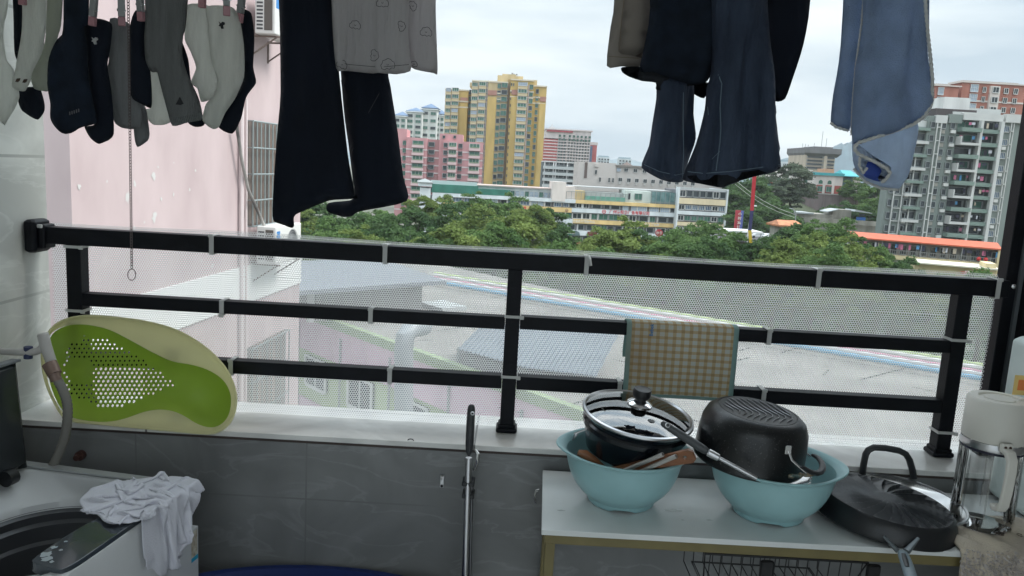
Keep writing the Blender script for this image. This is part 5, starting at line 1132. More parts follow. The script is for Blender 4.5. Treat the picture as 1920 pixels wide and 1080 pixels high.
rows_ = [  # px, py of crown top, depth, crown width, leaf kind, look
 (600, 388, 175, 15, 2, 'dark green tree right of the trouser hem at the left end of the tree belt'), (650, 404, 150, 14, 2, 'mid green tree under the hem of the black trousers'), (575, 410, 165, 13, 1, 'yellowish green tree beside the pink building corner'),
 (700, 402, 165, 13, 0, 'green tree just right of the black trousers'), (725, 420, 120, 11, 2, 'dark green tree low behind the top rail, right of the black trousers'), (792, 375, 168, 9, 1, 'young light green tree in front of the white stair tower of the long building'),
 (828, 380, 170, 9, 1, 'light green tree with an uneven top in front of the green awning'), (770, 396, 150, 14, 2, 'dark bushy tree in front of the left end of the long building'), (850, 400, 150, 13, 2, 'dark green tree below the green awning'),
 (893, 373, 175, 10, 0, 'tree whose top reaches the yellow band left of the round crown'), (955, 378, 170, 13, 0, 'tall round green tree below the yellow tower'), (905, 405, 140, 13, 1, 'yellow-green tree in front of the long building'),
 (1003, 392, 160, 10, 1, 'yellow-green tree right of the round green tree'), (975, 410, 125, 12, 1, 'nearest yellow-green tree above the middle of the top rail'), (1030, 398, 165, 9, 2, 'dark tree left of the green shop sign'), (1050, 434, 130, 9, 2, 'low dark tree below the green shop sign'), (930, 425, 108, 11, 0, 'green tree just above the top rail beside the middle post'),
 (850, 432, 105, 10, 1, 'yellowish tree just above the top rail left of the middle post'), (1168, 418, 128, 13, 1, 'large round bright green tree under the red company lettering'), (1140, 436, 115, 10, 1, 'bright green tree right of the shop front'), (1215, 444, 125, 10, 2, 'dark green tree left of the red octagonal sign'),
 (1262, 446, 118, 10, 0, 'green tree in front of the red octagonal sign'), (1300, 425, 140, 10, 0, 'tree in front of the right wing of the long building'), (1338, 420, 150, 8, 0, 'thin leafy tree before the right end wall of the long building'), (1330, 445, 112, 10, 2, 'dark green tree low behind the top rail under the jeans'),
 (1375, 448, 120, 9, 0, 'green tree left of the coloured banner pole'), (1437, 455, 115, 9, 2, 'dark green tree right of the coloured banner pole'), (1490, 430, 135, 10, 2, 'dark green tree below the rusty hut roof'), (1530, 421, 128, 9, 0, 'bushy tree below the shacks, left of the orange roof'),
 (1575, 420, 130, 10, 0, 'bushy tree touching the left end of the orange roof'), (1475, 460, 105, 9, 1, 'yellow-green tree just above the rail right of the banner pole'), (1520, 450, 110, 10, 1, 'yellow-green tree above the zip tie right of the banner pole'), (1592, 450, 110, 9, 1, 'yellow-green tree in front of the orange-roofed gallery'),
 (1648, 472, 112, 7, 0, 'green tree at the right end of the belt before the cream wall'), (1700, 494, 105, 6, 2, 'last low dark tree at the right end of the belt'), (1560, 470, 98, 8, 0, 'low green tree directly above the top rail near the right'), (800, 445, 98, 9, 2, 'dark tree directly above the top rail left of the middle post'), (620, 430, 120, 11, 0, 'green tree directly above the top rail under the trousers'), (680, 440, 105, 9, 1, 'yellow-green tree directly above the top rail under the right trouser leg'),
 # behind the net
 (1040, 470, 96, 11, 0, 'tree seen through the net right of the middle post'), (1110, 480, 92, 10, 0, 'green tree seen through the net below the large round tree'), (1180, 490, 90, 11, 0, 'green tree seen through the net left of centre right'), (1250, 495, 86, 10, 1, 'yellowish tree seen through the net above the gingham mat'), (1320, 500, 84, 10, 0, 'green tree seen through the net above the right part of the mat'),
 (1390, 505, 82, 9, 0, 'green tree seen through the net right of the mat'), (1455, 505, 80, 9, 1, 'pale green tree seen through the net below the banner pole'), (1530, 510, 78, 9, 0, 'green tree seen through the net under the fifth zip tie'), (1600, 515, 74, 9, 1, 'yellowish tree seen through the net left of the right post'), (1680, 520, 72, 8, 0, 'green tree seen through the net beside the right post'), (1750, 530, 70, 8, 1, 'pale green tree seen through the net behind the right post'), (1850, 525, 68, 8, 0, 'green tree seen through the net right of the right post')]
for px, py, Y, w_, lk, lb in rows_: tree(px, py-(7 if px < 1040 else 0), Y, w_*1.12, min(16, max(9.5, w_*1.15)) if Y > 90 else 8.5, lk, lb, TG)
# low shrub belt underneath so that no bare ground shows between the trunks
def shrubs(name, y0, y1, x0, x1, n, hgt, m, seed):
    rng = np.random.default_rng(seed); N_ = n; P_ = np.stack([rng.uniform(x0, x1, N_), rng.uniform(y0, y1, N_), np.zeros(N_)], 1); P_[:, 2] = GZ+hgt*(.55+.3*np.sin(P_[:, 0]*.7)+.3*np.sin(P_[:, 1]*.5+P_[:, 0]*.2))*rng.uniform(.3, 1, N_)
    nn = rng.normal(size=(N_, 3))+np.array([0, -.4, .8]); nn /= np.linalg.norm(nn, axis=1)[:, None]; t = np.cross(nn, rng.normal(size=(N_, 3))); t /= np.linalg.norm(t, axis=1)[:, None]; bt = np.cross(nn, t); s_ = rng.uniform(.3, .6, N_)[:, None]
    V = np.stack([P_-t*s_, P_+bt*s_*.6, P_+t*s_, P_-bt*s_*.6], 1).reshape(-1, 3); me = bpy.data.meshes.new(name); me.from_pydata(V.tolist(), [], np.arange(N_*4).reshape(-1, 4).tolist()); me.materials.append(m)
    o = bpy.data.objects.new(name, me); col.objects.link(o); tag(o, 'dense undergrowth between the trunks of the tree belt', 'undergrowth', kind='stuff')
shrubs('undergrowth', 78, 190, -60, 80, 42000, 7, LM[2], 5)

# wooded slope behind (one forested mass) plus separate trees
def slope():
    # terraced green hillside between the long building and the grey tower
    V = []; nx, ny = 40, 14; 
    for j in range(ny+1):
        for i in range(nx+1):
            Y = 225+j*12; x = 30+i*3.6; h = 24*min(1, j/8)*(.8+.2*math.sin(i*.5))*min(1, max(0, (i-1)/6)); V.append((x*Y/260, Y, GZ+h-.5))
    fs = [(j*(nx+1)+i, j*(nx+1)+i+1, (j+1)*(nx+1)+i+1, (j+1)*(nx+1)+i) for j in range(ny) for i in range(nx)]
    return structure(MB().add(V, fs).build('hillside', mat('hillside_soil', (.06, .075, .04), .95, var=.3, vs=.1), smooth=True))
slope()
HG = 'trees on the wooded slope'
for px, py, Y, w_, lk, lb in ((1385, 332, 262, 20, 2, 'dark slope tree just right of the long building roof'), (1420, 345, 255, 18, 2, 'dark slope tree behind the red pole'), (1375, 362, 245, 16, 2, 'dark slope tree above the small vertical sign'), (1418, 372, 240, 16, 2, 'dark slope tree behind the white lamp pole'), (1450, 382, 235, 18, 2, 'dark slope tree left of the street lamp'), (1480, 398, 226, 16, 2, 'dark slope tree beside the street lamp'),
    (1400, 400, 225, 14, 2, 'dark slope tree above the parked cars'), (1490, 312, 268, 19, 3, 'large grey-green tree in front of the white arched building'), (1475, 340, 262, 14, 3, 'lower grey-green tree in front of the retaining wall'), (1555, 395, 240, 11, 2, 'small dark tree below the retaining wall'), (1590, 388, 240, 11, 2, 'small tree between retaining wall and shacks'), (1640, 350, 262, 13, 0, 'green tree beside the grey tower'),
    (1610, 340, 285, 12, 0, 'green tree right of the arched building'), (1650, 378, 240, 12, 0, 'green tree behind the shacks beside the grey tower'), (1625, 395, 236, 9, 2, 'small dark tree above the blue tarpaulin')): tree(px, py-4, Y, w_*1.1, w_*1.05, lk, lb, HG)

# ---- yellow tower
def yellow_tower():
    f = Fac('yellow_tower', 335, 0, 'tall yellow residential tower with green glass balconies and a stepped roof', 'tower', px0=925)
    s = 4.695
    def U(zx): return f.U(825+zx/s, 248)
    def Zz(zy, zx=500): return f.Z(825+zx/s, 120+zy/s)
    yel = walls('yellow_render', (.50, .36, .13)); pale = walls('pale_cream_render', (.52, .42, .24)); rose = walls('rose_brown_tile', (.36, .19, .15)); shade = walls('shaded_yellow_render', (.42, .30, .14))  # darker yellow paints in the shade of the recessed walls
    z0 = 0
    f.box('wall', yel, U(25), U(228), 4, 22, z0, Zz(215, 150)); f.box('wall', pale, U(262), U(575), 0, 24, z0, Zz(150, 400)); f.box('wall', shade, U(575), U(662), 2.5, 24, z0, Zz(130, 620)); f.box('wall', yel, U(600), U(800), -1.5, 20, z0, Zz(140, 700)); f.box('wall', yel, U(800), U(917), .5, 20, z0, Zz(190, 880))
    f.box('wall', shade, U(228), U(262), 7, 22, z0, Zz(240, 245))
    for a, b_, t, d in ((480, 705, 95, 3), (520, 640, 78, 4), (235, 330, 150, 6), (365, 480, 135, 5), (600, 830, 130, 2)): f.box('roof_tier', pale, U(a), U(b_), d, d+10, Zz(200, 500), Zz(t, (a+b_)/2))
    cor = mat('cornice_cream', (.60, .54, .42), .8)
    for a, b_, d, t in ((22, 232, 3.6, 213), (260, 578, -.4, 148), (598, 803, -1.9, 138), (798, 920, .1, 188)):
        for dz in (0, 100, 152): f.box('cornice', cor, U(a), U(b_), d-.0, d+.38, Zz(t+dz+12, (a+b_)/2), Zz(t+dz, (a+b_)/2))
    # slabs with rose band at the top floors
    for a, b_, d in ((160, 225, 3.7), (405, 482, -.45), (612, 664, -2.0), (862, 916, .05)):
        f.box('pier', yel, U(a), U(b_), d, d+.5, 0, Zz(345 if a == 160 or a > 800 else 290, a)); f.box('rose_band', rose, U(a), U(b_), d, d+.5, Zz(328 if a == 160 or a > 800 else 272, a), Zz(285 if a == 160 or a > 800 else 228, a))
    bal = mat('balcony_cream', (.60, .50, .32), .8); UB = unit_box('cream_balcony', bal)
    fl = 13.15*s/4.695
    for k in range(22):
        zy = 170+61.7*k
        zf = Zz(zy, 700)
        if zf < 3: break
        for a, b_, d, off, kind in ((30, 78, 3.2, 70, 'b'), (84, 146, 3.0, 66, 'b'), (262, 318, -1.0, 22, 'b'), (324, 386, -1.2, 14, 'b'), (386, 403, -.3, 10, 'w'), (487, 516, -.25, 18, 'w'), (523, 574, -.5, 10, 'w'), (665, 748, -2.6, 0, 'b'), (765, 797, -1.8, 16, 'w'), (824, 848, .2, 45, 'w'), (232, 255, 6.8, 70, 'w')):
            z = zf-(off/s)*.231; zh = 1.5
            if kind == 'b':
                f.unit('balcony', UB, U(a), U(b_), d, d+1.5, z-3.0+.55, z-.3-.95+.0); f.win(W_g if (k*7+a) % 5 else W_l, U(a)+.1, U(b_)-.1, z-1.22, z+.25, d+.12, .3)
            else: f.win(W_gd if (k+a) % 4 else W_n, U(a), U(b_), z-1.6, z+.3, d, .2)
        if k % 1 == 0:
            for a in (603, 622): f.win(W_n, U(a), U(a+10), zf-1.4, zf-.2, 2.3 if a < 600 else -1.62, .1)
    for a in (755, 392, 582): f.box('drain_pipe', mat('pink_pipe', (.45, .36, .33), .7), U(a), U(a+8), (-2.2 if a == 755 else -.4 if a == 392 else 2.0), (-1.7 if a == 755 else -.1 if a == 392 else 2.4), 0, Zz(170))
    b = MB()
    for u in (600, 615, 640): b.box(U(u), U(u+14), 5, 7, Zz(80, 600), Zz(62 if u < 610 else 70, 600))
    f.add(b, 'roof_tank', fw_g); f.done()
yellow_tower()
# ---- blue-roofed white towers
def blue_roofs():
    s = 5.4; spec = [('white tower with a blue hip roof, partly behind the black trousers', 60, 165, 150, 115, 0), ('white tower with a blue hip roof and tall bay windows, left of the tallest one', 170, 330, 105, 75, 1), ('tallest white tower with a blue roof beside the yellow tower', 325, 480, 80, 35, 2), ('white tower with a small blue roof touching the yellow tower', 470, 552, 140, 100, 3)]
    wh = walls('white_tower_render', (.55, .57, .55)); bl = mat('blue_roof_tile', (.11, .17, .27), .7, var=.1, vs=.3)
    for lb, a, b_, ye, yt, k in spec:
        f = Fac('blue_roofed_tower', 450+k*6, 0, lb, 'tower', px0=780, group='white towers with blue roofs')
        U = lambda zx: f.U(730+zx/s, 235); Zz = lambda zy, zx=300: f.Z(730+zx/s, 190+zy/s)
        m_ = (a+b_)/2; f.box('wall', wh, U(a), U(b_), 0, 16, 0, Zz(ye, m_)); hw = (U(b_)-U(a))*.4; uc = U(m_)
        f.add(hip(U(a), U(b_), 0, 16, Zz(ye, m_), 1.2, .8, .4), 'eaves', mat('pale_eaves', (.45, .48, .48), .8)); f.box('lantern', wh, uc-hw, uc+hw, 3, 12, Zz(ye, m_), Zz((ye+yt)/2+4, m_)); f.add(hip(uc-hw, uc+hw, 3, 12, Zz((ye+yt)/2+4, m_), Zz(yt-22, m_)-Zz((ye+yt)/2+4, m_), 1.5), 'roof', bl)
        n = max(2, int((U(b_)-U(a))/4.6)); 
        for c in range(n):
            u0 = U(a)+(U(b_)-U(a))*(c+.16)/n; u1 = U(a)+(U(b_)-U(a))*(c+.84)/n
            if c % 2 == 0: f.box('bay', wh, u0-.3, u1+.3, -1.0, 0, 0, Zz(ye+25, m_))
            for r_ in range(16):
                z = Zz(ye, m_)-3.2-r_*3.1*(1.35 if k == 2 else 1)
                if z > 2: f.win(W_gd if (c+r_) % 3 else W_n, u0, u1, z, z+1.7, -1.15 if c % 2 == 0 else -.1, .2)
        f.done()
blue_roofs()
# ---- pink apartments
def pink_apts():
    f = Fac('pink_apartment_block', 285, 3, 'pink apartment block with white floor bands and curved balconies', 'apartment block', px0=830); s = 5.4
    U = lambda zx, zy=600: f.U(730+zx/s, 190+zy/s); Zz = lambda zy, zx=500: f.Z(730+zx/s, 190+zy/s)
    pk_ = walls('pink_render', (.50, .26, .27)); pk2 = walls('deep_pink_render', (.40, .20, .205)); whb = mat('white_band', (.60, .52, .52), .8)
    for a, b_, d0, zt, m_ in ((60, 165, 1.5, 275, pk_), (165, 378, 0, 368, pk_), (378, 540, 1.5, 385, pk2), (500, 735, .2, 330, pk_), (735, 945, 0, 412, pk_), (540, 690, -1, 400, pk_)): f.box('wall', m_, U(a), U(b_), d0, 16, 0, Zz(zt, (a+b_)/2))
    z_ = Zz(368, 270)
    for k in range(9):
        z = Zz(495+77*k, 300)
        if z < 1: break
        for a, b_, d in ((60, 165, 1.35), (165, 378, -.15), (378, 540, 1.35), (541, 690, -1.15), (735, 945, -.15)): f.box('floor_band', whb, U(a), U(b_), d, d+.15, z, z+.45)
    gm_ = mat('balcony_greenery', (.10, .17, .08), .9, c2=(.30, .33, .26), vs=1.2); UBp = unit_box('pink_balcony', mat('pink_balcony', (.60, .44, .44), .8)); UG = unit_box('planter', gm_)
    for k in range(9):
        z = Zz(495+77*k, 300)+1.1
        if z < 1: break
        for a, b_, kind in ((128, 165, 'w'), (225, 345, 'b'), (388, 450, 'w'), (545, 585, 'w'), (592, 680, 'b'), (690, 735, 'w'), (800, 915, 'b')):
            off = (.0 if a < 500 else -.012*(a-300)*.19)
            dd = -.25 if a not in (545, 592) else -1.25
            zz = z+off*0
            if kind == 'b': f.unit('balcony', UBp, U(a), U(b_), dd-1.1, dd+.2, zz-.2, zz+.75); f.unit('planter', UG, U(a)+.5, U(b_)-.5, dd-1.15, dd-.2, zz+.76, zz+1.15); f.win(W_g if (k+a) % 3 else W_gd, U(a)+.2, U(b_)-.2, zz+.8, zz+2.3, dd, .2)
            else: f.win(W_n if a != 128 else W_gd, U(a), U(b_), zz+.5, zz+2.1, 1.2 if a == 388 or a == 128 else dd+.1 if a != 690 else .0, .2)
    for a in (540, 650): f.win(W_n, U(a, 360), U(a+25, 360), Zz(375, a), Zz(345, a), 0, .2)
    f.done()
pink_apts()
# ---- red hotel
def red_hotel():
    f = Fac('red_brick_hotel', 420, 0, 'red and white hotel with a grid of windows right of the yellow tower', 'hotel', px0=1060); s = 8.31
    U = lambda zx, zy=500: f.U(1010+zx/s, 220+zy/s); Zz = lambda zy, zx=450: f.Z(1010+zx/s, 220+zy/s)
    red = walls('red_tile', (.42, .13, .13)); wh = walls('hotel_white', (.55, .50, .50)); band = mat('hotel_band', (.60, .54, .54), .8)
    f.box('wall', red, U(75), U(290), 0, 20, 0, Zz(340, 190)); f.box('upper_wall', wh, U(85), U(800), -.2, 20, Zz(340, 450), Zz(185, 450)); f.box('wall', wh, U(290), U(800), .2, 20, 0, Zz(340, 500)); f.box('wall', red, U(330), U(425), -.05, 1, 0, Zz(365, 380)); f.box('cornice', band, U(78), U(825), -.8, 21, Zz(205, 450), Zz(188, 450))
    f.box('red_frieze', mat('frieze_red', (.36, .08, .10), .8), U(110), U(515), -.9, -.3, Zz(228, 300), Zz(205, 300)); f.box('side_wing', red, U(800), U(915), 3, 18, 0, Zz(430, 860)); f.box('wing_top', wh, U(805), U(925), 2.8, 18, Zz(430, 860), Zz(385, 860))
    f.box('blue_strip', mat('slate_glass', (.10, .13, .20), .3), U(802), U(845), 2.6, 3.2, 0, Zz(445, 820))
    for k in range(9):
        z = Zz(385+47*k, 450)
        if z < 0: break
        f.box('band', band, U(76), U(800), -.35, -.05, z, z+.5)
        for c in range(8):
            u = U(455+c*44); f.win(W_n, u, u+U(480)-U(455), z+.9, z+2.4, .05, .15)
        for c in (300, 340, 385): u = U(c); f.win(W_n, u, u+1.3, z+.9, z+2.4, -.1, .1)
    for c in (300, 370, 455, 520, 580, 640, 705, 765):
        for zy in (290, 345): f.win(W_gd, U(c), U(c+32), Zz(zy+22, 500), Zz(zy-12, 500), -.35, .2)
    b = MB(); b.box(U(150), U(235), 4, 6, Zz(185, 190), Zz(140, 190)); b.tube([(U(190), 5, Zz(140, 190)), (U(192), 5, Zz(95, 190))], .3, 6); f.add(b, 'roof_mast', mat('pale_grey_metal', (.5, .5, .5), .6)); f.done()
red_hotel()
# ---- grey block with terraces
def grey_block():
    f = Fac('grey_terraced_block', 300, 0, 'grey glazed low block with white columns under the red hotel', 'building', px0=1050); s = 8.31
    U = lambda zx: f.U(1010+zx/s, 325); Zz = lambda zy, zx=300: f.Z(1010+zx/s, 220+zy/s)
    f.box('wall', walls('grey_glazing', (.16, .19, .20)), U(45), U(610), 0, 15, 0, Zz(705)); wc = mat('white_column', (.58, .58, .57), .7)
    f.box('roof_edge', wc, U(45), U(610), -.6, 15, Zz(705), Zz(690))
    for a in (78, 215, 250, 430): f.box('column', wc, U(a), U(a+17), -.5, -.05, 0, Zz(705))
    for k in range(6):
        z = Zz(790+95*k); f.box('terrace', mat('terrace_rail', (.42, .45, .45), .6), U(60), U(600), -1.2, -.55, z-.5, z+.6)
        for c in range(7): u = U(60)+(U(600)-U(60))*c/7+.4; f.win(W_n, u, u+1.9, z+.9, z+2.6, -.1, .1)
    f.box('side_wall', walls('blue_grey_wall', (.22, .27, .29)), U(560), U(612), -1.3, 14, 0, Zz(712, 580)); f.done()
grey_block()
# ---- white old block
def white_block():
    f = Fac('white_old_block', 262, 2, 'old white block with a flat brown roof edge and square windows behind the long building', 'building', px0=1150); s = 8.31
    U = lambda zx: f.U(1010+zx/s, 325); Zz = lambda zy, zx=900: f.Z(1010+zx/s, 220+zy/s)
    wh = walls('weathered_white', (.58, .54, .51), c2=(.50, .46, .43), vs=.5); br = mat('brown_roof_edge', (.12, .09, .08), .8)
    f.box('wall', wh, U(610), U(1200), 0, 14, 0, Zz(700, 900)); f.box('wall', wh, U(1200), U(2950), .5, 13, 0, Zz(775, 1400)); f.box('shaft', br, U(710), U(752), -.2, .3, Zz(945, 730), Zz(700, 730))
    f.box('roof_edge', mat('grey_roof_edge', (.22, .20, .18), .8), U(1190), U(2960), -.2, 13.5, Zz(775, 1400), Zz(748, 1400)); f.add(hip(U(1350), U(1440), 2, 6, Zz(748, 1400), 1.2), 'roof_hatch', br)
    f.box('ledge', wh, U(860), U(925), -.5, -.02, Zz(770, 890), Zz(725, 890)); f.win(W_n, U(875), U(905), Zz(885, 890), Zz(820, 890), -.1, .2)
    for c in (1215, 1330, 1475, 1620, 1765, 1910, 2055): f.win(W_l if c in (1215,) else W_d, U(c), U(c+62), Zz(852, 1400), Zz(795, 1400), .4, .15)
    UA = unit_box('air_conditioner', mat('ac_offwhite', (.55, .55, .53), .6))
    for i, c in enumerate((1250, 1385, 1510, 1640, 1765, 1890, 2015, 2140, 2265, 2390)):
        f.win(W_d, U(c), U(c+62), Zz(1010, 1400), Zz(948, 1400), .4, .15); f.unit('air_conditioner', UA, U(c)+.3, U(c+40), -.1, .35, Zz(1045, 1400), Zz(1022, 1400))
    for c in (945, 1090, 1150): f.win(W_d, U(c), U(c+32), Zz(1010, 1000), Zz(935, 1000), -.1, .15)
    f.done()
white_block()
# ---- long commercial building
def long_building():
    f = Fac('long_commercial_building', 228, 8, 'long four-storey white commercial building with yellow bands, green awning and shop lettering', 'commercial building', px0=1080)
    U = lambda x, y=390: f.U(x, y); Z = lambda x, y: f.Z(x, y)
    wh = walls('bluish_white_render', (.60, .64, .66)); ye = walls('peach_yellow_band', (.66, .48, .22)); ye2 = walls('pale_peach_band', (.66, .56, .38)); aw = mat('green_shade_net', (.035, .16, .12), .9, var=.15, vs=.4); core = walls('dim_corridor', (.16, .16, .17))
    uL, uM, uR = U(808), U(1272), U(1362)
    yA = lambda x, dy=0: 372+(x-840)*.0475+dy         # bottom of the awning / white band top along x
    zt = lambda x, y: Z(x, y)
    # stair tower left
    f.box('stair_tower', wh, U(787), U(806), -1, 9, 0, Z(795, 352)); f.box('stair_top', wh, U(783), U(808), -1.6, 10, Z(795, 349), Z(795, 341)); f.add(hip(U(783), U(808), -1.6, 10, Z(795, 341), .9, .3), 'stair_roof', fw_g)
    zr = Z(1080, 381)      # top of the main volume at x=1080
    f.box('core', core, uL, uM, .6, 14, 0, zr-.2)
    # bands: (px top at 1080, px bottom at 1080, split)
    def band(y0, y1, a, b_, m, d=-.3, nm='band'): f.box(nm, m, U(a), U(b_), d, .8, Z(1080, y1), Z(1080, y0))
    band(374.5, 381, 810, 1078, wh); band(374.5, 381, 1078, 1272, ye)
    f.box('left_wing_wall', wh, U(809), U(829), -.32, .9, 0, Z(1080, 381))
    band(390.5, 399, 829, 1072, ye); band(390.5, 398, 1072, 1272, wh)
    band(411, 420, 829, 1075, wh); band(411, 418.5, 1075, 1272, ye)
    band(432, 441, 829, 1272, wh)
    # windows in the gaps
    rg = random.Random(9)
    for (y0, y1, kinds) in ((381.3, 390.2, 0), (399.2, 410.8, 1), (420.3, 431.8, 2), (441.5, 452, 3)):
        za, zb = Z(1080, y1)+.05, Z(1080, y0)-.05; x = U(830)
        while x < uM-2:
            w_ = rg.choice((1.7, 2.2, 2.8)); pxm = x
            blue = kinds == 0 and (U(1146) < x < U(1240)); me = W_l if blue else rg.choice((W_b, W_n, W_d, W_l)) if x < U(1060) else rg.choice((W_n, W_d, W_gd, W_n))
            f.win(me, x, x+w_, za+(.0 if blue else .1), zb, .35, .2); x += w_+rg.choice((.25, .5, .9))
            if rg.random() < .35: f.unit('pilaster', unit_box('pilaster', mat('white_pilaster', (.58, .58, .58), .8)), x-.35, x-.05, .2, .6, za-.05, zb+.05)
    # rooftop floor: awning, glass rooms, terraces
    f.box('rooftop_room', walls('rooftop_pale', (.52, .56, .56)), U(812), U(1038), 2.5, 12, zr, Z(1080, 358.1)); f.box('rooftop_roof', mat('rust_edge_roof', (.45, .36, .33), .8), U(893), U(1040), 1.8, 13, Z(1080, 358), Z(1080, 356)); f.box('roof_fence', mat('pale_tin_roof', (.42, .50, .50), .6), U(806), U(893), 1.0, 1.4, Z(1080, 359), Z(1080, 352))
    f.box('green_awning', aw, U(808), U(895), -.2, 2.2, Z(1080, 374), Z(1080, 358.8)); f.box('green_awning', aw, U(895), U(955), -.1, 2.2, Z(1080, 374), Z(1080, 363))
    for i in range(9): u = U(958+i*9); f.win(W_l if i % 3 else W_gd, u, u+1.1, Z(1080, 374), Z(1080, 364), 2.3, .2)
    f.box('lift_tower', walls('cream_tower', (.62, .56, .52)), U(1033), U(1058), -.5, 5, Z(1080, 379), Z(1070, 342)); f.box('lift_tower_step', walls('cream_tower', ()), U(1058), U(1077), .5, 5, Z(1080, 379), Z(1070, 350))
    f.box('ochre_room', walls('ochre_room', (.50, .40, .22)), U(1077), U(1096), 1, 7, zr, Z(1080, 357)); 
    fr = MB()
    for i in range(13): u = U(1060+i*9.2); fr.box(u, u+.12, -.1, .02, zr, Z(1080, 359.5))
    fr.box(U(1060), U(1175), -.1, .05, Z(1080, 360), Z(1080, 359)); fr.box(U(1060), U(1272), -.12, -.02, zr+1.2, zr+1.3); f.add(fr, 'roof_frame', fw_g)
    f.box('green_screen', mat('turquoise_screen', (.14, .34, .27), .7, var=.15, vs=.5), U(1096), U(1172), .3, .5, zr, Z(1080, 366)); f.box('grey_room', walls('grey_room', (.36, .38, .37)), U(1100), U(1172), 3, 10, zr, Z(1080, 358))
    f.box('white_room', walls('pale_green_room', (.56, .62, .58)), U(1172), U(1220), .6, 8, zr, Z(1140, 355)); f.win(W_gd, U(1189), U(1203), Z(1140, 372), Z(1140, 360), .5, .15); f.win(W_n, U(1177), U(1181), Z(1140, 372), Z(1140, 360), .5, .15)
    f.box('glass_room', mat('teal_glazing', (.06, .14, .14), .12, c2=(.14, .24, .24), vs=.6), U(1220), U(1272), .1, 8, zr, Z(1140, 355))
    gb = MB()
    for i in range(7): u = U(1220)+(U(1272)-U(1220))*i/6; gb.box(u-.05, u+.05, 0, .09, zr, Z(1140, 355))
    gb.box(U(1220), U(1272), 0, .08, zr+1.5, zr+1.6); f.add(gb, 'glazing_bars', fw_g)
    f.box('back_roof', mat('back_roof_grey', (.34, .35, .35), .8), U(1070), U(1362), 5, 16, Z(1140, 354), Z(1140, 352.5))
    # right wing, slightly proud
    D_ = -2.0; r0, r1 = f.U(1272, 390, D_), f.U(1360, 390, D_); ZR = lambda y: f.Z(1300, y, D_)
    f.box('wing_core', core, r0, r1, D_+.5, 12, 0, ZR(357)); 
    for y0, y1, m_ in ((353, 359, mat('grey_fascia', (.40, .42, .42), .8)), (373, 386, ye2), (397, 406, wh), (418, 427, ye2)): f.box('band', m_, r0, r1, D_-.1, D_+.9, ZR(y1-3), ZR(y0-1))
    f.box('end_wall', wh, r1, r1+.5, D_-.2, 12, 0, ZR(352)); f.box('end_wall', wh, r0-.4, r0-.02, D_-.2, .3, 0, ZR(352))
    for (y0, y1, me) in ((358.5, 370.5, W_n), (386, 394.5, W_b), (406, 415, W_gd), (427, 440, W_d)):
        n = 7
        for i in range(n): u = r0+(r1-r0)*(i+.06)/n; f.win(me if (i*3) % 5 else W_d, u, u+(r1-r0)/n*.86, ZR(y1-.3)+.1, ZR(y0-1), D_+.3, .2)
    # lettering
    def sign(body, size, px, py, m, d=-.32, D=0, z=None):
        u, z_ = f.uv(px, py, D); 
        if z is not None: z_ = z
        M = Matrix.Translation((u, d, z_)) @ Matrix.Rotation(R(90), 4, 'X'); o = text('lettering', body, size, m, M, None, ext=.03, bold=True); o.parent = f.root; return o
    redp = mat('red_letter', (.50, .02, .03), .5); whp = mat('white_letter', (.7, .66, .6), .5)
    zb = (Z(1080, 390.5)+Z(1080, 398))/2
    sign('广州市旺角广告有限公司', 1.12, 1180, 397, redp, z=zb+.02)
    b = MB(); u = U(1132, 397); b.tube([(u+.55*math.cos(t), -.34, zb+.45*math.sin(t)) for t in np.linspace(0, 2*PI, 17)[:-1]], .09, 6, closed=True); b.box(u-.3, u+.3, -.38, -.31, zb-.08, zb+.08); f.add(b, 'round_logo', redp)
    sign('地（商场）', 1.0, 996, 393, redp, z=(Z(1080, 390.5)+Z(1080, 399))/2)
    sign('企业办公招商中心', .85, 1094, 416, whp, z=(Z(1080, 411)+Z(1080, 418.5))/2); sign('创意 写字楼', .85, 1222, 418, whp, z=(Z(1080, 411)+Z(1080, 418.5))/2)
    for px_ in (1062,): u = U(px_, 395); b = MB(); z_ = (Z(1080, 390.5)+Z(1080, 399))/2; b.tube([(u-.5, -.34, z_-.1), (u, -.34, z_+.4), (u+.5, -.34, z_-.1)], .08, 5); b.box(u-.35, u+.35, -.36, -.31, z_-.45, z_-.1); f.add(b, 'house_logo', mat('brown_letter', (.25, .12, .08), .6))
    # shop fronts
    f.box('green_shop_sign', mat('shop_green', (.015, .14, .09), .5), U(1057), U(1076), -1.1, -.5, Z(1080, 440.5), Z(1080, 432)); sign('鲜果铺口', .9, 1066, 435, whp, d=-1.13, z=(Z(1080, 440.5)+Z(1080, 432))/2)
    f.add(MB().poly([(U(1077), -1.0, Z(1080, 441)), (U(1090), -1.0, Z(1080, 441)), (U(1088), -1.0, Z(1080, 435)), (U(1082), -1.0, Z(1080, 432)), (U(1078), -1.0, Z(1080, 433))], (0, .5, 0)), 'slate_shop_sign', mat('slate_sign', (.10, .15, .16), .5))
    f.box('red_shop_sign', mat('maroon_sign', (.16, .03, .03), .5), U(1104), U(1122), -.9, -.4, Z(1080, 440), Z(1080, 433)); f.box('shop_door', mat('warm_shop_interior', (.30, .16, .07), .5), U(1086), U(1094), .1, .3, 0, Z(1080, 449))
    f.done()
long_building()

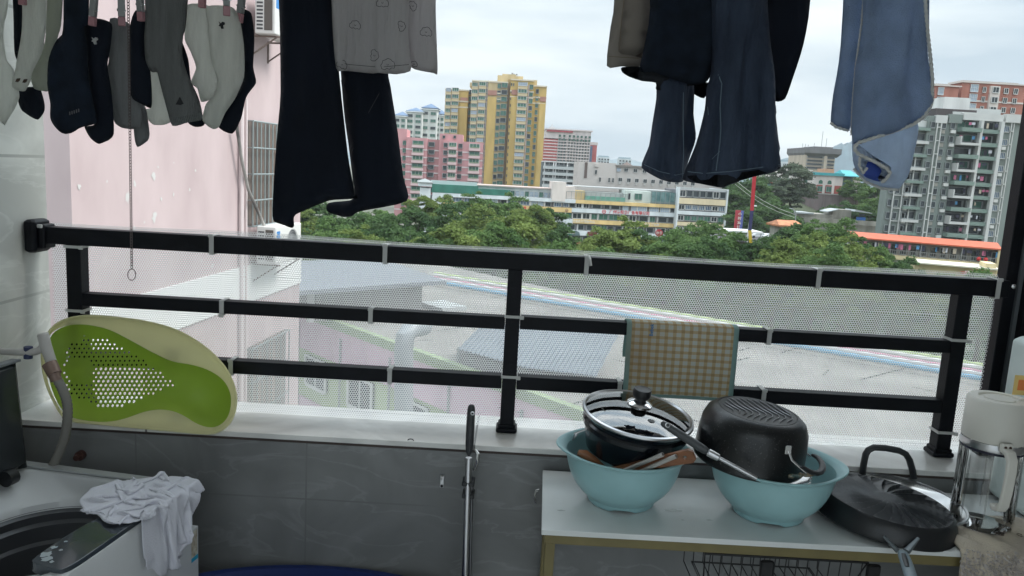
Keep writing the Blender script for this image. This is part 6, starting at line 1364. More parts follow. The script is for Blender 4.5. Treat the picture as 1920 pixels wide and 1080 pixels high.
# ---- tower on the hill, arched building, retaining wall
def hill_tower():
    f = Fac('concrete_hill_tower', 380, 0, 'beige concrete tower with a wide grey crown and antennas on the hill', 'tower', px0=1540); s = 5.4
    U = lambda zx: f.U(1360+zx/s, 300); Zz = lambda zy, zx=970: f.Z(1360+zx/s, 250+zy/s)
    be = walls('beige_concrete', (.42, .36, .29)); gr = walls('dark_grey_crown', (.14, .14, .145))
    f.box('wall', be, U(795), U(1110), 0, 22, 0, Zz(225)); 
    b = MB(); b.add([(U(785), -2, Zz(205)), (U(1152), -2, Zz(205)), (U(1152), 24, Zz(205)), (U(785), 24, Zz(205)), (U(800), 0, Zz(240)), (U(1125), 0, Zz(240)), (U(1125), 22, Zz(240)), (U(800), 22, Zz(240)), (U(785), -2, Zz(152)), (U(1152), -2, Zz(152)), (U(1152), 24, Zz(152)), (U(785), 24, Zz(152))], [(4, 5, 1, 0), (5, 6, 2, 1), (6, 7, 3, 2), (7, 4, 0, 3), (0, 1, 9, 8), (1, 2, 10, 9), (2, 3, 11, 10), (3, 0, 8, 11), (8, 9, 10, 11), (7, 6, 5, 4)]); f.add(b, 'crown', gr)
    f.box('crown_top', gr, U(915), U(1100), 3, 18, Zz(152), Zz(132))
    for zy in (245, 283, 318, 355): 
        for a, b_ in ((820, 990), (1028, 1105)): f.win(W_n, U(a), U(b_), Zz(zy+8), Zz(zy-12), -.15, .2)
    for a, b_ in ((792, 815), (995, 1022)): f.box('pier', be, U(a), U(b_), -.8, -.02, 0, Zz(225))
    b = MB()
    for a, t in ((1005, -30), (1052, 40), (812, 105), (840, 110), (870, 115), (930, 95)): b.tube([(U(a), 6, Zz(150)), (U(a), 6, Zz(t))], .12, 5)
    f.add(b, 'antenna', fw_g); f.done()
hill_tower()
def arched():
    f = Fac('arched_white_building', 300, 0, 'white building with green arched windows, red panels and turquoise roof on the retaining wall', 'building', px0=1520); s = 5.4
    U = lambda zx: f.U(1360+zx/s, 345); Zz = lambda zy, zx=900: f.Z(1360+zx/s, 250+zy/s)
    wh = walls('cream_white_render', (.60, .58, .54)); rd = walls('brick_red_panel', (.32, .08, .06)); tq = mat('turquoise_roof', (.05, .33, .36), .6)
    f.box('wall', wh, U(395), U(1185), 0, 14, Zz(612), Zz(420)); f.box('parapet', wh, U(560), U(870), -.3, 14, Zz(420), Zz(372)); f.box('roof', tq, U(870), U(1190), -.8, 15, Zz(420), Zz(392)); f.add(hip(U(1190), U(1330), -1, 12, Zz(432, 1250), 2.2, .3, .7), 'roof', tq); f.box('glazed_wing', mat('teal_glazing', ()), U(1188), U(1300), 1, 12, Zz(600), Zz(432)); f.box('plinth', rd, U(395), U(1185), -.25, 0, Zz(612), Zz(598)); f.box('side_wing', wh, U(1300), U(1385), 2, 12, Zz(600), Zz(440, 1340)); f.box('back_tower', walls('orange_block', (.5, .3, .2)), U(1215), U(1300), 20, 30, Zz(440), Zz(340))
    for a in (410, 500, 590, 680, 770, 925, 1015):
        f.box('red_panel', rd, U(a), U(a+70), -.12, .1, Zz(598), Zz(518)); f.win(W_gd, U(a+8), U(a+62), Zz(585), Zz(530), -.3, .15)
        b = MB(); c = U(a+38); zc = Zz(490); r_ = (U(a+58)-U(a+18))/2; b.poly([(c+r_*math.cos(t), -.14, zc+r_*1.1*math.sin(t)) for t in np.linspace(0, PI, 12)]+[(c-r_, -.14, zc-.6), (c+r_, -.14, zc-.6)], (0, .12, 0)); f.add(b, 'arched_window', gl_g)
    f.box('red_panel', rd, U(1108), U(1175), -.13, .1, Zz(598), Zz(518)); f.box('white_pier', wh, U(985), U(1005), -.5, -.26, Zz(612), Zz(518)); f.box('white_pier', wh, U(1080), U(1100), -.5, -.26, Zz(612), Zz(518)); f.done()
    g = Fac('retaining_wall', 292, 0, 'weathered brown-grey retaining wall on the wooded slope', 'wall', px0=1530)
    b = MB(); u0, u1 = g.U(1434, 375), g.U(1640, 375); b.box(u0, u1, 0, 8, g.Z(1530, 412), g.Z(1530, 362)); g.add(b, 'wall', walls('stained_stone', (.16, .135, .13), c2=(.26, .21, .21), vs=.25))
    for i in range(14): u = u0+(u1-u0)*(i+.5)/14; g.box('buttress', walls('stained_stone', ()), u-.2, u+.2, -.3, -.01, g.Z(1530, 412), g.Z(1530, 364))
    g.box('coping', mat('pale_coping', (.34, .33, .31), .8), u0, u1, -.5, -.31, g.Z(1530, 363.5), g.Z(1530, 361.5))
arched()
# far blocks
for k, (x0, x1, yt, Y, lb) in enumerate(((1121, 1143, 292, 900, 'small pale blue-roofed block on the skyline right of the red hotel'), (1160, 1184, 295, 880, 'small grey-green block on the skyline above the old white block'), (1468, 1481, 300, 700, 'pale far block left of the concrete hill tower'))):
    f = Fac('far_block', Y, 0, lb, 'building', px0=(x0+x1)/2, group='small far blocks on the skyline'); y = yt+8; u0, u1 = f.U(x0, y), f.U(x1, y); zt_ = f.Z((x0+x1)/2, yt)
    f.box('wall', walls('far_pale_render', (.46, .50, .51)), u0, u1, 0, 14, 0, zt_-1.6); f.box('roof', mat('far_blue_roof', (.26, .34, .38), .7), u0+1, u1-1, 1, 13, zt_-1.6, zt_); 
    for r_ in range(3):
        for c in range(4): u = u0+(u1-u0)*(c+.2)/4; f.win(W_n, u, u+(u1-u0)/7, zt_-5-r_*3.2, zt_-3.2-r_*3.2, -.2, .3)
    f.done()

# ---- grey tower on the right
def grey_tower():
    f = Fac('grey_residential_tower', 180, 0, 'grey-green residential tower with white floor slabs, white columns and laundry on balconies', 'tower', px0=1790)
    s7 = 5.4
    def U7(zx, zy=700): return f.U(1640+zx/s7, 130+zy/s7)
    def Z7(zy, zx=900): return f.Z(1640+zx/s7, 130+zy/s7)
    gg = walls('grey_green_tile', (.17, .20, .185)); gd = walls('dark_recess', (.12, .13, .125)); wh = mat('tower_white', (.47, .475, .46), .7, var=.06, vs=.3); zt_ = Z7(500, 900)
    UL = f.U(1656, 430)
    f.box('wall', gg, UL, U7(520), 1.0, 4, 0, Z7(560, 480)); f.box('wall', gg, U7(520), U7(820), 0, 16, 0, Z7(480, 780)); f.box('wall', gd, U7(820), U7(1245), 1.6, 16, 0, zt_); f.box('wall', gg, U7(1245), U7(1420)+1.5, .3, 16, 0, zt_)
    f.box('parapet', wh, U7(420), U7(545), .6, 2, Z7(585, 480), Z7(515, 480)); f.box('parapet', wh, U7(585), U7(700), -.5, .5, Z7(545, 650), Z7(465, 650)); f.box('parapet_block', gg, U7(715), U7(850), -.5, 2, Z7(545, 780), Z7(455, 780)); f.box('parapet', wh, U7(855), U7(1260), -.6, .8, Z7(520, 1050), Z7(450, 1050)); f.box('parapet', wh, U7(1285), U7(1420)+1.5, -.6, .8, Z7(540, 1360), Z7(455, 1360))
    f.box('roof_house', walls('white_roof_house', (.60, .60, .58)), U7(770), U7(1040), 5, 14, zt_, Z7(262, 910)); f.box('roof_house', wh, U7(1040), U7(1400), 6, 14, zt_, Z7(375, 1200)); f.box('roof_shed', mat('dark_shed', (.06, .05, .05), .8), U7(605), U7(1020), 1, 4.9, zt_, Z7(398, 800)); f.box('pipe_rail', wh, U7(770), U7(1040), .5, .9, zt_+.2, Z7(430, 900))
    zf0 = Z7(640, 1000); fh = 2.98
    zmin = 0
    # columns of white
    for a, w_ in ((1022, 26), (1225, 32)): f.box('column', wh, U7(a), U7(a+w_), -1.5, -1.2+.8, 0, Z7(520, 1050))
    lad = MB()
    for a in (598, 638): lad.box(U7(a), U7(a+9), -.75, -.5, 0, Z7(545, 620))
    for a in (1352, 1378): lad.box(U7(a), U7(a+8), -.45, -.25, 0, Z7(545, 1360))
    for px in (1672, 1688): lad.box(f.U(px, 400), f.U(px+1.8, 400), .4, .7, 0, Z7(770, 300))
    for px in (1704,): lad.box(f.U(px, 400), f.U(px+1.8, 400), .4, .7, 0, Z7(850, 300))
    for k in range(24):
        z = zf0-k*fh+.6
        if z < 0: break
        for a, b_ in ((598, 640), (1352, 1380)): lad.box(U7(a), U7(b_), -.72, -.52 if a < 700 else -.3, z, z+.22)
        lad.box(f.U(1672, 400), f.U(1689, 400), .42, .6, z-.8, z-.6) if z < Z7(800) else None
    f.add(lad, 'white_frame_grid', wh)
    UBw = unit_box('balcony_slab', wh); UBg = unit_box('balcony_rail', mat('green_grey_rail', (.16, .22, .19), .5, var=.2, vs=1)); UA = unit_box('air_conditioner', mat('ac_offwhite', ()))
    cl = [unit_box('laundry%d' % i, mat('laundry_cloth%d' % i, c, .9)) for i, c in enumerate(((.5, .15, .25), (.55, .55, .6), (.05, .05, .08), (.1, .3, .55), (.45, .38, .3), (.02, .02, .03)))]
    rg = random.Random(21)
    for k in range(24):
        z = zf0-k*fh
        if z < -1: break
        # two large balcony columns
        f.unit('balcony_slab', UBw if k % 2 else UBg, U7(820), U7(1022), -2.2, 1.5, z, z+.55 if k % 2 else z+.9)
        if k % 2: f.unit('balcony_slab', UBw, U7(820), U7(832), -2.25, 1.5, z+.55, z+1.9)
        f.unit('balcony_slab', UBg, U7(1050), U7(1225), -1.1, 1.5, z-.1, z+.75)
        for a, b_ in ((835, 1018), (1052, 1222)):
            f.win(W_gd if rg.random() < .4 else W_n, U7(a), U7(b_), z+.9, z+2.5, 1.35, .2)
            u = U7(a)+.3
            while u < U7(b_)-.6:
                w_ = rg.uniform(.25, .8)
                if rg.random() < .55: h_ = rg.uniform(.4, 1.2); f.unit('laundry', rg.choice(cl), u, u+w_, -.4, -.3, z+2.2-h_, z+2.2)
                u += w_+rg.uniform(.1, .5)
        for a, b_, d, me in ((655, 700, -.15, W_n), (745, 790, -.15, W_n), (545, 590, -.12, W_n), (1295, 1350, .15, W_b)): f.win(me, U7(a), U7(b_), z+.5, z+1.9, d, .2)
        f.unit('spandrel', unit_box('spandrel', mat('beige_spandrel', (.30, .29, .26), .8)), U7(655), U7(700), -.12, 0, z-.6, z+.25)
        f.unit('air_conditioner', UA, U7(748), U7(795), -.75, -.2, z-.45, z+.25)
        if k % 2: f.unit('air_conditioner', UA, U7(1290), U7(1330), -.5, .1, z-.5, z+.2)
        # left balconies
        a, b_ = f.U(1704, 300), f.U(1736, 300)
        if z < Z7(600): f.unit('balcony_slab', UBw if k % 2 else UBg, a, b_, -.4, .9, z-.2, z+.45); f.win(W_n, a+.2, b_-.2, z+.6, z+2.3, .85, .2)
        if z < Z7(900, 300): 
            for px in (1664, 1676, 1692): f.win(W_n, f.U(px, 400), f.U(px+8, 400), z+.3, z+1.9, .85, .2)
            f.unit('air_conditioner', UA, f.U(1693, 400), f.U(1700, 400), .2, .8, z-.5, z+.15)
    f.done()
grey_tower()
def brick_towers():
    br = walls('red_brown_brick', (.36, .145, .105)); wh = mat('cream_trim', (.56, .50, .46), .8)
    for (a, b_, yt, k, lb) in ((1752, 1796, 157, 0, 'left red-brown brick tower with a glazed corner bay behind the grey tower'), (1802, 1925, 152, 1, 'wider red-brown brick tower with white arched bay behind the grey tower')):
        f = Fac('brick_tower', 262+k*3, 0, lb, 'tower', px0=(a+b_)/2, group='red-brown brick towers at the right')
        U = lambda x: f.U(x, 180); Z = lambda x, y: f.Z(x, y); xm = (a+b_)/2 if k == 0 else 1850
        f.box('wall', br, U(a), U(b_), 0, 18, 0, Z(xm, yt+3)); f.box('cornice', wh, U(a)-.6, U(b_)+.6, -.6, 18, Z(xm, yt+5), Z(xm, yt+3)); f.box('cornice', wh, U(a)-.2, U(b_)+.2, -.25, 1, Z(xm, 192), Z(xm, 189)); f.box('roof_house', wh, U(a+8), U(b_-8), 3, 12, Z(xm, yt+3), Z(xm, yt-2))
        bays = ((1757, 1767),) if k == 0 else ((1817, 1831), (1840, 1846), (1880, 1888), (1898, 1906))
        for x0, x1 in bays:
            for r_ in range(16): z = Z(xm, yt+22)-r_*3.1; f.win(W_l if x1-x0 > 8 else W_d, U(x0), U(x1), z, z+(2.5 if x1-x0 > 8 else 1.8), -.25, .3)
        if k: 
            f.box('white_bay', wh, U(1853), U(1871), -.9, 0, Z(xm, 205), Z(xm, 161))
            for r_ in range(3): z = Z(xm, 174)-r_*3.2; f.win(W_d, U(1856), U(1868), z, z+1.9, -1.05, .2)
            f.box('wall', walls('shadow_brick', (.25, .10, .08)), U(1871), U(1925), -.02, -.01, 0, 1)
        f.done()
brick_towers()
# ---- orange roofed gallery building
def gallery():
    f = Fac('orange_roofed_gallery', 150, -24, 'long low gallery building with an orange metal roof and laundry on its balcony', 'gallery building', px0=1720)
    U = lambda x, y: f.U(x, y); 
    za, zb = f.Z(1700, 451), f.Z(1700, 441)
    uL, uR = U(1580, 430), U(1876, 462)
    og = mat('orange_roof_metal', (.46, .10, .045), .6, var=.06, vs=.5); gw = walls('grey_plaster_wall', (.27, .26, .24)); cr = walls('cream_band', (.60, .50, .30)); wh = walls('gallery_white', (.52, .54, .54))
    zr = f.Z(1860, 464); zt_ = f.Z(1860, 452)
    b = MB(); b.add([(uL, -2.2, zr), (uR, -2.2, zr), (uR, 4, zr+.75), (uL, 4, zr+.75), (uL, 4, zr+.6), (uR, 4, zr+.6), (uR, -2.2, zr-.25), (uL, -2.2, zr-.25)], [(0, 1, 2, 3), (7, 6, 1, 0), (6, 5, 2, 1), (4, 7, 0, 3), (4, 5, 6, 7)])
    f.add(b, 'roof', og); f.box('wall', gw, uL, uR-.6, 0, 8, 0, zr); f.box('end_pillar', cr, uR-.5, uR+.5, -2, 8, 0, zr)
    zg = f.Z(1860, 493); zg2 = f.Z(1860, 501); f.box('gallery_floor', cr, uL, uR-.51, -1.9, -.01, zg2, zg)
    rb = MB(); rb.box(uL, uR-.52, -1.95, -1.88, zg+.95, zg+1.02)
    n = 70
    for i in range(n): u = uL+(uR-uL)*i/n; rb.box(u, u+.05, -1.93, -1.9, zg, zg+.95)
    f.add(rb, 'railing', mat('grey_rail_metal', (.30, .30, .30), .5)); f.box('lower_wall', wh, uL, uR-.6, -.15, -.02, 0, zg2)
    rg = random.Random(5); cl = [UNIT['laundry%d' % i] for i in range(6)]
    for i in range(16):
        u = uL+(uR-uL)*(i+.3)/16; f.win(W_n, u, u+1.1, zg+.1, zg+2.1, -.12, .1); f.win(W_d if i % 3 else W_b, u+.6, u+1.8, zg2-2.4, zg2-1.0, -.28, .1)
        if i % 2: f.unit('door', unit_box('door', mat('dark_door', (.04, .03, .03), .5)), u+1.7, u+2.4, -.1, -.02, zg, zg+2.1)
        for _ in range(3):
            if rg.random() < .75: w_ = rg.uniform(.25, .6); v = u+rg.uniform(0, 2.5); h_ = rg.uniform(.6, 1.1); f.unit('laundry', rg.choice(cl), v, v+w_, -1.6, -1.5, zg+2.2-h_, zg+2.2)
        if i % 4 == 0: f.unit('post', unit_box('post', mat('grey_rail_metal', ())), u, u+.12, -1.85, -1.72, zg, zr-.3)
    b = MB()
    for x in (1832, 1845): u = U(x, 487); b.lathe([(.0001, -.4), (.3, -.25), (.38, 0), (.3, .25), (.0001, .4)], 12, Matrix.Translation((u, -2.1, zg+.7)))
    f.add(b, 'red_lantern', mat('lantern_red', (.5, .02, .02), .5)); f.done()
    # cream walled annex with a small red lettered board
    g = Fac('cream_annex', 128, -20, 'low cream annex with a small red-lettered board below the gallery building', 'building', px0=1800)
    u0, u1 = g.U(1715, 500), g.U(1868, 512); g.box('wall', cr, u0, u1, 0, 6, 0, g.Z(1790, 499)); g.box('roof', mat('pale_canopy', (.62, .58, .48), .7), u0-.3, u1+.3, -1.2, 6, g.Z(1790, 499), g.Z(1790, 496.5))
    g.box('tower', cr, g.U(1846, 500), g.U(1866, 505), -.5, 4, 0, g.Z(1856, 494)); g.win(W_gd, g.U(1849, 505), g.U(1854, 505), g.Z(1852, 513), g.Z(1852, 501), -.65, .1)
    g.box('sign_board', mat('board_white', (.62, .58, .56), .6), g.U(1806, 511), g.U(1830, 513), -1.35, -1.25, g.Z(1818, 517), g.Z(1818, 507)); u, z_ = g.uv(1818, 512)
    o = text('lettering', '招生报名处', .62, mat('red_letter', ()), Matrix.Translation((u, -1.37, z_)) @ Matrix.Rotation(R(90), 4, 'X'), None, ext=.02, bold=True); o.parent = g.root; g.done()
gallery()
# ---- shacks
def shacks():
    f = Fac('concrete_shacks', 222, 0, 'row of old concrete shacks with tin roofs and a blue tarpaulin behind the trees', 'shack', px0=1570); s = 5.4
    U = lambda zx: f.U(1360+zx/s, 415); Zz = lambda zy, zx=1000: f.Z(1360+zx/s, 250+zy/s)
    cn = walls('mossy_concrete', (.22, .21, .18), c2=(.32, .31, .27), vs=.5)
    f.box('wall', cn, U(715), U(1090), 0, 10, 0, Zz(815, 900)); f.box('wall', cn, U(1090), U(1590), 1, 10, 0, Zz(895, 1300)); f.box('wall', cn, U(1095), U(1290), 1.5, 8, 0, Zz(775, 1200)); f.box('tin_roof', mat('tin_roof', (.42, .45, .46), .4, .3), U(712), U(880), -.6, 9, Zz(815, 800), Zz(800, 800)); f.box('slab', cn, U(700), U(1590), -.5, .0, Zz(890, 1300)-1, Zz(880, 1300))
    b = MB().poly([(U(1010), -1, Zz(800, 1050)), (U(1120), -1, Zz(770, 1100)), (U(1120), -1, Zz(762, 1100)), (U(1010), -1, Zz(790, 1050))], (0, 6, 0)); f.add(b, 'lean_to_roof', mat('tin_roof', ())); b = MB().poly([(U(1280), -1, Zz(790, 1300)), (U(1460), -1, Zz(810, 1440)), (U(1460), -1, Zz(803, 1440)), (U(1290), -1, Zz(770, 1300))], (0, 7, 0)); f.add(b, 'lean_to_roof', mat('tin_roof', ()))
    f.box('blue_tarpaulin', mat('blue_tarp', (.02, .12, .40), .6), U(1330), U(1420), .2, .6, Zz(882, 1380), Zz(850, 1380)); f.box('opening', gl_d, U(1360), U(1420), .7, 1.2, Zz(850, 1380), Zz(815, 1380))
    for a in (740, 850, 960, 1020): f.win(W_n, U(a), U(a+25), Zz(905, 900), Zz(875, 900), -.1, .15)
    f.done()
    g = Fac('rusty_hut', 150, 6, 'small hut with a rusty orange roof behind the trees, left of the gallery', 'hut', px0=1480)
    u0, u1 = g.U(1462, 425), g.U(1505, 425); g.box('wall', cn, u0+.3, u1-.3, 0, 5, 0, g.Z(1485, 423)); g.add(hip(u0, u1, 0, 5, g.Z(1485, 423), .9, .4, .7), 'roof', mat('rust_roof', (.40, .16, .07), .7, var=.25, vs=1)); g.win(W_n, g.U(1463, 428), g.U(1466, 428), g.Z(1465, 434), g.Z(1465, 426), -.05, .1); g.done()
shacks()
# ---- banner pole, sign, lamp, octagon sign, cables
bp_ = thing('banner_pole', tuple(at(1410, 470, 118)), 'tall slanted feather banner in red, dark blue and yellow above the trees', 'banner')
seg = [((1417, 1410), (300, 395), 'banner_red', (.40, .02, .03)), ((1410, 1406), (395, 432), 'banner_navy', (.03, .03, .10)), ((1406, 1408), (432, 455), 'banner_yellow', (.55, .38, .03)), ((1408, 1406), (455, 476), 'banner_tail', (.35, .13, .03))]
wd = [7.2, 6.4, 6.0, 5.8, 2.0]
for i, ((xa, xb), (ya_, yb_), n_, c_) in enumerate(seg):
    w0, w1 = wd[i], wd[i+1]; b = MB(); b.poly([at(xa-w0/2, ya_, 118), at(xa+w0/2, ya_, 118), at(xb+w1/2, yb_, 118), at(xb-w1/2, yb_, 118)], (0, .12, 0)); b.build(n_, mat(n_+'_cloth', c_, .7), bp_)
MB().tube([at(1412, 300, 118.3), at(1406, 520, 118.3), Vector((at(1406, 520, 118.3).x-.1, 118.3, GZ))], .08, 6).build('pole', fw_g, bp_)
lp = thing('lamp_pole', tuple(at(1405, 430, 119.5)), 'thin white lamp pole standing beside the coloured banner', 'lamp post'); b = MB(); a = at(1410, 386, 121); b.tube([a, at(1403, 430, 121), Vector((at(1403, 430, 121).x, 121, GZ))], .09, 6); b.build('pole', mat('white_pole', (.6, .6, .6), .5), lp); MB().box(a.x-.1, a.x+.7, 120.8, 121.2, a.z-.1, a.z+.12, ch=.04).build('lamp_head', mat('white_pole', ()), lp)
lp = thing('street_lamp', tuple(at(1491, 415, 215)), 'street lamp with a curved arm in front of the dark slope trees', 'street lamp'); b = MB(); b.tube([at(1484, 391, 215), at(1488, 393, 215), at(1491.5, 397, 215), at(1491.5, 420, 215), Vector((at(1491.5, 420, 215).x, 215, GZ))], .14, 6); b.build('pole', fw_g, lp); a = at(1483, 391, 215); MB().box(a.x-.5, a.x+.5, 214.8, 215.2, a.z-.1, a.z+.12, ch=.05).build('lamp_head', fw_g, lp)
vs_ = thing('vertical_sign', tuple(at(1385, 440, 205)), 'narrow vertical red and blue sign board with white characters before the dark trees', 'sign')
a, c = at(1380, 394, 205), at(1386, 431, 205); MB().box(a.x, c.x, 205, 205.5, c.z, a.z).build('red_board', mat('sign_red', (.38, .04, .05), .6), vs_); a2, c2_ = at(1386, 395, 205), at(1391, 430, 205); MB().box(c.x+.01, c2_.x, 204.9, 205.6, c2_.z, a2.z).build('blue_board', mat('sign_blue', (.09, .11, .34), .6), vs_)
MB().box(a.x+.6, a.x+.9, 205.1, 205.4, GZ, c.z).build('post', fw_g, vs_)
mid = (a.x+c2_.x)/2
for i, ch_ in enumerate('小时宾馆'): text('lettering', ch_, .95, mat('white_letter', ()), Matrix.Translation((mid+.1, 204.86, a.z-1.0-i*1.15)) @ Matrix.Rotation(R(90), 4, 'X'), vs_, ext=.01, bold=True)
os_ = thing('octagonal_sign', tuple(at(1236, 440, 132)), 'red octagonal shop sign with white characters above the trees', 'sign'); c = at(1236, 437, 128); b = MB(); r_ = .62; b.poly([(c.x+r_*1.05*math.cos(R(22.5+45*i)), 128, c.z+r_*math.sin(R(22.5+45*i))) for i in range(8)], (0, .3, 0)); b.build('board', mat('sign_red', ()), os_)
text('lettering', '商务', .52, mat('white_letter', ()), Matrix.Translation((c.x, 127.98, c.z)) @ Matrix.Rotation(R(90), 4, 'X'), os_, ext=.01, bold=True); MB().box(c.x-.1, c.x+.1, 128.1, 128.25, GZ, c.z-.5).build('post', mat('sign_red', ()), os_)
for k, (p, q) in enumerate((((1375, 335), (1490, 402)), ((1378, 345), (1490, 408)))):
    a, c = at(*p, 214), at(*q, 214); tag(MB().tube([a+(c-a)*t-Vector((0, 0, 1.2*math.sin(PI*t))) for t in np.linspace(0, 1, 9)], .05, 4).build('power_cable', mat('pale_cable', (.4, .42, .38), .7)), ('upper' if k == 0 else 'lower')+' of two pale cables running down to the street lamp', 'cable', 'cables above the dark slope trees')
# ---- parked cars
def car():
    t = thing('parked_car', (0, 0, 0), 'x', 'car', 'white cars parked beyond the trees'); prof = [(-2.1, .35), (-2.15, .75), (-1.9, .92), (-1.15, 1.0), (-.55, 1.42), (.75, 1.45), (1.45, 1.02), (2.1, .9), (2.15, .4)]
    MB().poly([(x, -.85, z) for x, z in prof], (0, 1.7, 0)).build('body', mat('white_car_paint', (.68, .69, .70), .25, coat=.5), t, bev=.08)
    MB().poly([(-1.0, -.86, 1.0), (-.5, -.80, 1.36), (.7, -.80, 1.39), (1.25, -.86, 1.03)], (0, 1.72, 0)).build('window', gl_d, t)
    for x in (-1.35, 1.35):
        for y in (-.88, .70): MB().lathe([(.0001, 0), (.32, 0), (.32, .18), (.0001, .18)], 16, Matrix.Translation((x, y+.18, .32)) @ Matrix.Rotation(R(90), 4, 'X')).build('wheel', mat('tyre_rubber', (.02, .02, .02), .8), t)
    return t
c0 = car(); spots = [(572, 489, 'first white parked car from the pink building corner, seen through the net'), (590, 493, 'second white parked car from the pink building corner, seen through the net'), (608, 497, 'third white parked car from the pink building corner, seen through the net')]
for i, (x, y, lb) in enumerate(spots):
    o = c0 if i == 0 else copy_tree(c0); p = atz(x, y, GZ+.6); o.location = (p.x, p.y, GZ+.05); o.rotation_euler.z = R(60+i*8); o['label'] = lb
for i, (x, y, lb) in enumerate(((1422, 442, 'white car parked right of the coloured banner'), (1440, 444, 'white car parked between the banner and the dark trees'), (1456, 447, 'white car parked nearest the dark slope trees'))):
    o = copy_tree(c0); p = at(x, y, 190); o.location = (p.x, 190, p.z-.6); o.rotation_euler.z = R(15*i); o['label'] = lb; o['group'] = 'white cars parked beyond the trees'
p = at(1440, 452, 190); structure(sheet('raised_car_park', [(p.x-14, 184, p.z), (p.x+8, 184, p.z), (p.x+8, 205, p.z+.3), (p.x-14, 205, p.z+.3)], mat('asphalt', ())))
cn_ = thing('carport', tuple(at(1390, 440, 180)), 'white flat canopy beside the end of the long building', 'canopy'); a, c = at(1360, 431, 180), at(1426, 437, 180); MB().box(a.x, c.x, 178, 186, c.z, c.z+.35).build('roof', mat('white_canopy', (.66, .66, .66), .6), cn_)
for x in (a.x+.5, c.x-.5): MB().box(x, x+.2, 178.2, 178.4, GZ, c.z).build('post', fw_g, cn_)

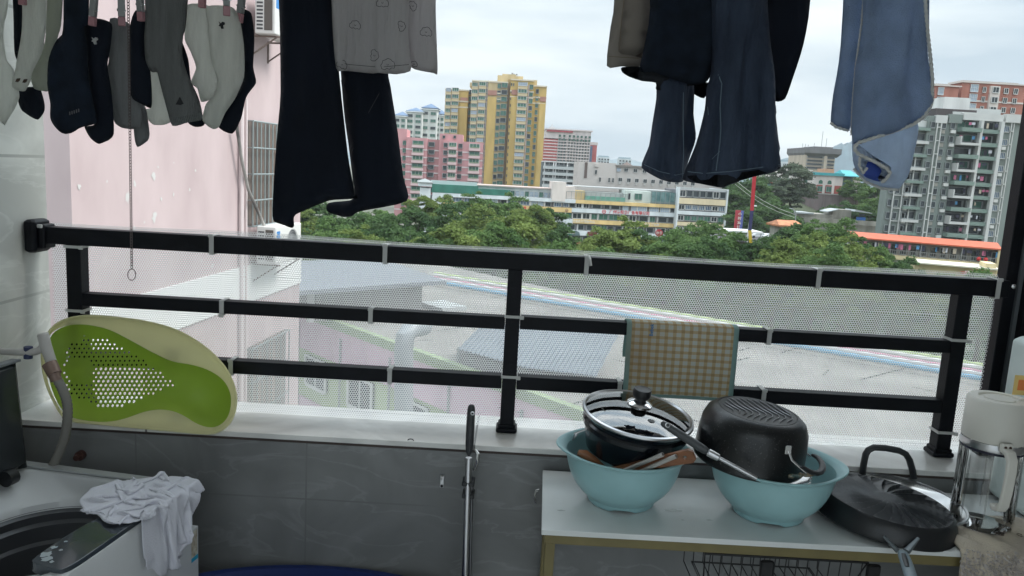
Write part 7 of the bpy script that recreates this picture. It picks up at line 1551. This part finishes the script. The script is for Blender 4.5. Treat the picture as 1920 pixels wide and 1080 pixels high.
# ================================================================== NEAR NEIGHBOURS
def pink_building():
    # side wall receding: near corner at px 133, far corner at px 562
    Yn = 7.5; pn = at(133, 350, Yn); slope_ = math.tan(R(5.5)); lbl = 'pale pink neighbouring building with flaking paint, barred windows and a white band'
    t = thing('pink_building', (pn.x, Yn, GZ), lbl, 'building')
    r = Vector(ray(562, 480)); tt_ = (pn.x-slope_*Yn)/(r.x/r.y-slope_)/1.0; Yf = tt_; xf = pn.x+slope_*(Yf-Yn)
    # solid
    pinkm = bpy.data.materials.new('pale_pink_paint'); pinkm.use_nodes = True; q = pinkm.node_tree; N = q.nodes; L = q.links; b_ = N['Principled BSDF']; b_.inputs['Roughness'].default_value = .85
    g = N.new('ShaderNodeNewGeometry'); mpn = N.new('ShaderNodeMapping'); mpn.inputs['Scale'].default_value = (1, 1, .45); L.new(g.outputs['Position'], mpn.inputs[0])
    n1 = N.new('ShaderNodeTexNoise'); n1.inputs['Scale'].default_value = 1.9; n1.inputs['Detail'].default_value = 4; L.new(mpn.outputs[0], n1.inputs[0])
    r1 = N.new('ShaderNodeValToRGB'); e = r1.color_ramp.elements; e[0].position = .88; e[0].color = (0, 0, 0, 1); e[1].position = .885; e[1].color = (1, 1, 1, 1); L.new(n1.outputs[0], r1.inputs[0])
    n2 = N.new('ShaderNodeTexNoise'); n2.inputs['Scale'].default_value = 1.6; n2.inputs['Detail'].default_value = 5; L.new(mpn.outputs[0], n2.inputs[0]); r2 = N.new('ShaderNodeValToRGB'); e = r2.color_ramp.elements; e[0].position = .3; e[0].color = (.41, .325, .33, 1); e[1].position = .7; e[1].color = (.51, .415, .42, 1); L.new(n2.outputs[0], r2.inputs[0])
    mx_ = N.new('ShaderNodeMix'); mx_.data_type = 'RGBA'; L.new(r1.outputs[0], mx_.inputs[0]); L.new(r2.outputs[0], mx_.inputs[6]); mx_.inputs[7].default_value = (.60, .59, .58, 1); L.new(mx_.outputs[2], b_.inputs['Base Color'])
    def P(Y, z, out=0): return Vector((pn.x+slope_*(Y-Yn)+out*math.cos(R(5.5)), Y-out*math.sin(R(5.5)), z))
    b = MB(); b.add([P(Yn, GZ), P(Yf, GZ), (pn.x-9, Yf, GZ), (pn.x-9, Yn, GZ), P(Yn, 9), P(Yf, 9), (pn.x-9, Yf, 9), (pn.x-9, Yn, 9)], [(0, 1, 5, 4), (1, 2, 6, 5), (2, 3, 7, 6), (3, 0, 4, 7), (4, 5, 6, 7)]); b.build('wall', pinkm, t)
    def hit(px, py):
        r = Vector(ray(px, py)); n = Vector((math.cos(R(5.5)), -math.sin(R(5.5)), 0)); o = Vector((0, 0, CZ)); k = (Vector((pn.x, Yn, 0))-o).dot(n)/r.dot(n); return o+r*k
    def panel(name, Y0, Y1, z0, z1, o0, o1, m): 
        b = MB(); v = []
        for o in (o0, o1):
            for Y, z in ((Y0, z0), (Y1, z0), (Y1, z1), (Y0, z1)): v.append(P(Y, z, o))
        b.add(v, [(0, 1, 2, 3), (7, 6, 5, 4), (0, 4, 5, 1), (1, 5, 6, 2), (2, 6, 7, 3), (3, 7, 4, 0)]); return b.build(name, m, t)
    # white band
    a = hit(257, 553); c = hit(283, 600); zt2 = (a.z); zb2 = zt2-.56; panel('white_band', Yn, Yf, zb2, zt2, .0005, .03, mat('band_white_paint', (.70, .71, .70), .8))
    # flakes (bare plaster patches with a shape of their own)
    rg = random.Random(2); b = MB()
    for px, py, w_, h_ in ((148, 350, 4, 9), (239, 370, 5, 14), (288, 330, 5, 10), (252, 345, 4, 9), (289, 408, 6, 16), (302, 373, 2, 7), (355, 355, 2, 5), (252, 430, 3, 12), (378, 489, 2, 5), (398, 498, 3, 7), (325, 365, 2, 6), (366, 320, 2, 4), (296, 313, 2, 3), (200, 340, 2, 4), (345, 440, 2, 5), (325, 305, 1.5, 2), (270, 417, 2, 3)):
        pts = [hit(px+.8*w_*math.cos(t_)*rg.uniform(.4, 1.3), py+.8*h_*math.sin(t_)*rg.uniform(.5, 1.2)) for t_ in np.linspace(0, 2*PI, 14)[:-1]]; MB().add([p+Vector((.004, -.0004, 0)) for p in pts], [tuple(range(13))]).build('flaked_patch', mat('bare_plaster', (.53, .52, .51), .9), t)
    # barred windows
    bar = mat('galvanised_bar', (.30, .34, .34), .4, .6)
    def wind(pxa, pya, pxb, pyb, nb, hb):
        A = hit(pxa, pya); B_ = hit(pxb, pyb); Y0, Y1 = A.y, B_.y; z1, z0 = A.z, B_.z
        w = panel('window', Y0, Y1, z0, z1, .0006, .012, mat('brown_curtain_window', (.10, .085, .08), .3, c2=(.30, .22, .18), vs=1.1, stretch=(1, 4, .1)))
        b = MB(); o = .10
        for i in range(nb): Y = Y0+(Y1-Y0)*i/(nb-1); b.tube([P(Y, z0, o), P(Y, z1, o)], .011, 6)
        for i in range(hb): z = z0+(z1-z0)*i/(hb-1); b.tube([P(Y0, z, o), P(Y1, z, o)], .014, 6); b.tube([P(Y0, z, 0), P(Y0, z, o)], .011, 6); b.tube([P(Y1, z, 0), P(Y1, z, o)], .011, 6)
        b.build('window_bars', bar, w)
    wind(462, 226, 532, 413, 11, 5); wind(461, 654, 530, 788, 9, 4)
    # ladder pipe
    b = MB(); a1, a2 = hit(447, 250).y, hit(457, 250).y
    b.tube([P(a1, 6, .05), P(a1, -14, .05)], .03, 8); b.tube([P(a2, 2.3, .04), P(a2, -14, .04)], .018, 8); b.build('drain_pipe', mat('pale_pink_pipe', (.62, .54, .54), .6), t, smooth=True)
    b = MB(); b.tube([hit(430, 235)+Vector((.1, 0, 0)), hit(440, 300)+Vector((.1, 0, 0)), hit(450, 355)+Vector((.12, 0, 0)), hit(462, 390)+Vector((.15, 0, 0)), hit(473, 428)+Vector((.2, 0, 0))], .024, 8); b.build('wrapped_pipe', mat('black_insulation', (.03, .03, .03), .8, c2=(.42, .40, .38), vs=1.6), t, smooth=True)
    # ledge + units
    offw = mat('ac_casing', (.62, .62, .60), .45)
    def ac(px, py_top, py_bot, lb, Yc=None, w=.82):
        A = hit(px, py_bot); B_ = hit(px, py_top); h = .56; Y0 = A.y
        u = thing('air_conditioner', tuple(A), lb, 'air conditioner', 'outdoor air conditioner units on the pink building')
        ux = Vector((math.sin(R(5.5)), math.cos(R(5.5)), 0)); ox = Vector((math.cos(R(5.5)), -math.sin(R(5.5)), 0))
        M = Matrix((( ox.x, ux.x, 0, A.x), (ox.y, ux.y, 0, A.y), (0, 0, 1, A.z), (0, 0, 0, 1)))
        MB().box(.12, .42, 0, w, .0, h, M, ch=.012).build('casing', offw, u, bev=.006)
        b = MB(); cy = w*.62
        for r_ in (.05, .09, .13, .17, .21): b.tube([M @ Vector((.43, cy+r_*math.cos(t_), h*.5+r_*math.sin(t_))) for t_ in np.linspace(0, 2*PI, 28)[:-1]], .004, 5, closed=True)
        b.build('fan_grille', mat('grille_grey', (.30, .31, .31), .5), u); MB().lathe([(.0001, 0), (.2, 0), (.2, .004), (.0001, .004)], 28, M @ Matrix.Translation((.4205, cy, h*.5)) @ Matrix.Rotation(R(90), 4, 'Y')).build('fan_opening', mat('fan_dark', (.06, .065, .07), .6), u)
        b = MB()
        for i in range(9): b.box(.15, .24, -.003, .0005, .06+i*.05, .085+i*.05, M)
        b.build('vent_slots', mat('fan_dark', ()), u); MB().box(.26, .38, -.0035, .0005, .05, h-.05, M).build('side_panel', mat('panel_brown', (.10, .09, .08), .6), u)
        MB().box(.4205, .4215, .03, .15, h-.20, h-.07, M).build('sticker', mat('blue_label', (.03, .20, .50), .4), u)
        for y in (.1, w-.1): b = MB(); b.tube([M @ Vector((0.005, y, -.02)), M @ Vector((.45, y, -.02))], .014, 6); b.tube([M @ Vector((0.005, y, -.30)), M @ Vector((.40, y, -.03))], .012, 6); b.tube([M @ Vector((0.012, y, 0)), M @ Vector((.012, y, -.32))], .012, 6); b.build('bracket', mat('bracket_brown', (.18, .14, .12), .6), u)
    ac(462, 10, 62, 'outdoor air conditioner on a bracket high on the pink wall beside the black trousers'); ac(466, 0, 493, 'outdoor air conditioner below the barred window of the pink building', w=1.0)
pink_building()
def school():
    # flat-roofed pale green building with pink bands across the yard; local frame runs along its front edge
    zr = -8.0; A = atz(630, 600, zr); B_ = atz(880, 690, zr); d = (B_-A).normalized(); ang = math.atan2(d.y, d.x)
    t = thing('flat_roofed_school', (A.x, A.y, GZ), 'pale green building with pink bands and a large flat grey roof, seen through the net', 'building'); t.rotation_euler.z = ang
    def add(mb, nm, m, **k): o = mb.build(nm, m, None, keep=True, **k); o.parent = t; return o
    L0, L1 = -22, 62; W_ = 22; H = zr-GZ
    gn = walls('pale_green_render', (.36, .44, .24)); pk2 = walls('rose_band', (.58, .40, .48)); rf = mat('grey_roof_screed', (.19, .18, .165), .9, c2=(.28, .265, .245), vs=.35, det=10)
    # local +y must point away from the camera
    add(MB().box(L0, L1, 0, W_, 0, H-.5), 'wall', gn); add(MB().box(L0, L1, .0, W_, H-.49, H-.1), 'roof_deck', rf)
    add(MB().box(L0, L1, -.25, .15, H-.5, H), 'green_parapet', walls('leaf_green_trim', (.25, .32, .18))); add(MB().box(L0, L1, -.2, -.01, H-2.5, H-.51), 'pink_band', pk2); add(MB().box(L0, L1, -.2, -.01, H-6.9, H-5.7), 'pink_band', pk2)
    for k in range(12):
        u = L0+3+k*5.2
        for z in (H-4.7, H-9): 
            o = bpy.data.objects.new('window', W_d); col.objects.link(o); o.parent = t; o.location = (u, -.12, z); o.scale = (2.6, .1, 1.9)
        add(MB().box(u+3.2, u+3.9, -.7, -.02, H-9.4, H-8.9), 'air_conditioner', mat('ac_offwhite', ()))
        add(MB().tube([(u+4.4, -.25, 0), (u+4.4, -.25, H-.9)], .08, 6), 'drain_pipe', fw_g)
    # roof edge at the far side with painted pipes
    for i, (c, off) in enumerate((((.50, .22, .30), 0), ((.60, .60, .60), .5), ((.16, .36, .52), 1.5), ((.62, .62, .60), -1.2), ((.45, .55, .25), -2.0))): 
        a = atz(790, 515, zr+.3); c_ = atz(1860, 700, zr+.3); loc = Matrix.Rotation(-ang, 4, 'Z') @ Matrix.Translation((-A.x, -A.y, -GZ)); p = loc @ a; q = loc @ c_; n_ = Vector((-(q-p).y, (q-p).x, 0)).normalized(); p -= n_*(off+.3); q -= n_*(off+.3)
        add(MB().tube([p, q+(q-p)*.15], .13, 8), 'roof_pipe', mat('pipe_paint_%d' % i, c, .6))
    # roof slab extended out to the pipes
    a = loc @ atz(700, 560, zr); q1 = loc @ atz(790, 513, zr); q2 = loc @ (atz(1860, 700, zr)); q3 = q2+(q2-q1)*.25
    add(MB().poly([Vector((L0+6, W_, H-.3)), Vector((q1.x, q1.y, H-.3)), Vector((q3.x, q3.y, H-.3)), Vector((q3.x, 0.2, H-.3)), Vector((L0+6, .2, H-.3))], (0, 0, .25)), 'roof_slab', rf)
    add(MB().box(q1.x, q3.x, .3, 12, 0, H-.31), 'rear_wall', gn)
    rg = random.Random(8)
    for k in range(40): 
        b = MB()
        p = loc @ atz(rg.uniform(800, 1800), rg.uniform(560, 780), zr); b.tube([p, p+(Vector((rg.uniform(-9, 9), rg.uniform(-.4, .4), 0)) if k % 2 else Vector((rg.uniform(-.4, .4), rg.uniform(-6, 6), 0)))], .035, 4)
        b.v = [(x, y, H-.02) for x, y, z in b.v]; add(b, 'roof_joint', mat('bitumen_line', (.13, .125, .12), .9))
    # hatch
    p = loc @ atz(830, 577, zr); add(MB().box(p.x-1.3, p.x+1.3, p.y-1, p.y+1, H-.04, H+.25), 'roof_hatch', mat('hatch_white', (.40, .42, .42), .7))
    # shed on the roof
    s_ = thing('roof_shed', tuple(A), 'grey shed with a low bluish roof on the flat roof, seen through the net', 'shed')
    z0 = zr; 
    def q(px, py, z): return atz(px, py, z)
    f0, f1 = q(592, 603, zr), q(790, 583, zr); d2 = (f1-f0).normalized(); n2 = Vector((-d2.y, d2.x, 0)); hgt = at(592, 536, f0.y).z
    b = MB(); b.poly([f0, f1, f1+n2*6, f0+n2*6], (0, 0, hgt-zr)); b.build('wall', walls('grey_shed_wall', (.24, .235, .23)), s_)
    e0 = f0-d2*5-n2*1.2; e1 = f1+d2*1.0-n2*1.2; zz = hgt
    b = MB(); b.add([(e0.x, e0.y, zz), (e1.x, e1.y, zz), (e1.x+n2.x*8, e1.y+n2.y*8, zz+.5), (e0.x+n2.x*8, e0.y+n2.y*8, zz+.5), (e0.x, e0.y, zz-.25), (e1.x, e1.y, zz-.25), (e1.x+n2.x*8, e1.y+n2.y*8, zz+.25), (e0.x+n2.x*8, e0.y+n2.y*8, zz+.25)], [(0, 1, 2, 3), (7, 6, 5, 4), (0, 4, 5, 1), (1, 5, 6, 2), (2, 6, 7, 3), (3, 7, 4, 0)]); b.build('roof', mat('blue_grey_roof', (.17, .19, .22), .6), s_)
    MB().tube([f0+Vector((-.3, 0, 0)), Vector((f0.x-.3, f0.y, hgt-.3))], .22, 8).build('corner_column', mat('white_column', ()), s_)
    # corrugated canopy nearer to us
    c = thing('corrugated_canopy', tuple(atz(1050, 650, -8.6)), 'pale blue-grey corrugated canopy roof seen through the net right of the middle post', 'canopy'); zc = -7.3
    ap_ = at(1000, 612, 34); k0, k1, k2, k3 = atz(860, 655, zc), atz(985, 690, zc), atz(1118, 706, zc), atz(1180, 640, zc); rdg0 = atz(905, 622, zc+.6); rdg1 = atz(1170, 618, zc+.8)
    V = []; n = 60; rows = []
    for i in range(n+1):
        t_ = i/n; e = (k0.lerp(k1, t_*2) if t_ < .5 else k1.lerp(k2, t_*2-1)); r_ = rdg0.lerp(rdg1, t_); w_ = .045*math.cos(t_*n*PI)
        V += [e+Vector((0, 0, w_)), r_+Vector((0, 0, w_+.4))]
    b = MB(); b.add(V, [(2*i, 2*i+2, 2*i+3, 2*i+1) for i in range(n)]); b.build('corrugated_roof', mat('corrugated_blue_grey', (.13, .165, .20), .5), c, solid=.06)
    b = MB(); b.poly([k0+Vector((0, .3, -.2)), k1+Vector((0, .3, -.2)), k2+Vector((0, .3, -.2)), k2+Vector((0, 2, -.2)), k0+Vector((0, 2, -.2))], (0, 0, -2.2)); b.build('shaded_side', walls('canopy_side_grey', (.16, .16, .17)), c)
    for e in (k0, k1, k2): MB().tube([e+Vector((0, .5, 0)), Vector((e.x, e.y+.5, GZ))], .12, 6).build('post', fw_g, c)
    # duct
    du = thing('ventilation_duct', tuple(at(755, 790, 34)), 'pale grey ventilation duct with an elbow in front of the green building', 'duct')
    p = [at(757, 820, 33), at(757, 720, 33), at(757, 655, 33), at(760, 630, 33), at(770, 617, 33.3), at(795, 612, 34.5)]
    MB().tube([Vector((p[0].x, 33, GZ))]+p, .42, 14).build('duct_pipe', mat('galvanised', (.30, .33, .35), .45, .3, var=.1, vs=1), du, smooth=True)
school()
structure(sheet('school_yard', [(-40, 8, GZ+.03), (60, 8, GZ+.03), (60, 45, GZ+.03), (-40, 60, GZ+.03)], mat('yard_concrete', (.28, .27, .26), .9, var=.1, vs=.3)))

# ---- pale city air
hz = MB().box(-2450, 2450, -200, 4300, GZ-1, 400).build('haze', bpy.data.materials.new('pale_air'), None, keep=True); hm_ = hz.data.materials[0]; hm_.use_nodes = True; N = hm_.node_tree.nodes; N.remove(N['Principled BSDF'])
pv = N.new('ShaderNodeVolumePrincipled'); pv.inputs['Color'].default_value = (.86, .90, .94, 1); pv.inputs['Density'].default_value = .00014; pv.inputs['Anisotropy'].default_value = 0
hm_.node_tree.links.new(pv.outputs[0], N['Material Output'].inputs['Volume']); tag(hz, None, None, kind='stuff'); hz.display_type = 'WIRE'
